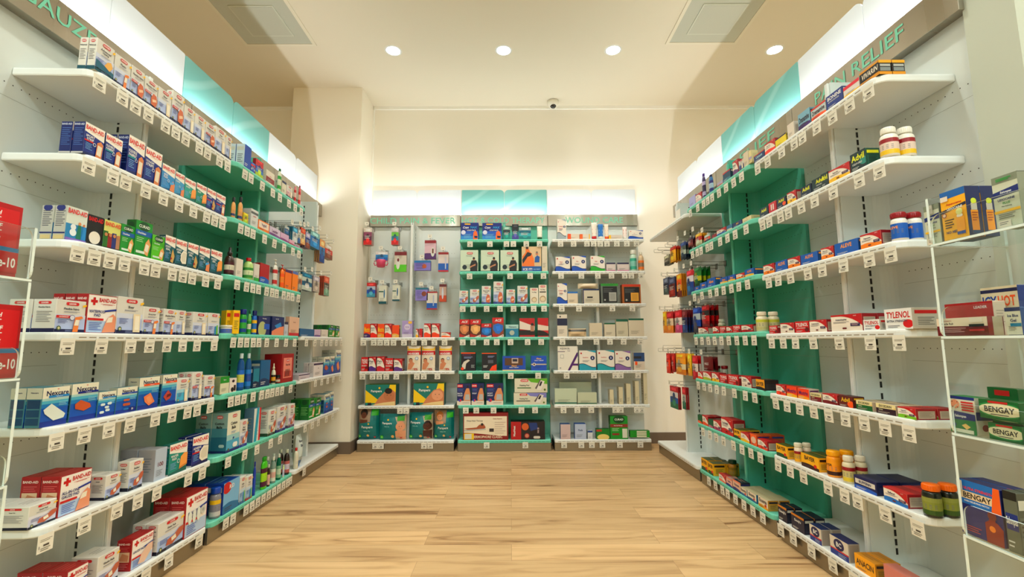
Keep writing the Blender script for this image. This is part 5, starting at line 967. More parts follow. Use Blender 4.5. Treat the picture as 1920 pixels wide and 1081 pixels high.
row('LB', 2, C6, [('tall', 572, 630, 528, .04, 1, dict(clear=(50, 120, 210), cap=(216, 226, 232), label=(206, 206, 120), label2=(40, 120, 190), desc='tall clear blue rinse bottle')), ('brand', 692, 742, 628, .05, 1, dict(text='', base=(10, 90, 120), tc=(200, 220, 220), foot=(10, 60, 90), panel=(40, 140, 160), desc='teal lens solution twin carton')), ('brand', 746, 820, 582, .06, 1, dict(text='', base=(10, 110, 150), tc=WHITE, foot=(10, 70, 110), desc='taller teal lens solution carton')),
 ('spray', 834, 868, 604, .04, 1, dict(body=(226, 222, 206), cap=(226, 222, 200), label=(220, 170, 40), label2=(40, 30, 30), text='', desc='white bottle with yellow label')), ('jar', 868, 904, 690, .04, 1, dict(body=(50, 28, 24), cap=(30, 24, 26), label=(226, 214, 196), label2=(150, 60, 50), desc='small brown bottle with white label')), ('kit', 906, 996, 534, .12, 1, dict(desc='red plastic first aid kit with handle top'))])
row('LB', 1, C7, [('cotton', 492, 588, 138, .085, 2, dict()), ('leader', 592, 650, 196, .03, 1, dict(title='Face|Masks', art='hand', low=(206, 214, 232), bot=(40, 80, 160), desc='white carton with child picture')), ('plain', 694, 746, 104, .06, 2, dict(base=(226, 230, 226), title='', art=lambda p: (p.poly([(.1, 0), (.5, 0), (.75, 1), (.4, 1)], (60, 170, 190)), p.r(.78, 0, 1, 1, (200, 60, 70))), side=(110, 140, 160), desc='white carton with turquoise ribbon')),
 ('leader', 806, 862, 118, .06, 2, dict(title='Latex|Gloves', art='hand', low=(216, 226, 214), bot=(70, 90, 70), desc='white glove carton with brown hand')), ('leader', 874, 938, 92, .05, 2, dict(title='Nitrile', art='hand', low=(206, 206, 226), bot=(60, 60, 130), desc='white glove carton with lilac hand')), ('leader', 960, 1006, 74, .06, 2, dict(title='Vinyl|Gloves', art='hand', low=(222, 206, 222), bot=(120, 100, 130), desc='pale pink glove carton'))])
row('LB', 0, C7, [('can', 368, 456, 690, .04, 1, dict(body=(150, 150, 156), cap=(30, 90, 170), label=(150, 150, 160), label2=(206, 206, 206), label3=(220, 190, 50), desc='grey can with blue and yellow top')), ('brand', 466, 586, 668, .10, 2, dict(text='RID', base=(150, 196, 226), tc=WHITE, dot=(.2, .82, .2, (190, 30, 50)), size=.10, v=.82, foot=(40, 130, 170), side=(30, 80, 150), desc='light blue carton with red disc')), ('leader', 590, 636, 622, .06, 2, dict(title='Lice', art='multi', low=(170, 200, 226), bot=(60, 130, 170), desc='white and blue carton')), ('leader', 640, 688, 616, .06, 2, dict(title='Lice', art='multi', low=(170, 200, 226), bot=(170, 60, 70), desc='white and blue carton with red foot')),
 ('tall', 692, 716, 500, .04, 1, dict(body=(20, 80, 170), cap=(20, 60, 140), label=(30, 90, 180), desc='narrow blue bottle')), ('flat', 718, 800, 463, .04, 1, dict(body=(90, 190, 40), cap=(30, 150, 40), label=(170, 210, 40), label2=(90, 30, 70), desc='wide lime green bottle with flame mark')), ('tall', 800, 826, 520, .04, 1, dict(body=(60, 30, 24), cap=(226, 226, 210), label=(226, 190, 180), desc='small brown peroxide bottle')), ('tall', 826, 868, 462, .04, 2, dict(clear=(190, 214, 200), cap=(232, 230, 220), label=(226, 190, 180), label2=(226, 226, 214), desc='clear alcohol bottle with white cap')),
 ('tall', 870, 908, 440, .04, 2, dict(clear=(10, 140, 100), cap=(222, 226, 216), label=(206, 220, 200), label2=(150, 190, 160), desc='green wintergreen bottle with white cap')), ('flat', 909, 934, 525, .04, 1, dict(body=(216, 226, 180), cap=(216, 226, 180), label=(206, 206, 226), desc='small pale bottle')), ('tall', 926, 972, 406, .04, 2, dict(body=(50, 26, 22), cap=(206, 206, 190), label=(214, 206, 220), label2=(190, 120, 120), desc='dark brown bottle with white label'))])
# ------------------------------------------------------------------ left wall, far bay
Z6 = (540, 540, 6.756)
row('LC', 3, Z6, [('brand', 146, 330, 508, .08, 1, dict(text='', base=(16, 110, 150), tc=WHITE, panel=None, desc='low blue carton with white panel')), ('plain', 333, 408, 520, .04, 1, dict(base=(214, 196, 216), title='', band=(120, 80, 150), bandpos=(0, .2), desc='small lilac carton')), ('plain', 420, 505, 520, .04, 1, dict(base=(226, 220, 214), title='', tc=(170, 50, 60), ts=.2, desc='small white carton with red dots')), ('curad', 512, 590, 462, .08, 2, dict(light=False, desc='green tape carton')), ('curad', 598, 648, 474, .08, 1, dict(desc='narrow green tape carton'))])
row('LC', 2, C6, [('plain', 1040, 1122, 686, .12, 1, dict(base=(214, 206, 214), title='', band=(60, 40, 90), bandpos=(.70, .86), desc='flat white pad carton with purple band')), ('plain', 1150, 1220, 600, .04, 2, dict(base=(232, 226, 226), title='Pads', tc=(60, 40, 90), band=(60, 40, 90), bandpos=(.82, .95), desc='white pad carton with dark corner')), ('nexcare', 1224, 1268, 556, .05, 2, dict(art='tan', desc='blue tape box')), ('nexcare', 1272, 1306, 550, .05, 1, dict(art='patch', desc='narrow blue tape box')), ('nexcare', 1310, 1352, 505, .06, 2, dict(art='patch', desc='tall blue tape box'))])
row('LC', 1, C6, [('curad', 1112, 1160, 876, .07, 2, dict(desc='green and blue gauze box')), ('curad', 1163, 1204, 870, .06, 2, dict(desc='narrow green gauze box')), ('nexcare', 1228, 1268, 838, .06, 2, dict(art='spots', desc='blue spot bandage box')), ('nexcare', 1271, 1297, 820, .06, 1, dict(art='spots', desc='narrow blue bandage box'))])
row('LC', 0, C7, [('plain', 1042, 1078, 305, .07, 1, dict(base=(214, 222, 220), title='Epsom|Salt', tc=(40, 60, 90), ts=.08, tv=.8, band=(70, 140, 190), bandpos=(0, .22), side=(210, 208, 196), name='salt_bag', cat='bag', shape='bag', desc='white epsom salt bag with blue foot')), ('tall', 1000, 1038, 395, .04, 1, dict(body=(226, 222, 206), cap=(190, 60, 60), label=(226, 222, 206), desc='white jug with red cap'))])
hang('LC', (530, 400, 10.808), [('tile', 40, 130, 285, 440, 3, dict(cols=((226, 230, 232), (40, 120, 170), (40, 110, 160)), desc='blue and white carded pack')), ('tile', 200, 300, 305, 600, 3, dict(cols=((90, 170, 206), (226, 230, 232), (220, 226, 226)), desc='blue topped thermometer pack')), ('tile', 365, 455, 320, 640, 3, dict(cols=((220, 100, 60), (226, 214, 190), (230, 190, 140)), desc='orange topped support pack')), ('tile', 465, 555, 410, 720, 3, dict(cols=((190, 186, 214), (40, 90, 160), (140, 80, 56)), desc='blue pack with brown wrap')),
 ('tile', 565, 745, 395, 715, 4, dict(cols=((150, 190, 190), (20, 130, 180), (30, 140, 190)), desc='wide bright blue pack')), ('tile', 750, 850, 550, 1000, 3, dict(cols=((226, 180, 130), (60, 140, 190), (20, 80, 140)), desc='long blue and tan pack')), ('tile', 862, 1008, 650, 930, 3, dict(cols=((226, 216, 200), (200, 80, 70), (130, 74, 50)), desc='brown elastic wrap pack')), ('tile', 305, 362, 330, 620, 3, dict(cols=((190, 190, 190), (226, 226, 220), (60, 110, 160)), desc='narrow white and blue pack'))], 'upper hook row, left far bay')
hang('LC', (530, 490, 10.808), [('tile', 300, 395, 240, 570, 3, dict(cols=((200, 196, 180), (190, 140, 110), (170, 170, 160)), desc='grey dental pack')), ('tile', 392, 590, 240, 580, 3, dict(cols=((20, 120, 150), (206, 214, 206), (20, 120, 150), (206, 214, 206)), desc='teal card with two tape rolls')), ('tile', 620, 745, 300, 610, 3, dict(cols=((196, 190, 200), (206, 196, 184), (196, 186, 176)), desc='white pack with tape rolls')), ('tile', 835, 940, 305, 690, 3, dict(cols=((206, 110, 80), (110, 106, 90), (140, 170, 150)), desc='dark pack with orange top'))], 'lower hook row, left far bay')
# ------------------------------------------------------------------ back wall
K1, K2, K3, K4, K5, K6, K7, K8 = (660, 340, 5.405), (660, 500, 5.405), (660, 680, 6.005), (850, 340, 5.69), (850, 510, 5.69), (850, 680, 6.005), (1030, 380, 4.505), (1030, 610, 4.325)
og = (226, 100, 30)
row('MA', 3, K2, [('brand', 118, 182, 577, .05, 2, dict(text="Motrin", base=og, tc=(240, 200, 60), foot=(90, 50, 120), desc='orange childrens medicine box')), ('med', 186, 252, 575, .05, 2, dict(title='Ibuprofen', c2=(222, 60, 30), sq=False, desc='red and white childrens medicine box')), ('brand', 256, 326, 577, .05, 2, dict(text='Motrin', base=og, tc=(240, 200, 60), foot=(230, 170, 60), desc='orange childrens medicine box')), ('med', 331, 400, 575, .05, 2, dict(title='Ibuprofen', c2=(222, 60, 30), sq=False, desc='red and white childrens medicine box')), ('brand', 404, 476, 590, .05, 1, dict(text='', base=og, tc=(240, 200, 60), foot=(230, 190, 110), desc='orange chewable tablet box')),
 ('plain', 505, 610, 545, .06, 1, dict(base=(190, 176, 214), title='', art=lambda p: (p.c(.5, .62, .3, (222, 212, 232)), p.t('Nursing', .5, .62, .07, (120, 90, 160), .5), p.r(.6, .82, .95, .96, (236, 196, 90)), p.band((222, 216, 232), lambda u: 0, lambda u: .2, 4)), side=(170, 156, 200), desc='lilac nursing pad box')), ('med', 644, 672, 628, .04, 1, dict(title='Pain', sq=False, desc='small narrow red box')), ('brand', 680, 712, 625, .05, 1, dict(text='', base=(190, 30, 40), tc=WHITE, rot=False, desc='narrow red and white box')), ('med', 728, 798, 573, .05, 2, dict(title='Ibuprofen', c2=(226, 90, 30), sq=False, desc='tall red and orange medicine box')), ('med', 808, 886, 573, .05, 2, dict(title='Ibuprofen', c2=(226, 90, 30), sq=False, desc='tall red and orange medicine box')), ('med', 905, 998, 662, .05, 1, dict(title='Ibuprofen', c2=(226, 120, 40), sq=False, desc='low red and white medicine box'))])
row('MA', 2, K2, [('tylenol', 90, 158, 915, .05, 2, dict(desc='red childrens pain relief box')), ('med', 170, 240, 910, .05, 2, dict(title='Pain', c2=(110, 70, 150), sq=False, desc='red box with purple foot')), ('med', 250, 328, 908, .05, 2, dict(title='Pain', c2=(200, 60, 80), sq=False, desc='red and white pain relief box')), ('tylenol', 334, 414, 925, .05, 1, dict(desc='red pain relief box with purple foot')), ('med', 424, 508, 930, .05, 2, dict(title='Pain', c2=(120, 80, 150), sq=False, desc='red and white box with purple foot')),
 ('wipes', 552, 690, 800, .045, 1, dict(shape='bag', desc='red and cream baby pack with yellow top')), ('wipes', 700, 838, 800, .045, 1, dict(shape='bag', desc='red and cream baby pack with yellow top')), ('wipes', 878, 1008, 800, .045, 1, dict(shape='bag', desc='red and cream baby pack with yellow top'))])
row('MA', 1, K3, [('swaddle', 147, 490, 246, .14, 1, dict(shape='box', desc='teal and yellow diaper pack with sleeping newborn')), ('swaddle', 690, 1035, 232, .14, 1, dict(look=1, shape='box', desc='teal and yellow diaper pack with smiling baby'))])
row('MA', 0, K3, [('babybag', 46, 286, 510, .14, 1, dict(look=0, shape='bag', desc='teal diaper pack with dark haired toddler')), ('babybag', 296, 600, 578, .14, 1, dict(look=1, shape='bag', desc='teal diaper pack with laughing bald baby')), ('babybag', 625, 898, 566, .14, 1, dict(look=2, shape='bag', desc='teal diaper pack with parent and baby')), ('babybag', 912, 1140, 540, .14, 1, dict(look=3, shape='bag', desc='teal diaper pack with blonde toddler'))])
hang('MA', K1, [('tile', 118, 200, 470, 640, 5, dict(cols=((226, 220, 214), (150, 90, 120), (110, 60, 90), (190, 40, 40)), desc='pacifier card with pink soothers')), ('tile', 400, 470, 470, 640, 5, dict(cols=((226, 220, 220), (130, 190, 90), (60, 150, 170), (190, 40, 40)), desc='pacifier card with green and blue soothers')), ('tile', 240, 362, 712, 800, 2, dict(cols=((226, 220, 220), (60, 150, 200), (40, 110, 170)), name='training_cup_card', desc='blue card over pink training cup')),
 ('plain', 430, 552, 712, 915, 2, dict(base=(214, 206, 196), title='', band=(130, 24, 44), bandpos=(.82, 1), art=lambda p: (p.r(.0, 0, 1, .36, (110, 190, 30)), p.pill(.14, .12, .46, .72, (226, 226, 220)), p.pill(.22, .5, .40, .68, (120, 30, 40))), name='thermometer_pack', desc='green and maroon thermometer pack')), ('plain', 736, 850, 595, 785, 3, dict(base=(222, 196, 206), title='', band=(150, 30, 50), bandpos=(.84, 1), art=lambda p: (p.r(0, 0, 1, .3, (100, 50, 120)), p.pill(.55, .12, .9, .62, (222, 222, 216)), p.r(.66, .3, .8, .55, (120, 60, 40))), name='thermometer_pack', desc='pink and purple thermometer pack')),
 ('plain', 630, 796, 800, 900, 3, dict(base=(150, 140, 200), title='', band=(50, 130, 180), bandpos=(.78, 1), art=lambda p: (p.c(.62, .42, .22, (190, 110, 60)), p.lines(.1, .7, .6, 3, .12, (110, 100, 170))), name='baby_care_box', desc='lilac and blue carded box')), ('plain', 874, 976, 716, 912, 3, dict(base=(226, 216, 214), title='', band=(150, 30, 44), bandpos=(.88, 1), art=lambda p: (p.r(0, .06, 1, .42, (30, 110, 180)), p.r(0, 0, 1, .07, (190, 40, 60)), p.r(.68, .14, .78, .74, (206, 210, 226))), name='thermometer_pack', desc='blue and red thermometer pack'))], 'upper hook row, back left bay', .09)
hang('MA', K2, [('tile', 150, 235, 160, 305, 4, dict(cols=((190, 60, 60), (190, 200, 214), (50, 110, 190), (90, 160, 180)), desc='small blue and red bottle pack')), ('plain', 272, 350, 190, 375, 4, dict(base=(226, 226, 214), title='', art=lambda p: (p.r(0, 0, 1, .14, (30, 100, 110)), p.r(0, .64, .6, .70, (40, 110, 100)), p.pill(.62, .3, .78, .8, (30, 120, 160))), desc='white and teal syringe pack')), ('plain', 410, 484, 185, 345, 4, dict(base=(226, 226, 214), title='', art=lambda p: (p.r(0, 0, 1, .1, (30, 100, 110)), p.r(0, .6, .5, .66, (40, 110, 100)), p.pill(.6, .3, .76, .84, (30, 110, 150))), desc='white and teal brush pack')),
 ('plain', 642, 768, 210, 340, 4, dict(base=(160, 150, 206), title='', band=(60, 130, 150), bandpos=(.84, 1), art=lambda p: (p.c(.7, .52, .2, (150, 90, 60)), p.lines(.1, .7, .5, 4, .1, (120, 110, 180))), name='baby_care_box', desc='lilac box with teal top')), ('plain', 757, 862, 250, 432, 3, dict(base=(226, 222, 216), title='', band=(170, 40, 50), bandpos=(.92, 1), art=lambda p: (p.r(0, .06, 1, .36, (30, 110, 180)), p.r(0, 0, 1, .07, (170, 30, 50)), p.r(.6, .2, .7, .8, (190, 196, 216))), name='thermometer_pack', desc='white pack with blue foot')), ('plain', 885, 955, 175, 352, 4, dict(base=(206, 180, 170), title='', band=(110, 24, 34), bandpos=(.85, 1), art=lambda p: (p.r(0, 0, 1, .36, (190, 90, 40)), p.pill(.34, .14, .62, .82, (216, 220, 230))), name='thermometer_pack', desc='brown and red thermometer pack'))], 'lower hook row, back left bay', .09)
row('MB', 6, K4, [('cryo', 80, 268, 440, .035, 3, dict(desc='blue cold pack box with bare back')), ('cryo', 308, 516, 442, .035, 3, dict(desc='wider blue cold pack box')), ('tile', 532, 608, 482, .025, 2, dict(cols=((150, 180, 170), (60, 70, 80), (20, 140, 140), (20, 150, 140)), desc='teal ice bag pack')), ('tile', 626, 698, 456, .025, 2, dict(cols=((34, 40, 50), (40, 50, 60), (50, 130, 140), (90, 90, 160)), desc='black and teal eye mask pack')), ('tile', 702, 828, 490, .03, 2, dict(cols=((180, 190, 190), (30, 120, 140), (70, 180, 190), (20, 140, 140)), desc='wide teal gel mask pack')), ('tube', 894, 948, 478, .04, 1, dict(body=(236, 236, 226), cap=(20, 100, 60), label=(232, 232, 224), label2=(190, 200, 190), desc='white cream tube with green cap'))])
man = lambda x: (lambda p: (p.poly([(x - .2, .02), (x + .2, .02), (x + .22, .36), (x + .14, .52), (x - .12, .52), (x - .22, .3)], (36, 32, 38)), p.c(x, .58, .07, (190, 140, 110)), p.c(x, .62, .065, (30, 26, 26)), p.poly([(x - .24, .14), (x - .1, .22), (x + .1, .28), (x + .1, .36), (x - .2, .24)], (196, 150, 120)), p.c(.24, .2, .13, (40, 60, 70)), logo(p, .36, .80, .70, .90), p.t('Hot Cold Wrap', .5, .72, .04, (60, 60, 90), .7)))
row('MB', 5, K4, [('plain', 74, 264, 732, .03, 2, dict(base=(212, 224, 208), title='', art=man(.76), band=(30, 100, 90), bandpos=(0, .03), desc='pale green wrap box with standing man')), ('plain', 292, 488, 732, .03, 2, dict(base=(212, 224, 208), title='', art=man(.72), band=(30, 100, 90), bandpos=(0, .03), desc='pale green wrap box with seated man')), ('plain', 502, 696, 732, .03, 3, dict(base=(212, 224, 208), title='', art=man(.70), band=(30, 100, 90), bandpos=(0, .03), desc='pale green wrap box with reclining man')), ('ice', 730, 940, 694, .07, 1, dict()), ('plain', 946, 1006, 690, .07, 1, dict(base=(222, 214, 198), title='', desc='cream side panel of cold wrap box'))])
row('MB', 4, K5, [('leader', a, b, t, .03, 2, dict(title=ti, art=ar, low=(190, 200, 226), bot=bt, acc=None, desc=de)) for a, b, t, ti, ar, bt, de in ((62, 156, 197, 'Hot Cold|Pack', 'hand', (70, 100, 160), 'short white hot cold pack'), (176, 274, 182, 'Hot Cold', 'hand', (60, 90, 160), 'white wrap pack with blue cloth'), (302, 400, 147, 'Hot Cold|Wrap', 'knuckle', (60, 90, 160), 'tall white wrap pack with woman'), (428, 533, 100, 'Hot Cold|Wrap', 'knuckle', (50, 80, 150), 'tallest white wrap pack'), (566, 660, 184, 'Cold Pack', 'knuckle', (90, 120, 180), 'white cold pack with red foot'), (684, 793, 146, 'Cold Pack', 'hand', (50, 70, 130), 'tall white cold pack'))]
 + [('plain', 819, 908, 167, .05, 1, dict(base=(232, 226, 214), title='Ice Bag', tc=(40, 36, 44), ts=.09, tv=.72, art=lambda p: (logo(p, .22, .84, .8, .95), p.c(.5, .26, .32, (190, 170, 140)), p.c(.5, .24, .24, (226, 214, 190))), desc='white ice bag box with round bag')), ('plain', 913, 998, 135, .05, 1, dict(base=(232, 226, 214), title='Ice Bag', tc=(40, 36, 44), ts=.08, tv=.74, art=lambda p: (logo(p, .2, .86, .82, .96), p.r(.1, .6, .9, .65, (50, 44, 44)), p.c(.5, .26, .40, (190, 170, 140)), p.c(.5, .24, .30, (226, 214, 190))), desc='tall white ice bag box with round bag'))])
row('MB', 3, K5, [('ace', 62, 172, 503, .05, 2, dict(desc='red box with wrapped hand')), ('ace', 177, 293, 503, .05, 2, dict(art=(222, 180, 130), desc='red box with wrapped elbow')), ('ace', 297, 408, 547, .05, 2, dict(art=(60, 140, 200), dark=(60, 90, 140), desc='short red and blue cold wrap box')), ('ace', 415, 538, 484, .05, 2, dict(art=(60, 130, 200), dark=(150, 90, 70), desc='tall red and blue knee wrap box')), ('plain', 557, 695, 559, .05, 1, dict(base=(40, 140, 170), title='', art=lambda p: (p.r(0, .68, 1, 1, (190, 220, 216)), p.t('Nexcare', .55, .82, .13, (40, 60, 100), .7), p.c(.5, .34, .2, (190, 200, 190))), side=(30, 110, 140), desc='turquoise and cream sleep patch box')),
 ('plain', 706, 870, 490, .04, 2, dict(base=(180, 26, 44), title='', art=lambda p: (p.band((232, 222, 214), lambda u: .42 - .1 * u, lambda u: .86 - .3 * u, 6), p.r(0, .1, 1, .36, (40, 26, 32)), p.c(.84, .66, .1, (60, 30, 30)), p.r(.72, .30, .96, .6, (190, 150, 130))), desc='red elastic bandage bag')), ('plain', 901, 1016, 488, .04, 1, dict(base=(186, 28, 44), title='', art=lambda p: (p.band((232, 218, 206), lambda u: .34, lambda u: .66 - .1 * u, 6), p.band((40, 26, 32), lambda u: .06, lambda u: .36 - .2 * u * u, 6)), desc='narrow red support bag'))])
row('MB', 2, K5, [('plain', 80, 236, 856, .08, 1, dict(base=(24, 26, 44), title='', art=lambda p: (p.r(0, .94, 1, 1, ORG), p.poly([(.1, .1), (.3, .1), (.36, .4), (.62, .56), (.5, .62), (.2, .5), (.06, .3)], (222, 216, 206)), p.c(.1, .12, .1, (226, 90, 30)), p.r(.1, .82, .7, .92, (90, 50, 90)), p.lines(.2, .74, .8, 2, .06, (150, 160, 190), .5), p.lines(.7, .3, .95, 3, .06, (190, 200, 200))), desc='black heat patch box with white swirl')), ('plain', 303, 462, 860, .08, 1, dict(base=(24, 26, 44), title='', art=lambda p: (p.r(0, .95, 1, 1, ORG), p.r(.42, .42, .78, .6, (110, 110, 120)), p.poly([(.5, 0), (1, 0), (1, .36), (.7, .26)], (226, 90, 30)), p.lines(.1, .26, .4, 2, .07, (206, 210, 210), .5), p.lines(.4, .8, .85, 2, .06, (150, 160, 190), .5)), desc='black heat patch box with orange flame')),
 ('plain', 524, 772, 894, .05, 1, dict(base=(24, 96, 180), title='', art=lambda p: (p.r(0, 0, 1, .07, (226, 200, 150)), p.r(.10, .36, .88, .86, (110, 80, 60)), p.r(.40, .5, .68, .86, (206, 190, 180)), p.r(.44, .62, .64, .8, (60, 60, 80)), p.t('Aleve', .5, .34, .12, (230, 180, 80), .3), p.t('DIRECT THERAPY', .5, .22, .06, WHITE, .5)), side=(20, 76, 150), desc='wide blue device box with window')), ('plain', 829, 996, 892, .05, 1, dict(base=(24, 100, 186), title='', art=lambda p: (p.t('Aleve', .5, .82, .11, (230, 190, 100), .36), p.t('DIRECT THERAPY', .52, .68, .06, WHITE, .7), p.r(0, .38, 1, .46, (206, 196, 180)), p.c(.2, .42, .11, (226, 220, 214)), p.c(.2, .42, .06, (110, 50, 50))), desc='smaller blue gel pad box'))])
row('MB', 1, K6, [('wrapbox', 40, 196, 232, .05, 1, dict(desc='navy back wrap box')), ('wrapbox', 204, 346, 230, .05, 2, dict(title='WRAP', desc='navy neck wrap box')), ('wrapbox', 372, 562, 230, .05, 2, dict(title='BODY|WRAP', desc='navy body wrap box with woman')), ('heat', 680, 1050, 338, .09, 1, dict(c=(150, 150, 200), bar=(34, 34, 40), desc='lilac heating pad box'))])
row('MB', 1, K6, [('heat', 690, 1062, 176, .09, 1, dict(yb=333, desc='green topped heating pad box stacked above'))])
row('MB', 0, K6, [('thermo', 108, 620, 562, .12, 1, dict(desc='large maroon and cream heating pad box')), ('maxheat', 648, 1034, 662, .12, 1, dict(desc='black and red heating pad box'))])
K8t = lambda y: (y / 4.505 + 380 - 610) * 4.325
row('MC', 6, K7, [('dyna', 68, 144, 138, .05, 2, dict(title='Cotton|Tipped', wave=(180, 190, 196), desc='tall white box with round navy mark')), ('plain', 155, 254, 262, .04, 1, dict(base=(232, 222, 210), title='', art=lambda p: p.r(.0, 0, .28, 1, ORG), desc='low white ointment box with orange end')), ('plain', 256, 344, 264, .04, 1, dict(base=(232, 224, 214), title='', art=lambda p: (p.r(.0, 0, .3, 1, (226, 130, 60)), p.r(.9, 0, 1, 1, YEL)), desc='low white box with orange yellow end')), ('tube', 356, 400, 168, .04, 1, dict(body=(236, 232, 224), cap=(190, 40, 50), label=(236, 226, 222), label2=(200, 80, 70), desc='white tube with red swirl')), ('tube', 412, 455, 180, .04, 1, dict(body=(20, 130, 190), cap=(230, 230, 222), label=(20, 120, 180), label2=(190, 210, 226), desc='bright blue tube')),
 ('tube', 466, 500, 182, .03, 1, dict(body=(236, 226, 214), cap=(226, 120, 50), label=(236, 224, 214), label2=(220, 150, 120), desc='white tube with orange cap')), ('plain', 503, 616, 272, .04, 1, dict(base=(226, 216, 206), title='', art=lambda p: p.r(0, 0, .16, 1, YEL), desc='low cream ointment box')), ('tube', 618, 655, 204, .03, 1, dict(body=(236, 226, 222), cap=(232, 230, 224), label=(170, 40, 40), label2=(236, 226, 222), desc='white tube with red band')), ('dyna', 674, 794, 232, .05, 1, dict(title='Pads', desc='wide white box with blue wave'))])
row('MC', 5, K7, [('dyna', 54, 176, 455, .06, 2, dict(desc='white gauze box with blue wave')), ('dyna', 191, 312, 448, .06, 2, dict(title='Pads', desc='white gauze box with blue wave')), ('dyna', 350, 470, 448, .06, 2, dict(wave=(60, 170, 60), title='Pads', desc='white gauze box with green wave')), ('plain', 482, 560, 505, .05, 1, dict(base=(226, 216, 214), title='', band=(50, 40, 90), bandpos=(.82, 1), art=lambda p: p.r(0, 0, 1, .1, (196, 120, 160)), desc='short white roll box with purple top')), ('plain', 575, 674, 505, .05, 1, dict(base=(226, 216, 214), title='', band=(50, 40, 90), bandpos=(.82, 1), art=lambda p: p.r(0, 0, 1, .1, (196, 120, 160)), desc='wider white roll box with purple top')),
 ('can', 683, 738, 400, .04, 1, dict(body=(206, 226, 214), cap=(230, 230, 222), label=(160, 210, 200), label2=(90, 180, 160), desc='pale green wound spray can')), ('tall', 752, 800, 416, .04, 1, dict(body=(216, 196, 170), cap=(232, 228, 216), label=(160, 140, 120), label2=(226, 140, 60), desc='tan bottle with white cap'))])
row('MC', 4, K7, [('dyna', 68, 152, 680, .05, 1, dict(title='Cotton|Pads', desc='tall white and blue pad box')), ('plain', 155, 242, 750, .05, 1, dict(base=(226, 214, 196), title='', band=(50, 130, 190), bandpos=(.86, 1), desc='small cream box with blue top')), ('plain', 284, 424, 727, .10, 1, dict(base=(216, 210, 196), title='', band=(40, 60, 100), bandpos=(.9, 1), art=lambda p: (p.r(.26, .38, .6, .48, (40, 36, 40)), p.r(0, 0, .06, 1, (40, 60, 100))), desc='wide cream box with navy frame')), ('foam', 438, 586, 682, .04, 2, dict(desc='black and green foam dressing box')), ('foam', 618, 776, 688, .04, 2, dict(c=(196, 80, 30), sqc=(226, 180, 90), frame=(170, 110, 40), desc='black and orange foam dressing box'))])
row('MC', 4, K7, [('plain', 248, 420, 676, .08, 1, dict(base=(228, 216, 196), title='', yb=722, shape='bag', name='gauze_pouch', cat='pouch', desc='white wrapped pouch lying on cream box'))])
row('MC', 3, K7, [('plain', 68, 154, 942, .05, 1, dict(base=(226, 218, 206), title='', band=(36, 44, 80), bandpos=(.5, .82), art=lambda p: p.c(.3, .9, .08, (60, 50, 50)), desc='tall white box with navy band')), ('plain', 340, 448, 1014, .05, 1, dict(base=(220, 210, 192), title='', desc='cream dressing box')), ('plain', 466, 560, 1014, .05, 1, dict(base=(220, 212, 196), title='', band=(30, 110, 80), bandpos=(.9, 1), desc='cream dressing box with green corner')), ('plain', 566, 668, 982, .05, 1, dict(base=(214, 208, 190), title='', band=(30, 110, 90), bandpos=(.86, 1), desc='taller cream dressing box')), ('plain', 672, 802, 976, .05, 1, dict(base=(222, 214, 198), title='', band=(20, 110, 90), bandpos=(.9, 1), desc='wide cream dressing box with teal top'))])
row('MC', 3, K8, [('plain', 158, 305, 24, .08, 1, dict(base=(226, 206, 176), title='', band=(110, 106, 100), bandpos=(.62, .9), shape='bag', name='tissue_pack', cat='pouch', desc='soft cream pouch with grey band'))])
row('MC', 2, K8, [('aquacel', 70, 234, 168, .04, 1, dict()), ('dyna', 244, 380, 202, .05, 1, dict(wave=(60, 170, 190), title='DynaDerm', desc='white box with turquoise wave')), ('dyna', 391, 530, 200, .05, 1, dict(wave=(50, 170, 180), title='DynaDerm', desc='wider white box with turquoise wave')), ('dyna', 536, 662, 207, .05, 1, dict(wave=(160, 130, 180), title='Foam', desc='cream box with lilac wave')), ('plain', 687, 776, 220, .04, 1, dict(base=(226, 216, 204), title='', band=(70, 100, 140), bandpos=(.5, 1), art=lambda p: (p.r(0, .66, .7, .80, (60, 60, 66)), p.poly([(.1, .3), (.3, .28), (.34, .46), (.12, .52)], ORG)), desc='small blue grey box with orange mark'))])
row('MC', 1, K8, [('plain', 82, 344, 458, .03, 1, dict(base=(196, 200, 180), title='', d=.14, desc='large pale green dressing pouch behind', name='dressing_pouch', cat='pouch')), ('plain', 45, 224, 510, .04, 1, dict(base=(206, 214, 196), title='', band=(20, 120, 110), bandpos=(.06, .14), name='dressing_pouch', cat='pouch', desc='pale green dressing pouch with teal stripe')), ('plain', 230, 386, 542, .04, 1, dict(base=(206, 210, 190), title='', band=(20, 110, 100), bandpos=(.06, .14), name='dressing_pouch', cat='pouch', desc='shorter pale dressing pouch'))] +
 [('plain', a, b, t, .09, 1, dict(base=(222, 214, 190), title='', desc=de, name='dressing_box')) for a, b, t, de in ((492, 524, 520, 'shortest narrow cream carton'), (566, 600, 498, 'short narrow cream carton'), (628, 664, 472, 'middle narrow cream carton'), (700, 732, 450, 'tall narrow cream carton'), (770, 800, 374, 'tallest narrow cream carton'))])
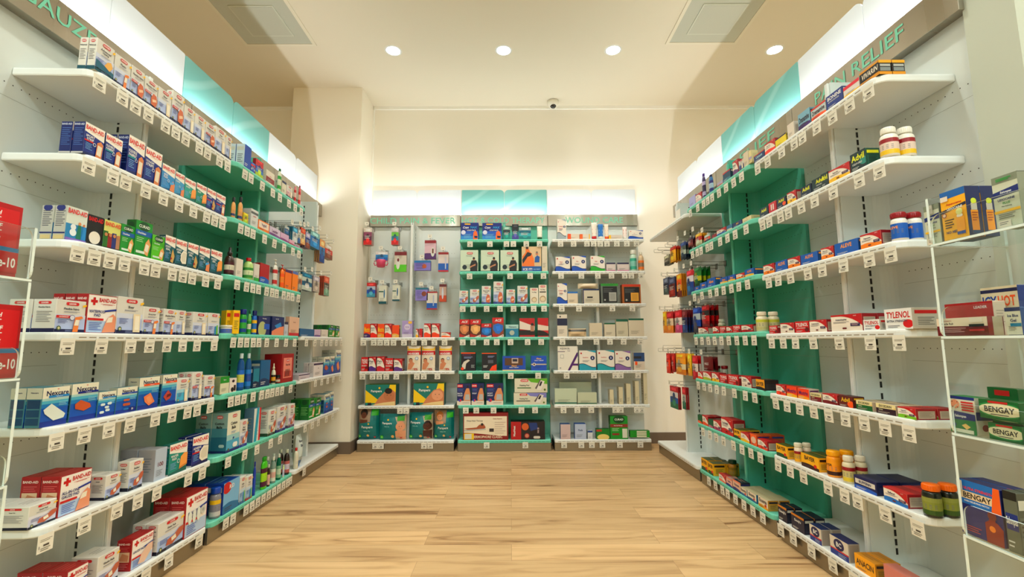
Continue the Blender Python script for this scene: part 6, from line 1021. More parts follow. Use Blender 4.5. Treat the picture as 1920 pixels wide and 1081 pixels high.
row('MC', 0, K8, [('plain', 92, 172, 800, .09, 1, dict(base=(214, 196, 196), title='', tc=(150, 50, 60), ts=.12, side=(70, 110, 160), desc='open white tape box with blue side')), ('plain', 208, 300, 798, .09, 1, dict(base=(196, 204, 222), title='Pads', tc=(60, 80, 130), ts=.12, side=(60, 110, 170), desc='open pale blue pad box')), ('plain', 312, 352, 852, .06, 1, dict(base=(220, 222, 226), title='', band=(50, 90, 150), bandpos=(.8, 1), desc='tiny white and blue box')), ('plain', 382, 494, 838, .06, 1, dict(base=(30, 130, 50), title='', art=lambda p: (p.c(.5, .2, .3, (232, 214, 150), 2), p.r(0, .75, .4, .95, (180, 70, 40))), side=(24, 100, 44), desc='low green box with cream oval')), ('curad', 497, 640, 735, .08, 1, dict(art='plain', desc='tall green box with red band'))])
for i in range(3):
    row('MC', 0, K8, [('plain', 656, 816, 852 + i * 18, .05, 1, dict(base=(40, 150, 50), title='', art=lambda p: p.r(.34, .1, .84, .9, (222, 220, 200)), side=(30, 120, 44), yb=870 + i * 18, desc=['upper', 'middle', 'lower'][i] + ' flat green box of stack'))])
# ------------------------------------------------------------------ right wall, near bay
W1, W2, W3, W4, W5, W6, W7, W8 = (1440, 0, 4), (1240, 180, 3.86), (1540, 200, 3.86), (1220, 420, 4.158), (1440, 420, 4.156), (1280, 650, 4.325), (1300, 780, 3.5925), (1520, 780, 3.5925)
AD = (16, 60, 66)
row('RA', 6, W1, [('vivarin', 694, 836, 448, .05, 2, dict()), ('plain', 570, 690, 575, .04, 1, dict(base=(232, 226, 222), title='', band=(214, 70, 90), bandpos=(.7, 1), art=lambda p: p.r(0, 0, 1, .2, YEL), desc='white and pink tablet box')), ('brand', 442, 566, 640, .03, 1, dict(text='BONINE', base=(24, 70, 140), tc=WHITE, size=.2, v=.74, sub='MOTION SICKNESS', desc='blue motion sickness box')), ('brand', 328, 438, 745, .03, 1, dict(text='Dramamine', base=(206, 214, 216), tc=(60, 30, 50), head=(200, 60, 40), foot=ORG, desc='orange and pale blue travel tablet box')), ('brand', 232, 320, 800, .035, 1, dict(text='Dramamine', base=(150, 190, 206), tc=(60, 30, 50), foot=(90, 50, 130), sub='LESS DROWSY', desc='tall purple and blue travel box')), ('plain', 150, 200, 905, .04, 1, dict(base=(232, 224, 214), title='', tc=(40, 36, 40), ts=.16, tv=.76, desc='narrow white box with black square'))])
row('RA', 6, W2, [('brand', 828, 905, 262, .04, 1, dict(text='', base=(232, 214, 60), tc=(40, 50, 90), head=(30, 40, 90), desc='yellow and navy tablet box')), ('med', 752, 826, 300, .05, 1, dict(title='Sleep Aid', c2=(226, 80, 40), sq=False, desc='red and white sleep aid box')), ('brand', 672, 748, 382, .04, 1, dict(text='Unisom', base=(20, 70, 120), tc=(190, 220, 230), head=(190, 80, 50), desc='small dark blue tablet box'))])
row('RA', 5, W3, [('brand', 217, 328, 295, .06, 1, dict(text='Advil', base=AD, tc=(226, 226, 50), size=.26, v=.70, sub='LIQUI-GELS', dot=(.86, .4, .2, (60, 150, 140)), side=(20, 90, 76), desc='dark teal gel box with yellow letters')), ('med', 58, 210, 392, .04, 2, dict(title='Ibuprofen', c2=YEL, desc='red white yellow tablet box')), ('brand', 2, 54, 466, .04, 1, dict(text='Advil', base=AD, tc=(226, 226, 50), size=.28, v=.66, desc='small dark teal box')),
 ('pill', 420, 563, 157, .04, 2, dict(body=(236, 232, 224), cap=(238, 236, 228), label=(226, 210, 200), label2=(226, 196, 50), label3=(150, 26, 46), desc='large white bottle with red yellow label'))])
row('RA', 5, W2, [('brand', 1094, 1210, 552, .05, 1, dict(text='Advil', base=AD, tc=(226, 226, 50), size=.26, v=.7, sub='LIQUI-GELS', desc='dark teal gel box')), ('brand', 1012, 1088, 628, .05, 1, dict(text='Advil', base=(20, 50, 80), tc=(226, 226, 50), size=.3, v=.66, desc='navy tablet box with yellow letters')), ('med', 914, 978, 674, .06, 2, dict(title='Ibuprofen', c2=YEL, desc='red and yellow tablet box')), ('brand', 838, 905, 718, .05, 1, dict(text='Advil', base=(20, 50, 80), tc=(226, 226, 50), dot=(.8, .3, .2, ORG), size=.26, v=.72, desc='navy box with orange corner')), ('plain', 780, 832, 754, .05, 1, dict(base=(200, 70, 84), title='', art=lambda p: (p.r(.3, .2, .46, .8, (236, 226, 222)), p.r(.58, .2, .74, .8, (236, 226, 222))), desc='pink tablet box')), ('brand', 714, 775, 790, .05, 1, dict(text='Advil', base=(20, 60, 80), tc=(226, 226, 50), size=.28, v=.66, desc='small teal tablet box'))])
row('RA', 4, W3, [('med', 288, 440, 888, .05, 1, dict(title='Naproxen', c2=(240, 150, 40), desc='red and orange tablet box')), ('brand', 100, 272, 946, .05, 1, dict(text='ALEVE', base=(24, 110, 180), tc=(240, 170, 40), size=.24, v=.68, desc='wide bright blue tablet box')), ('med', 2, 92, 1002, .05, 1, dict(title='Naproxen', c2=(240, 150, 40), desc='red and orange tablet box')),
 ('jar', 500, 628, 768, .04, 2, dict(body=(236, 232, 226), cap=(150, 24, 44), label=(24, 110, 180), text='ALEVE', tc=(240, 170, 60), desc='white tablet jar with maroon cap'))])
row('RA', 4, W5, [('brand', 258, 392, 206, .05, 1, dict(text='ALEVE', base=(24, 110, 180), tc=(240, 170, 40), size=.24, v=.68, desc='bright blue tablet box')), ('med', 158, 253, 244, .05, 1, dict(title='Naproxen', c2=(240, 150, 40), desc='red and orange tablet box')), ('brand', 63, 153, 270, .05, 1, dict(text='ALEVE', base=(24, 110, 180), tc=(240, 170, 40), size=.24, v=.68, desc='small bright blue tablet box'))])
row('RA', 4, W4, [('med', 882, 966, 300, .05, 1, dict(title='Naproxen', c2=(240, 150, 40), desc='small red and orange tablet box'))])
row('RA', 3, W5, [('tylenol', 918, 1133, 648, .10, 1, dict(base=WHITE, tc=(190, 24, 36), desc='large white box with red letters')), ('tylenol', 748, 876, 738, .05, 1, dict(base=WHITE, tc=(190, 24, 36), desc='smaller white box with red letters')), ('med', 498, 742, 692, .06, 2, dict(title='Acetaminophen', c2=(240, 232, 222), desc='wide red topped white tablet box')), ('med', 328, 463, 740, .05, 2, dict(title='Acetaminophen', c2=(240, 232, 222), desc='red topped white tablet box')), ('tylenol', 214, 322, 752, .05, 1, dict(desc='red tablet box with white letters')), ('med', 100, 208, 764, .05, 1, dict(title='Acetamin', c2=(240, 232, 222), desc='small red topped white box')), ('tylenol', 12, 74, 788, .04, 1, dict(desc='small red tablet box'))])
row('RA', 3, W4, [('pill', 926, 1008, 683, .04, 1, dict(body=(232, 228, 206), cap=(240, 234, 220), label=(206, 200, 170), label2=(196, 196, 80), dd=.0, desc='cream bottle with yellow banded label', ))]) if False else None
ZR = (1520, 700, 7.68)
row('RA', 2, ZR, [('med', 1262, 1528, 512, .075, 2, dict(title='Ibuprofen', c2=(140, 190, 60), desc='red white box with green foot')), ('excedrin', 948, 1236, 462, .05, 2, dict(foot=(60, 26, 50), desc='cream and plum headache box')), ('excedrin', 662, 898, 412, .05, 2, dict(foot=(24, 110, 60), desc='cream and green headache box')), ('brand', 408, 618, 338, .05, 1, dict(text='Advil', base=(110, 40, 34), tc=(226, 190, 60), size=.3, v=.66, dot=(.85, .3, .3, ORG), desc='brown tablet box with yellow letters')), ('med', 180, 392, 312, .05, 2, dict(title='Migraine', c2=(130, 24, 44), desc='dark red and white tablet box')), ('excedrin', 4, 160, 292, .05, 1, dict(foot=(130, 24, 44), desc='cream and red headache box'))])
row('RA', 2, W6, [('brand', 936, 1030, 345, .05, 1, dict(text='Motrin', base=(226, 90, 40), tc=(110, 50, 110), foot=(236, 170, 60), side=(200, 190, 180), desc='orange tablet box')), ('brand', 846, 930, 325, .05, 1, dict(text='Motrin', base=(226, 90, 40), tc=(110, 50, 110), foot=(240, 190, 60), desc='orange tablet box with yellow foot')), ('med', 762, 838, 312, .05, 1, dict(title='Ibuprofen', c2=(226, 90, 50), desc='small red and white tablet box'))])
row('RA', 1, W7, [('bayer', 562, 636, 206, .05, 1, dict(desc='yellow aspirin box with green foot')), ('bayer', 730, 850, 282, .05, 2, dict(foot=(70, 24, 30), desc='yellow aspirin box with maroon foot')), ('jar', 678, 738, 178, .04, 2, dict(body=(236, 226, 210), cap=(226, 222, 206), label=(206, 170, 70), label3=(150, 26, 44), label2=(226, 180, 60), desc='small white aspirin jar')),
 ('jar', 896, 998, 228, .04, 2, dict(body=(230, 166, 30), cap=(240, 180, 30), label=(230, 160, 30), label2=(70, 30, 26), label3=(232, 170, 40), text='BAYER', tc=(50, 34, 24), desc='yellow tablet jar with dark foot')), ('pill', 1002, 1094, 264, .04, 2, dict(body=(222, 214, 190), cap=(232, 226, 212), label=(206, 196, 150), label2=(220, 200, 90), label3=(150, 26, 44), desc='white aspirin bottle with yellow stripe'))])
row('RA', 1, W8, [('brand', 296, 450, 446, .09, 2, dict(text='BUFFERIN', base=(20, 40, 100), tc=(24, 40, 96), panel=(226, 222, 216), size=.16, v=.60, foot=(30, 110, 190), desc='navy tablet box with white plate')), ('med', 496, 660, 528, .07, 2, dict(title='Buffered', c2=(40, 130, 190), desc='red and white box with blue foot')), ('jar', 748, 888, 452, .04, 2, dict(body=(30, 40, 26), cap=(226, 130, 30), label=(150, 156, 80), label2=(70, 100, 40), label3=(160, 164, 96), text='', tc=(60, 70, 40), desc='green vitamin jar with orange cap'))])
row('RA', 0, W7, [('brand', 575, 634, 622, .04, 2, dict(text="Goody's", base=(30, 36, 66), tc=WHITE, size=.18, v=.6, head=(200, 140, 50), desc='small dark headache powder box')), ('brand', 664, 752, 692, .05, 2, dict(text="Goody's", base=(34, 40, 72), tc=WHITE, size=.16, v=.62, head=(200, 140, 50), desc='dark headache powder box')), ('bc', 788, 868, 765, .045, 2, dict(desc='small cream powder box with blue oval')), ('bc', 926, 1052, 862, .05, 2, dict(desc='larger cream powder box with blue oval'))])
row('RA', 0, (1560, 980, 9.6), [('brand', 420, 800, 745, .05, 2, dict(text='ANACIN', base=(236, 176, 30), tc=(50, 36, 20), size=.3, v=.55, desc='bright yellow tablet box'))])
row('RA', 0, (1560, 980, 9.6), [('plain', 960, 1420, 985, .05, 1, dict(base=(214, 150, 140), title='', desc='low pink tablet carton at corner'))])
# ------------------------------------------------------------------ right wall, green bay
row('RB', 6, W2, [('plain', 598, 634, 390, .05, 1, dict(base=(228, 218, 200), title='', tc=(110, 110, 150), ts=.12, tv=.8, desc='tall cream box with lilac print')), ('plain', 636, 656, 388, .04, 1, dict(base=(232, 222, 180), title='', band=(190, 180, 210), bandpos=(.3, .5), desc='narrow cream and yellow box')), ('leader', 564, 600, 448, .04, 1, dict(title='Sleep', art='pale', low=(60, 80, 140), desc='white box with blue foot')), ('med', 520, 558, 452, .04, 1, dict(title='Nasal', c2=(120, 60, 130), sq=False, desc='red box with purple foot')), ('brand', 448, 502, 522, .05, 1, dict(text='', base=(20, 80, 110), tc=WHITE, head=(190, 40, 60), foot=(30, 130, 150), desc='teal box with red top')), ('brand', 405, 446, 602, .04, 1, dict(text='', base=(190, 180, 200), tc=(150, 40, 60), foot=(200, 80, 60), desc='small pale and red box')),
 ('flat', 346, 400, 570, .04, 1, dict(body=(60, 130, 180), cap=(60, 50, 90), label=(190, 210, 226), label2=(60, 60, 130), desc='blue syrup bottle')), ('flat', 298, 344, 562, .04, 1, dict(body=(70, 40, 110), cap=(90, 50, 140), label=(50, 30, 90), label2=(200, 190, 220), desc='purple syrup bottle')), ('med', 250, 292, 688, .04, 1, dict(title='Sleep', c2=(226, 200, 200), sq=False, desc='small pink and white box')), ('plain', 204, 248, 708, .04, 1, dict(base=(190, 190, 226), title='', tc=(60, 50, 120), ts=.2, desc='small pale blue box'))])
row('RB', 5, W2, [('plain', 588, 652, 858, .07, 1, dict(base=(228, 220, 190), title='LEADER', tc=RED, ts=.12, tv=.75, side=(206, 196, 160), desc='cream tablet box')), ('brand', 518, 583, 890, .05, 1, dict(text='Advil', base=(24, 50, 110), tc=YEL, desc='navy tablet box')), ('brand', 474, 514, 922, .05, 1, dict(text='', base=(60, 130, 160), tc=WHITE, foot=(220, 220, 200), desc='small blue tablet box')), ('med', 402, 468, 942, .05, 1, dict(title='Pain PM', c2=(60, 120, 180), desc='red tablet box with blue foot')), ('brand', 368, 400, 990, .04, 1, dict(text='', base=(150, 30, 60), tc=WHITE, desc='small maroon box'))])
row('RB', 4, W4, [('brand', 736, 806, 338, .09, 1, dict(text='ALEVE', base=(24, 110, 180), tc=(240, 170, 40), foot=YEL, size=.24, v=.66, desc='blue tablet box with yellow foot')), ('med', 668, 732, 374, .05, 1, dict(title='Naproxen', c2=(240, 150, 40), desc='red and orange tablet box')), ('brand', 604, 660, 388, .05, 1, dict(text='Aleve', base=(24, 104, 176), tc=(240, 170, 40), foot=YEL, desc='blue tablet box')), ('brand', 542, 600, 405, .05, 1, dict(text='Aleve', base=(24, 104, 176), tc=(240, 170, 40), foot=(230, 190, 60), desc='blue tablet box')), ('brand', 442, 506, 410, .05, 1, dict(text='Aleve', base=(24, 110, 180), tc=(240, 170, 40), desc='tall blue tablet box')), ('brand', 386, 438, 445, .05, 1, dict(text='Aleve', base=(24, 110, 180), tc=(240, 170, 40), desc='small blue tablet box')), ('brand', 342, 382, 478, .05, 1, dict(text='Aleve', base=(24, 110, 180), tc=(240, 170, 40), desc='smallest blue tablet box'))])
row('RB', 3, W4, [('pill', 820, 915, 682, .04, 2, dict(body=(232, 226, 206), cap=(238, 230, 214), label=(206, 200, 166), label2=(196, 190, 150), label3=(200, 200, 90), desc='cream tablet bottle with yellow stripe')), ('med', 710, 796, 780, .07, 1, dict(title='Acetamin', c2=(170, 24, 40), desc='red tablet box with white sweep')), ('tylenol', 640, 704, 784, .05, 1, dict(desc='small red tablet box')), ('med', 592, 636, 795, .05, 1, dict(title='Pain', c2=RED, desc='small red and white tablet box')), ('tylenol', 540, 586, 795, .05, 1, dict(desc='small red tablet box')), ('med', 486, 534, 795, .05, 1, dict(title='Pain', c2=RED, desc='small red and white tablet box')), ('med', 374, 448, 800, .05, 1, dict(title='Arthritis', c2=(196, 190, 180), desc='red and cream tablet box')), ('pill', 455, 520, 740, .04, 1, dict(d=.10, body=(232, 226, 210), cap=(238, 232, 220), label=(150, 26, 44), desc='cream bottle behind small boxes'))])
row('RB', 3, W4, [('pill', 525, 585, 740, .04, 1, dict(d=.10, body=(232, 226, 210), cap=(238, 232, 220), label=(190, 180, 150), desc='cream bottle behind small boxes'))])
row('RB', 2, W6, [('brand', 598, 668, 268, .08, 1, dict(text='BAYER', base=(236, 180, 40), tc=(60, 40, 30), foot=(40, 34, 40), side=(40, 34, 40), head=(230, 170, 40), desc='yellow and black tablet box')), ('med', 480, 560, 242, .06, 1, dict(title='Tension', c2=(226, 216, 206), desc='red and cream tablet box')), ('tylenol', 370, 456, 232, .05, 1, dict(desc='red tablet box with white letters')), ('tylenol', 302, 364, 228, .05, 1, dict(desc='smaller red tablet box')), ('med', 240, 298, 212, .05, 1, dict(title='PM', c2=YEL, desc='red box with yellow foot')), ('med', 168, 234, 207, .05, 1, dict(title='PM', c2=(180, 190, 60), sq=False, desc='red box with green yellow foot')), ('med', 126, 164, 203, .05, 1, dict(title='PM', c2=ORG, sq=False, desc='small red and orange box')),
 ('tub', 252, 308, 152, .04, 1, dict(d=.13, body=(232, 220, 210), cap=(170, 30, 50), desc='white tub with striped red lid')), ('tub', 314, 368, 152, .04, 1, dict(d=.13, body=(232, 220, 210), cap=(170, 30, 50), desc='white tub with striped red lid'))])
row('RB', 1, W6, [('med', 612, 690, 768, .08, 1, dict(title='Aspirin', c2=(220, 90, 60), desc='red and orange aspirin box')), ('brand', 552, 604, 718, .08, 2, dict(text='', base=(230, 120, 60), tc=(60, 70, 130), dot=(.5, .5, .3, (232, 206, 190)), desc='orange aspirin box')), ('med', 474, 544, 712, .06, 1, dict(title='Aspirin', c2=YEL, sq=False, desc='red box with yellow foot')), ('bayer', 418, 470, 678, .06, 2, dict(desc='small yellow aspirin box')), ('med', 318, 412, 598, .08, 2, dict(title='Cold Multi', c2=(190, 40, 50), desc='tall red and white cold remedy box')), ('med', 252, 314, 612, .05, 1, dict(title='Cold', c2=(180, 90, 130), desc='red box with pink foot')), ('brand', 210, 248, 595, .05, 1, dict(text='', base=(40, 110, 80), tc=WHITE, foot=(190, 120, 150), desc='small green and pink box')), ('med', 162, 208, 566, .05, 2, dict(title='Cold', c2=(226, 110, 60), sq=False, desc='red and orange cold box')), ('brand', 124, 157, 558, .04, 1, dict(text='', base=(30, 110, 70), tc=(220, 230, 200), foot=ORG, desc='small green and orange box'))])
V2 = (1330, 840, 9.007)
row('RB', 0, V2, [('ecotrin', 832, 998, 888, .06, 2, dict(foot=(220, 170, 40), stripe=(190, 60, 60), side=(190, 150, 70), desc='cream and orange aspirin box')), ('ecotrin', 650, 800, 790, .06, 2, dict(desc='cream and blue aspirin box')), ('ecotrin', 530, 640, 705, .06, 2, dict(foot=(40, 140, 180), desc='small cream and blue aspirin box')), ('brand', 402, 538, 590, .06, 3, dict(text='St.Joseph', base=(226, 196, 180), tc=(40, 50, 110), head=(230, 150, 120), foot=(30, 70, 140), side=(30, 34, 60), size=.2, desc='pale aspirin box with blue foot')), ('brand', 290, 392, 535, .06, 1, dict(text='Aspirin', base=(230, 190, 180), tc=(40, 50, 110), head=(230, 150, 120), foot=(30, 70, 150), size=.2, desc='small pale aspirin box')), ('med', 166, 280, 478, .05, 1, dict(title='Low Dose', c2=(226, 150, 130), sq=False, desc='red and pink aspirin box')),
 ('jar', 165, 295, 195, .04, 1, dict(d=.10, body=(220, 160, 60), cap=(16, 74, 50), label=(222, 160, 60), label2=(206, 140, 50), desc='amber jar with dark green cap')), ('jar', 320, 470, 195, .04, 1, dict(d=.10, body=(190, 140, 50), cap=(16, 74, 50), label=(176, 140, 60), label2=(150, 120, 50), desc='amber jar with dark green cap'))])
row('RB', 0, W7, [('bayer', 102, 136, 322, .09, 2, dict(desc='yellow aspirin box with green foot')), ('bayer', 56, 98, 298, .06, 2, dict(desc='yellow aspirin box with green foot'))])
# ------------------------------------------------------------------ right wall, far bay
R2, R3, R4 = (1190, 380, 7.724), (1190, 500, 6.759), (1190, 650, 7.724)
row('RC', 6, R2, [('plain', 604, 668, 78, .003, 1, dict(base=(238, 234, 226), title='', d=.09, name='sign_card', cat='card', desc='blank white sign card standing on the shelf'))], z=2.058)
hang('RC', R2, [('tile', 505, 585, 645, 860, 3, dict(cols=((200, 60, 40), (230, 180, 30), (230, 190, 60), (226, 180, 30)), desc='yellow and red candy bag', shape='bag', th=.02)), ('tile', 430, 500, 770, 905, 3, dict(cols=((190, 190, 170), (120, 110, 90), (50, 44, 40)), desc='grey and black throat lozenge pack')), ('tile', 655, 730, 580, 820, 3, dict(cols=((40, 70, 130), (90, 100, 90), (190, 200, 190), (34, 60, 80)), desc='navy lozenge bag', shape='bag', th=.02)), ('tile', 765, 830, 510, 640, 3, dict(cols=((60, 40, 60), (120, 50, 60), (150, 90, 90)), desc='maroon lozenge bag', shape='bag', th=.02)), ('tile', 870, 960, 455, 620, 3, dict(cols=((226, 170, 30), (190, 40, 40), (226, 216, 190)), desc='yellow and red lozenge bag', shape='bag', th=.02)), ('tile', 1010, 1095, 470, 580, 2, dict(cols=((190, 200, 190), (226, 90, 40), (40, 44, 60)), desc='orange and black lozenge pack'))], 'top hook row, right far bay', .05)
hang('RC', R3, [('tile', 365, 425, 140, 345, 3, dict(cols=((120, 130, 150), (50, 60, 90), (90, 110, 110)), desc='grey blue lip balm pack')), ('tile', 435, 510, 135, 375, 3, dict(cols=((90, 100, 130), (120, 60, 60), (150, 50, 40)), desc='dark lip balm pack with red end')), ('tile', 535, 595, 90, 375, 3, dict(cols=((230, 170, 40), (220, 110, 40), (226, 170, 60), (110, 40, 34)), desc='orange lip balm pack')), ('tile', 645, 728, 40, 348, 3, dict(cols=((190, 40, 60), (226, 220, 226), (50, 90, 160), (40, 110, 160)), desc='red white and blue lozenge bag', shape='bag', th=.03)), ('tile', 738, 826, 4, 240, 3, dict(cols=((20, 110, 50), (30, 130, 50), (200, 200, 60), (16, 90, 40)), desc='dark green lozenge bag', shape='bag', th=.03))], 'second hook row, right far bay', .05)
hang('RC', R3, [('tile', 352, 395, 562, 835, 2, dict(cols=((226, 180, 40), (226, 190, 80), (220, 150, 40)), desc='yellow lozenge bag', shape='bag', th=.02)), ('tile', 398, 480, 562, 835, 3, dict(cols=((180, 36, 50), (232, 214, 190), (226, 150, 50)), desc='red and yellow lozenge bag', shape='bag', th=.02)), ('tile', 502, 588, 545, 832, 3, dict(cols=((190, 30, 50), (236, 226, 222), (200, 90, 140)), desc='red white and pink lozenge bag', shape='bag', th=.02)), ('tile', 594, 655, 540, 832, 3, dict(cols=((120, 40, 50), (60, 60, 100), (30, 80, 140)), desc='maroon and blue lozenge bag', shape='bag', th=.02)), ('tile', 725, 815, 510, 830, 3, dict(cols=((30, 80, 160), (190, 200, 206), (30, 90, 170), (60, 60, 80)), desc='blue lozenge bag', shape='bag', th=.03)), ('tile', 835, 925, 480, 752, 3, dict(cols=((180, 24, 40), (60, 56, 56), (190, 26, 40), (150, 20, 34)), desc='bright red lozenge bag', shape='bag', th=.03))], 'third hook row, right far bay', .05)
hang('RC', R4, [('tile', 450, 505, 95, 390, 2, dict(cols=((200, 50, 50), (226, 90, 40), (210, 70, 40)), desc='orange lozenge bag', shape='bag', th=.02)), ('tile', 530, 570, 95, 375, 2, dict(cols=((190, 50, 40), (170, 40, 36)), desc='narrow red lozenge bag', shape='bag', th=.02)), ('tile', 580, 720, 95, 410, 2, dict(cols=((226, 160, 30), (230, 170, 40), (232, 220, 190), (220, 150, 30)), desc='gold honey lozenge bag', shape='bag', th=.03)), ('tile', 758, 812, 95, 430, 2, dict(cols=((230, 200, 50), (226, 190, 60), (220, 170, 50)), desc='pale yellow lozenge bag', shape='bag', th=.02)), ('tile', 825, 905, 130, 485, 2, dict(cols=((190, 30, 44), (232, 220, 214), (180, 30, 50)), desc='red and white lozenge bag', shape='bag', th=.02)), ('brand', 975, 1110, 145, 355, 2, dict(text='HALLS', base=(120, 16, 30), tc=WHITE, size=.13, v=.5, desc='dark maroon lozenge bag with white letters', shape='bag', th=.03))], 'fourth hook row, right far bay', .05)
hang('RC', R4, [('tile', 515, 630, 590, 920, 2, dict(cols=((190, 40, 60), (232, 226, 226), (40, 110, 170), (40, 120, 90)), desc='red white and blue toothcare pack')), ('tile', 690, 742, 605, 935, 2, dict(cols=((190, 40, 60), (206, 206, 200), (40, 110, 90)), desc='narrow toothcare pack'))], 'lowest hook row, right far bay', .05)
bare_hook('RC', R2, [(290, 720, -.02), (345, 690, -.01), (450, 640, .0)], 'top hook row, right far bay')
bare_hook('RC', R4, [(350, 66, .0), (420, 24, .02)], 'fourth hook row, right far bay')
# ------------------------------------------------------------------ room
ZC, YB = 3.67, 4.85
def plane_box(name, x0, x1, y0, y1, z0, z1, m):
    mb = MB(); mb.box(x0, x1, y0, y1, z0, z1, m); return struct(mb.build(name))
M_WALL = noisy(mat((240, 232, 214), .55, tag='_wall'), 1.5, .02)
M_WALLB = noisy(mat((248, 244, 234), .28, tag='_glosswall'), 1.5, .01)
M_CEIL = noisy(mat((224, 216, 196), .6, tag='_ceiling'), 1.2, .02)
M_BASE = mat((112, 96, 82), .5, tag='_base')
plane_box('floor', -6, 5, -5, YB + .2, -.1, 0, wood())
plane_box('ceiling', -6, 5, -5, YB + .2, ZC, ZC + .1, M_CEIL)
plane_box('wall_back', -6, 5, YB, YB + .15, 0, ZC, M_WALLB)
plane_box('wall_left', -6.1, -5.95, -5, YB, 0, ZC, M_WALL)
plane_box('wall_right', 4.4, 4.55, -5, YB, 0, ZC, M_WALL)
plane_box('wall_front', -6, 5, -5.1, -4.95, 0, ZC, M_WALL)
plane_box('wall_pillar_left', -2.24, -1.527, 4.46, YB, 0, ZC, M_WALL)
plane_box('baseboard_pillar', -2.26, -1.517, 4.45, YB, 0, .11, M_BASE)
plane_box('baseboard_back', 1.37, 4.4, YB - .012, YB, 0, .11, M_BASE)
plane_box('baseboard_left', -5.95, -2.27, YB - .012, YB, 0, .11, M_BASE)
M_FLARE = mat((250, 250, 246), .25, tag='_flare')  # bright flare lines at the ceiling edge, built as pale strips
plane_box('flare_line_1', -1.52, 4.4, YB - .012, YB, ZC - .035, ZC, M_FLARE)
plane_box('flare_line_2', -5.9, -2.25, YB - .012, YB, ZC - .035, ZC, M_FLARE)
plane_box('flare_line_3', -1.527, -1.512, YB - .014, YB, 2.42, ZC - .036, M_FLARE)
# end walls the side runs butt against
sR = W('R', .93, .0, 0)
plane_box('wall_end_right', 1.69, 2.15, 1.40, 1.565, 0, ZC, noisy(mat((196, 202, 188), .5, tag='_endwall'), 1.5, .02))
plane_box('wall_end_left', -2.2, -1.865, 1.22, 1.49, 0, ZC, mat((190, 200, 188), .5, tag='_endwall2'))
# ------------------------------------------------------------------ ceiling fixtures
M_LAMP = emis((255, 244, 224), 30, 'lit_lamp_lens')
SPOT_W = 50
def downlight(x, y, lab, mul=1.0):
    root = empty('recessed_downlight', (x, y, ZC)); tag(root, lab, 'ceiling light', 'recessed downlights in the ceiling')
    mb = MB(); n = 28; R0, R1 = .062, .078
    for i in range(n):
        a, b = 2 * math.pi * i / n, 2 * math.pi * (i + 1) / n
        p = lambda r, t, z: (r * math.cos(t), r * math.sin(t), z)
        mb.face([p(R0, b, -.004), p(R0, a, -.004), p(R1, a, -.001), p(R1, b, -.001)][::-1], M_WHITE, True)
        mb.face([p(R0, a, -.004), p(R0, b, -.004), p(R0, b, -.0015), p(R0, a, -.0015)], M_WHITE, True)
    mb.build('trim_ring', root)
    mb = MB(); mb.face([(R0 * math.cos(2 * math.pi * i / n), R0 * math.sin(2 * math.pi * i / n), -.002) for i in range(n)][::-1], M_LAMP); mb.build('lamp_lens', root)
    ld = bpy.data.lights.new('downlight', 'SPOT'); ld.energy = SPOT_W * mul; ld.spot_size = math.radians(130); ld.spot_blend = .9; ld.shadow_soft_size = .06; ld.color = (1, .94, .85) if y > 3 else (.96, 1, .92)
    lo = bpy.data.objects.new('downlight', ld); COL.objects.link(lo); lo.location = (x, y, ZC - .02)
for x, lab in ((-1.055, 'leftmost lit recessed downlight in view near the back'), (-.055, 'lit recessed downlight above the aisle centre near the back'), (.94, 'lit recessed downlight right of centre near the back'), (2.41, 'rightmost lit recessed downlight above the right shelving')):
    downlight(x, 3.86, lab, 1.25)
for x in (-1.055, -.055, .94, 2.41):
    for y in (1.9, .2): downlight(x, y, 'lit recessed downlight in the ceiling behind the viewpoint')
for x in (-4.1, 3.7):  # unseen lamps added to lift the dark ceiling beyond the shelving
    for y in (3.4, 1.2): downlight(x, y, 'unseen downlight added past the %s shelving to lift the ceiling' % ('left' if x < 0 else 'right'), 3.0)
def vent(x, y, side):
    root = empty('ceiling_vent', (x, y, ZC)); tag(root, 'square perforated ceiling air vent above the %s shelving' % side, 'vent', 'square ceiling vents')
    mb = MB(); s = .315; fr = .028
    for a in range(4):
        c_, s_ = round(math.cos(a * math.pi / 2)), round(math.sin(a * math.pi / 2))
        q = [(-s, -s), (s, -s), (s - fr, -s + fr), (-s + fr, -s + fr)]
        q = [(px * c_ - py * s_, px * s_ + py * c_) for px, py in q]
        mb.prism(q, -.008, -.0005, mat((226, 220, 200), .4, tag='_ventframe'))
    mb.build('vent_frame', root)
    m = bpy.data.materials.get('perforated_sheet')
    if not m:
        m = bpy.data.materials.new('perforated_sheet'); m.use_nodes = True; nt = m.node_tree; b = nt.nodes['Principled BSDF']; g = nt.nodes.new('ShaderNodeTexCoord'); v = nt.nodes.new('ShaderNodeTexVoronoi'); v.inputs['Scale'].default_value = 110; v.inputs['Randomness'].default_value = 0
        r = nt.nodes.new('ShaderNodeValToRGB'); r.color_ramp.elements[0].position = .28; r.color_ramp.elements[0].color = (.12, .12, .10, 1); r.color_ramp.elements[1].position = .36; r.color_ramp.elements[1].color = (.48, .50, .42, 1)
        nt.links.new(g.outputs['Object'], v.inputs['Vector']); nt.links.new(v.outputs['Distance'], r.inputs[0]); nt.links.new(r.outputs[0], b.inputs['Base Color']); b.inputs['Roughness'].default_value = .4
    mb = MB(); e = s - fr - .001; mb.box(-e, e, -e, e, -.005, -.001, m); mb.box(-e * .62, e * .62, -e * .62, e * .62, -.012, -.005, mat((200, 204, 190), .35, tag='_vent2')); mb.box(-e * .58, e * .58, -e * .58, e * .58, -.0135, -.012, m)
    mb.build('perforated_plate', root)
vent(-2.03, 3.47, 'left'); vent(1.70, 3.46, 'right')
root = empty('dome_camera', (.475, 4.74, ZC)); tag(root, 'small white dome security camera on the ceiling', 'security camera')
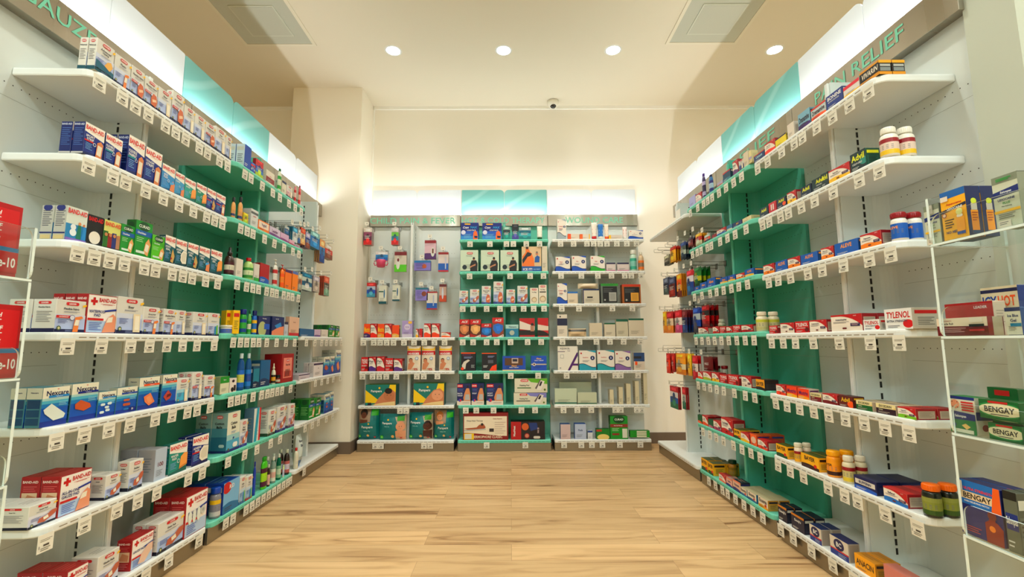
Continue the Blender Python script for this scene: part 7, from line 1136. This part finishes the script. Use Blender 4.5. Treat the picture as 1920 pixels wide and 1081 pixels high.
mb = MB(); mb.lathe(0, 0, [(.062, -.002), (.062, -.03), (.055, -.05), (.040, -.066), (0.0, -.068)][::-1], mat((232, 228, 214), .4, tag='_cam'), 24); mb.build('housing', root)
mb = MB(); mb.lathe(0, -.012, [(0, -.088), (.018, -.085), (.031, -.072), (.036, -.056), (.036, -.045)], mat((26, 26, 28), .08, coat=.5, tag='_dome'), 20); mb.build('camera_dome', root)
# unseen panel lights added behind the viewpoint to cool the near ends
FILL_W = 50
for x, y in ((-1.6, -.6), (1.5, -.6), (-1.6, -3.2), (1.5, -3.2)):
    root = empty('fill_panel_light', (x, y, ZC)); tag(root, 'unseen cool white fill panel added behind the viewpoint', 'ceiling light', 'cool fill panels added behind the viewpoint')
    mb = MB(); mb.box(-.6, .6, -.3, .3, -.012, -.001, M_WHITE, .002); mb.build('light_frame', root)
    mb = MB(); mb.box(-.57, .57, -.27, .27, -.014, -.012, emis((226, 240, 232), 4, 'fill_diffuser')); mb.build('diffuser', root)
    ld = bpy.data.lights.new('panel', 'AREA'); ld.shape = 'RECTANGLE'; ld.size = 1.1; ld.size_y = .5; ld.energy = FILL_W; ld.color = (.78, .98, .98)
    lo = bpy.data.objects.new('panel', ld); COL.objects.link(lo); lo.location = (x, y, ZC - .03)
# ------------------------------------------------------------------ clear acrylic displays on the near ends
def sheet(mb, xz, y0, y1, edge):
    """extrude an outline given in local (s, z) across d; faces clear, rim polished"""
    n = len(xz); mb.mesh([(x, y0, z) for x, z in xz] + [(x, y1, z) for x, z in xz], [tuple(range(n)), tuple(range(2 * n - 1, n - 1, -1))], M_ACR)
    mb.mesh([(x, y0, z) for x, z in xz] + [(x, y1, z) for x, z in xz], [(i, i + n, (i + 1) % n + n, (i + 1) % n) for i in range(n)], M_EDGE)
def display(run, s0, s1, tiers, lab, d0=-.03, d1=.22):
    root = empty('acrylic_display', W(run, (s0 + s1) / 2, 0, 0), FR[run][1]); tag(root, lab, 'display stand')
    mid = (s0 + s1) / 2; a, b = s0 - mid, s1 - mid; t = .006; far = a if run == 'R' else b; sg = 1 if run == 'R' else -1
    for i, (zb, ztop, lip) in enumerate(tiers):
        # end sheet across the depth, rounded lower front corner; floor sheet; low front lip with rounded corner
        e0, e1 = (far, far + sg * .009) if sg > 0 else (far - .009, far)
        mb = MB(); r = .03
        yz = arc(d0 + r, zb + r, r, 180, 270) + [(d1, zb), (d1, ztop), (d0, ztop)]
        n = len(yz); mb.mesh([(e0, y, z) for y, z in yz] + [(e1, y, z) for y, z in yz], [tuple(range(n - 1, -1, -1)), tuple(range(n, 2 * n))], M_ACR)
        mb.mesh([(e0, y, z) for y, z in yz] + [(e1, y, z) for y, z in yz], [(q, (q + 1) % n, (q + 1) % n + n, q + n) for q in range(n)], M_EDGE)
        mb.build('end_sheet', root)
        mb = MB(); mb.box(a + .001, b, d0 + .006, d1, zb + .0005, zb + t, M_ACR); mb.box(a + .001, b, d0 + .0, d0 + .0058, zb - .001, zb + t, M_EDGE); mb.build('tier_floor', root)
        mb = MB(); lo_, hi_ = a + .0105, b
        xz = [(lo_, zb + t + .001), (hi_, zb + t + .001), (hi_, zb + lip), (lo_, zb + lip)]
        if sg > 0: xz = [(lo_, zb + t + .001), (hi_, zb + t + .001), (hi_, zb + lip)] + [(lo_ + .03 + .03 * math.cos(math.radians(u)), zb + lip - .03 + .03 * math.sin(math.radians(u))) for u in range(90, 181, 15)]
        else: xz = [(lo_, zb + t + .001), (hi_ - .0105, zb + t + .001)] + [(hi_ - .0405 + .03 * math.cos(math.radians(u)), zb + lip - .03 + .03 * math.sin(math.radians(u))) for u in range(0, 91, 15)] + [(lo_, zb + lip)]
        sheet(mb, xz, d0, d0 + .005, None); mb.build('front_lip', root)
    zl_ = tiers[0][0] if tiers[0][0] < tiers[-1][0] else tiers[-1][0]; e0, e1 = (far, far + sg * t) if sg > 0 else (far + sg * t, far)
    mb = MB(); mb.box(e0 + .0005, e1 - .0005, d0 + .004, d1, .0, zl_ - .001, M_ACR); mb.box(e0, e1, d0, d0 + .004, 0, zl_ - .001, M_EDGE); mb.box(a + .05, b - .05, d1 - .02, d1 - .014, 0, tiers[-1][1], M_ACR); mb.build('support_sheet', root)
    return root
A1, A2, A3, A4 = (1700, 300, 6.005), (1700, 460, 5.405), (1700, 640, 4.914), (1700, 840, 4.486)
dA = -.03
def tz(px, py, d=dA): s = fs('R', px, 1.2, d); z = 1.2
def tier_z(pxs):
    px, py = pxs; z = 1.2
    for _ in range(4): s = fs('R', px, z, dA); z = fz('R', s, dA, py)
    return s, z
T = [tier_z(p) for p in ((1745, 462), (1765, 634), (1785, 814), (1803, 1003))]
sE = sum(t[0] for t in T) / 4
print('acrylic', T)
Z = [t[1] for t in T]
display('R', sE, sE + .34, [(Z[3], Z[2] - .004, .10), (Z[2], Z[1] - .004, .10), (Z[1], Z[0] - .004, .10), (Z[0], Z[0] + .16, .10)], 'clear acrylic four-tier display holding pain creams at the right edge', dA)
dd = dict(d=.0)
def arow(tier, crop, items): row('RA', ['first tier of the right acrylic display', 'second tier of the right acrylic display', 'third tier of the right acrylic display', 'lowest tier of the right acrylic display'][tier], crop, items, z=Z[tier] + .008, plane=-.015)
arow(0, A1, [('lido', 232, 405, 478, .045, 1, dict(desc='small grey cream box')), ('rollon', 428, 716, 287, .045, 2, dict(desc='yellow roll-on box with printed bottles')), ('lido', 1020, 1318, 118, .06, 1, dict(big=True, desc='large grey cream box'))])
arow(1, A2, [('mrub', 318, 838, 716, .05, 1, dict(desc='maroon and cream muscle rub box')), ('plain', 1020, 1185, 620, .05, 1, dict(base=(226, 222, 206), title='Ice Blue|Gel', tc=(40, 60, 110), ts=.11, tv=.7, band=(20, 50, 110), bandpos=(.86, 1), art=lambda p: p.r(.3, .3, 1, .42, (30, 140, 170)), side=(20, 80, 130), desc='white gel box with navy top'))])
arow(1, A2, [('plain', 418, 914, 556, .04, 1, dict(d=.055, base=(236, 224, 210), title='', art=lambda p: (p.band((176, 24, 40), lambda u: .56 - .1 * u, lambda u: 1, 6), p.t('LEADER', .76, .84, .08, WHITE, .3)), desc='taller red and white box behind')), ('icyhot', 800, 1185, 394, .03, 1, dict(d=.11, desc='cream box with blue orange lettering'))])
arow(2, A3, [('salon', 418, 664, 520, .05, 1, dict(desc='green and white patch box')), ('bengay', 765, 1079, 790, .05, 1, dict(desc='green cream box at bottom of pile')), ('bengay', 790, 1079, 440, .03, 1, dict(d=.065, desc='dark green cream box standing behind'))])
zz = Z[2] + .008
arow(2, A3, [('bengay', 700, 1079, 566, .05, 1, dict(yb=752, desc='green cream box on top of pile'))])
arow(3, A4, [('bengayp', 470, 842, 352, .04, 2, dict(desc='blue heat patch box with glowing figure')), ('brand', 862, 985, 380, .03, 2, dict(text='Salonpas', base=(120, 124, 110), tc=WHITE, head=(30, 34, 30), panel=(24, 60, 130), v=.5, size=.12, desc='grey and navy pain patch box'))])
# left display: only its far end reaches into the view
zl = [fz('L', fs('L', 62, 1.3, dA), dA, y) for y in (527, 690, 840)]
sl = fs('L', 64, 1.3, dA); print('left acrylic', zl, sl)
display('L', sl - .34, sl, [(zl[0] - .62, zl[0] - .31, .10), (zl[0] - .305, zl[0] - .004, .10), (zl[0], zl[0] + .17, .165)], 'clear acrylic display of anti-itch cream at the left edge', dA)
for tier, (z0, yt) in enumerate(((zl[0] + .008, 390), (zl[0] - .297, 573))):
    run = 'L'; xr = 30
    s1 = fs(run, xr, z0 + .03, -.015); w = .16; h = fz(run, s1, -.015, yt) - z0
    mb, nm = make_box('patchred', w, .03, h, {}); o = mb.build(nm)
    place(o, run, s1 - w / 2, -.015, z0, 'LA', ['upper', 'lower'][tier] + ' tier of the left acrylic display', 'red anti-itch cream pack', 'pack', 'anti-itch cream packs')
for (key_, k_), its in CATN.items():
    for it_ in its:
        if 'pink training cup' in it_[2] and it_[5] == 0:
            cup = MB(); PK = mat((214, 70, 110), .35, tag='_cup'); cup.lathe(0, -.02, [(.030, -.075), (.040, -.070), (.046, -.02), (.046, .0), (.040, .004), (0, .004)], PK, 24)
            for sx in (-1, 1): cup.tube([(sx * .044, -.02, -.012), (sx * .066, -.02, -.008), (sx * .070, -.02, -.035), (sx * .060, -.02, -.055), (sx * .042, -.02, -.05)], .005, PK)
            cup.build('training_cup', it_[1])
finish_labels()
# ------------------------------------------------------------------ camera, world, view
cam = bpy.data.cameras.new('camera'); cam.sensor_width = 36; cam.lens = F * 36 / 1920; cam.shift_x = 0; cam.shift_y = (CY - 540.5) / 1920; cam.clip_start = .02
co = bpy.data.objects.new('camera', cam); COL.objects.link(co)
R3m = Matrix((RM[0], RM[1], -RM[2])).transposed()
co.matrix_world = Matrix.Translation((0, 0, H)) @ R3m.to_4x4()
SC.camera = co
w = bpy.data.worlds.new('world'); SC.world = w; w.use_nodes = True; w.node_tree.nodes['Background'].inputs[0].default_value = (.9, .85, .75, 1); w.node_tree.nodes['Background'].inputs[1].default_value = .05
vs = SC.view_settings; vs.view_transform = 'Standard'; vs.look = 'None'; vs.gamma = 1; vs.use_curve_mapping = False; vs.exposure = EXPO
SC.cycles.max_bounces = 10; SC.cycles.diffuse_bounces = 5; SC.cycles.transparent_max_bounces = 16; SC.cycles.sample_clamp_indirect = 6; SC.cycles.caustics_reflective = False; SC.cycles.caustics_refractive = False
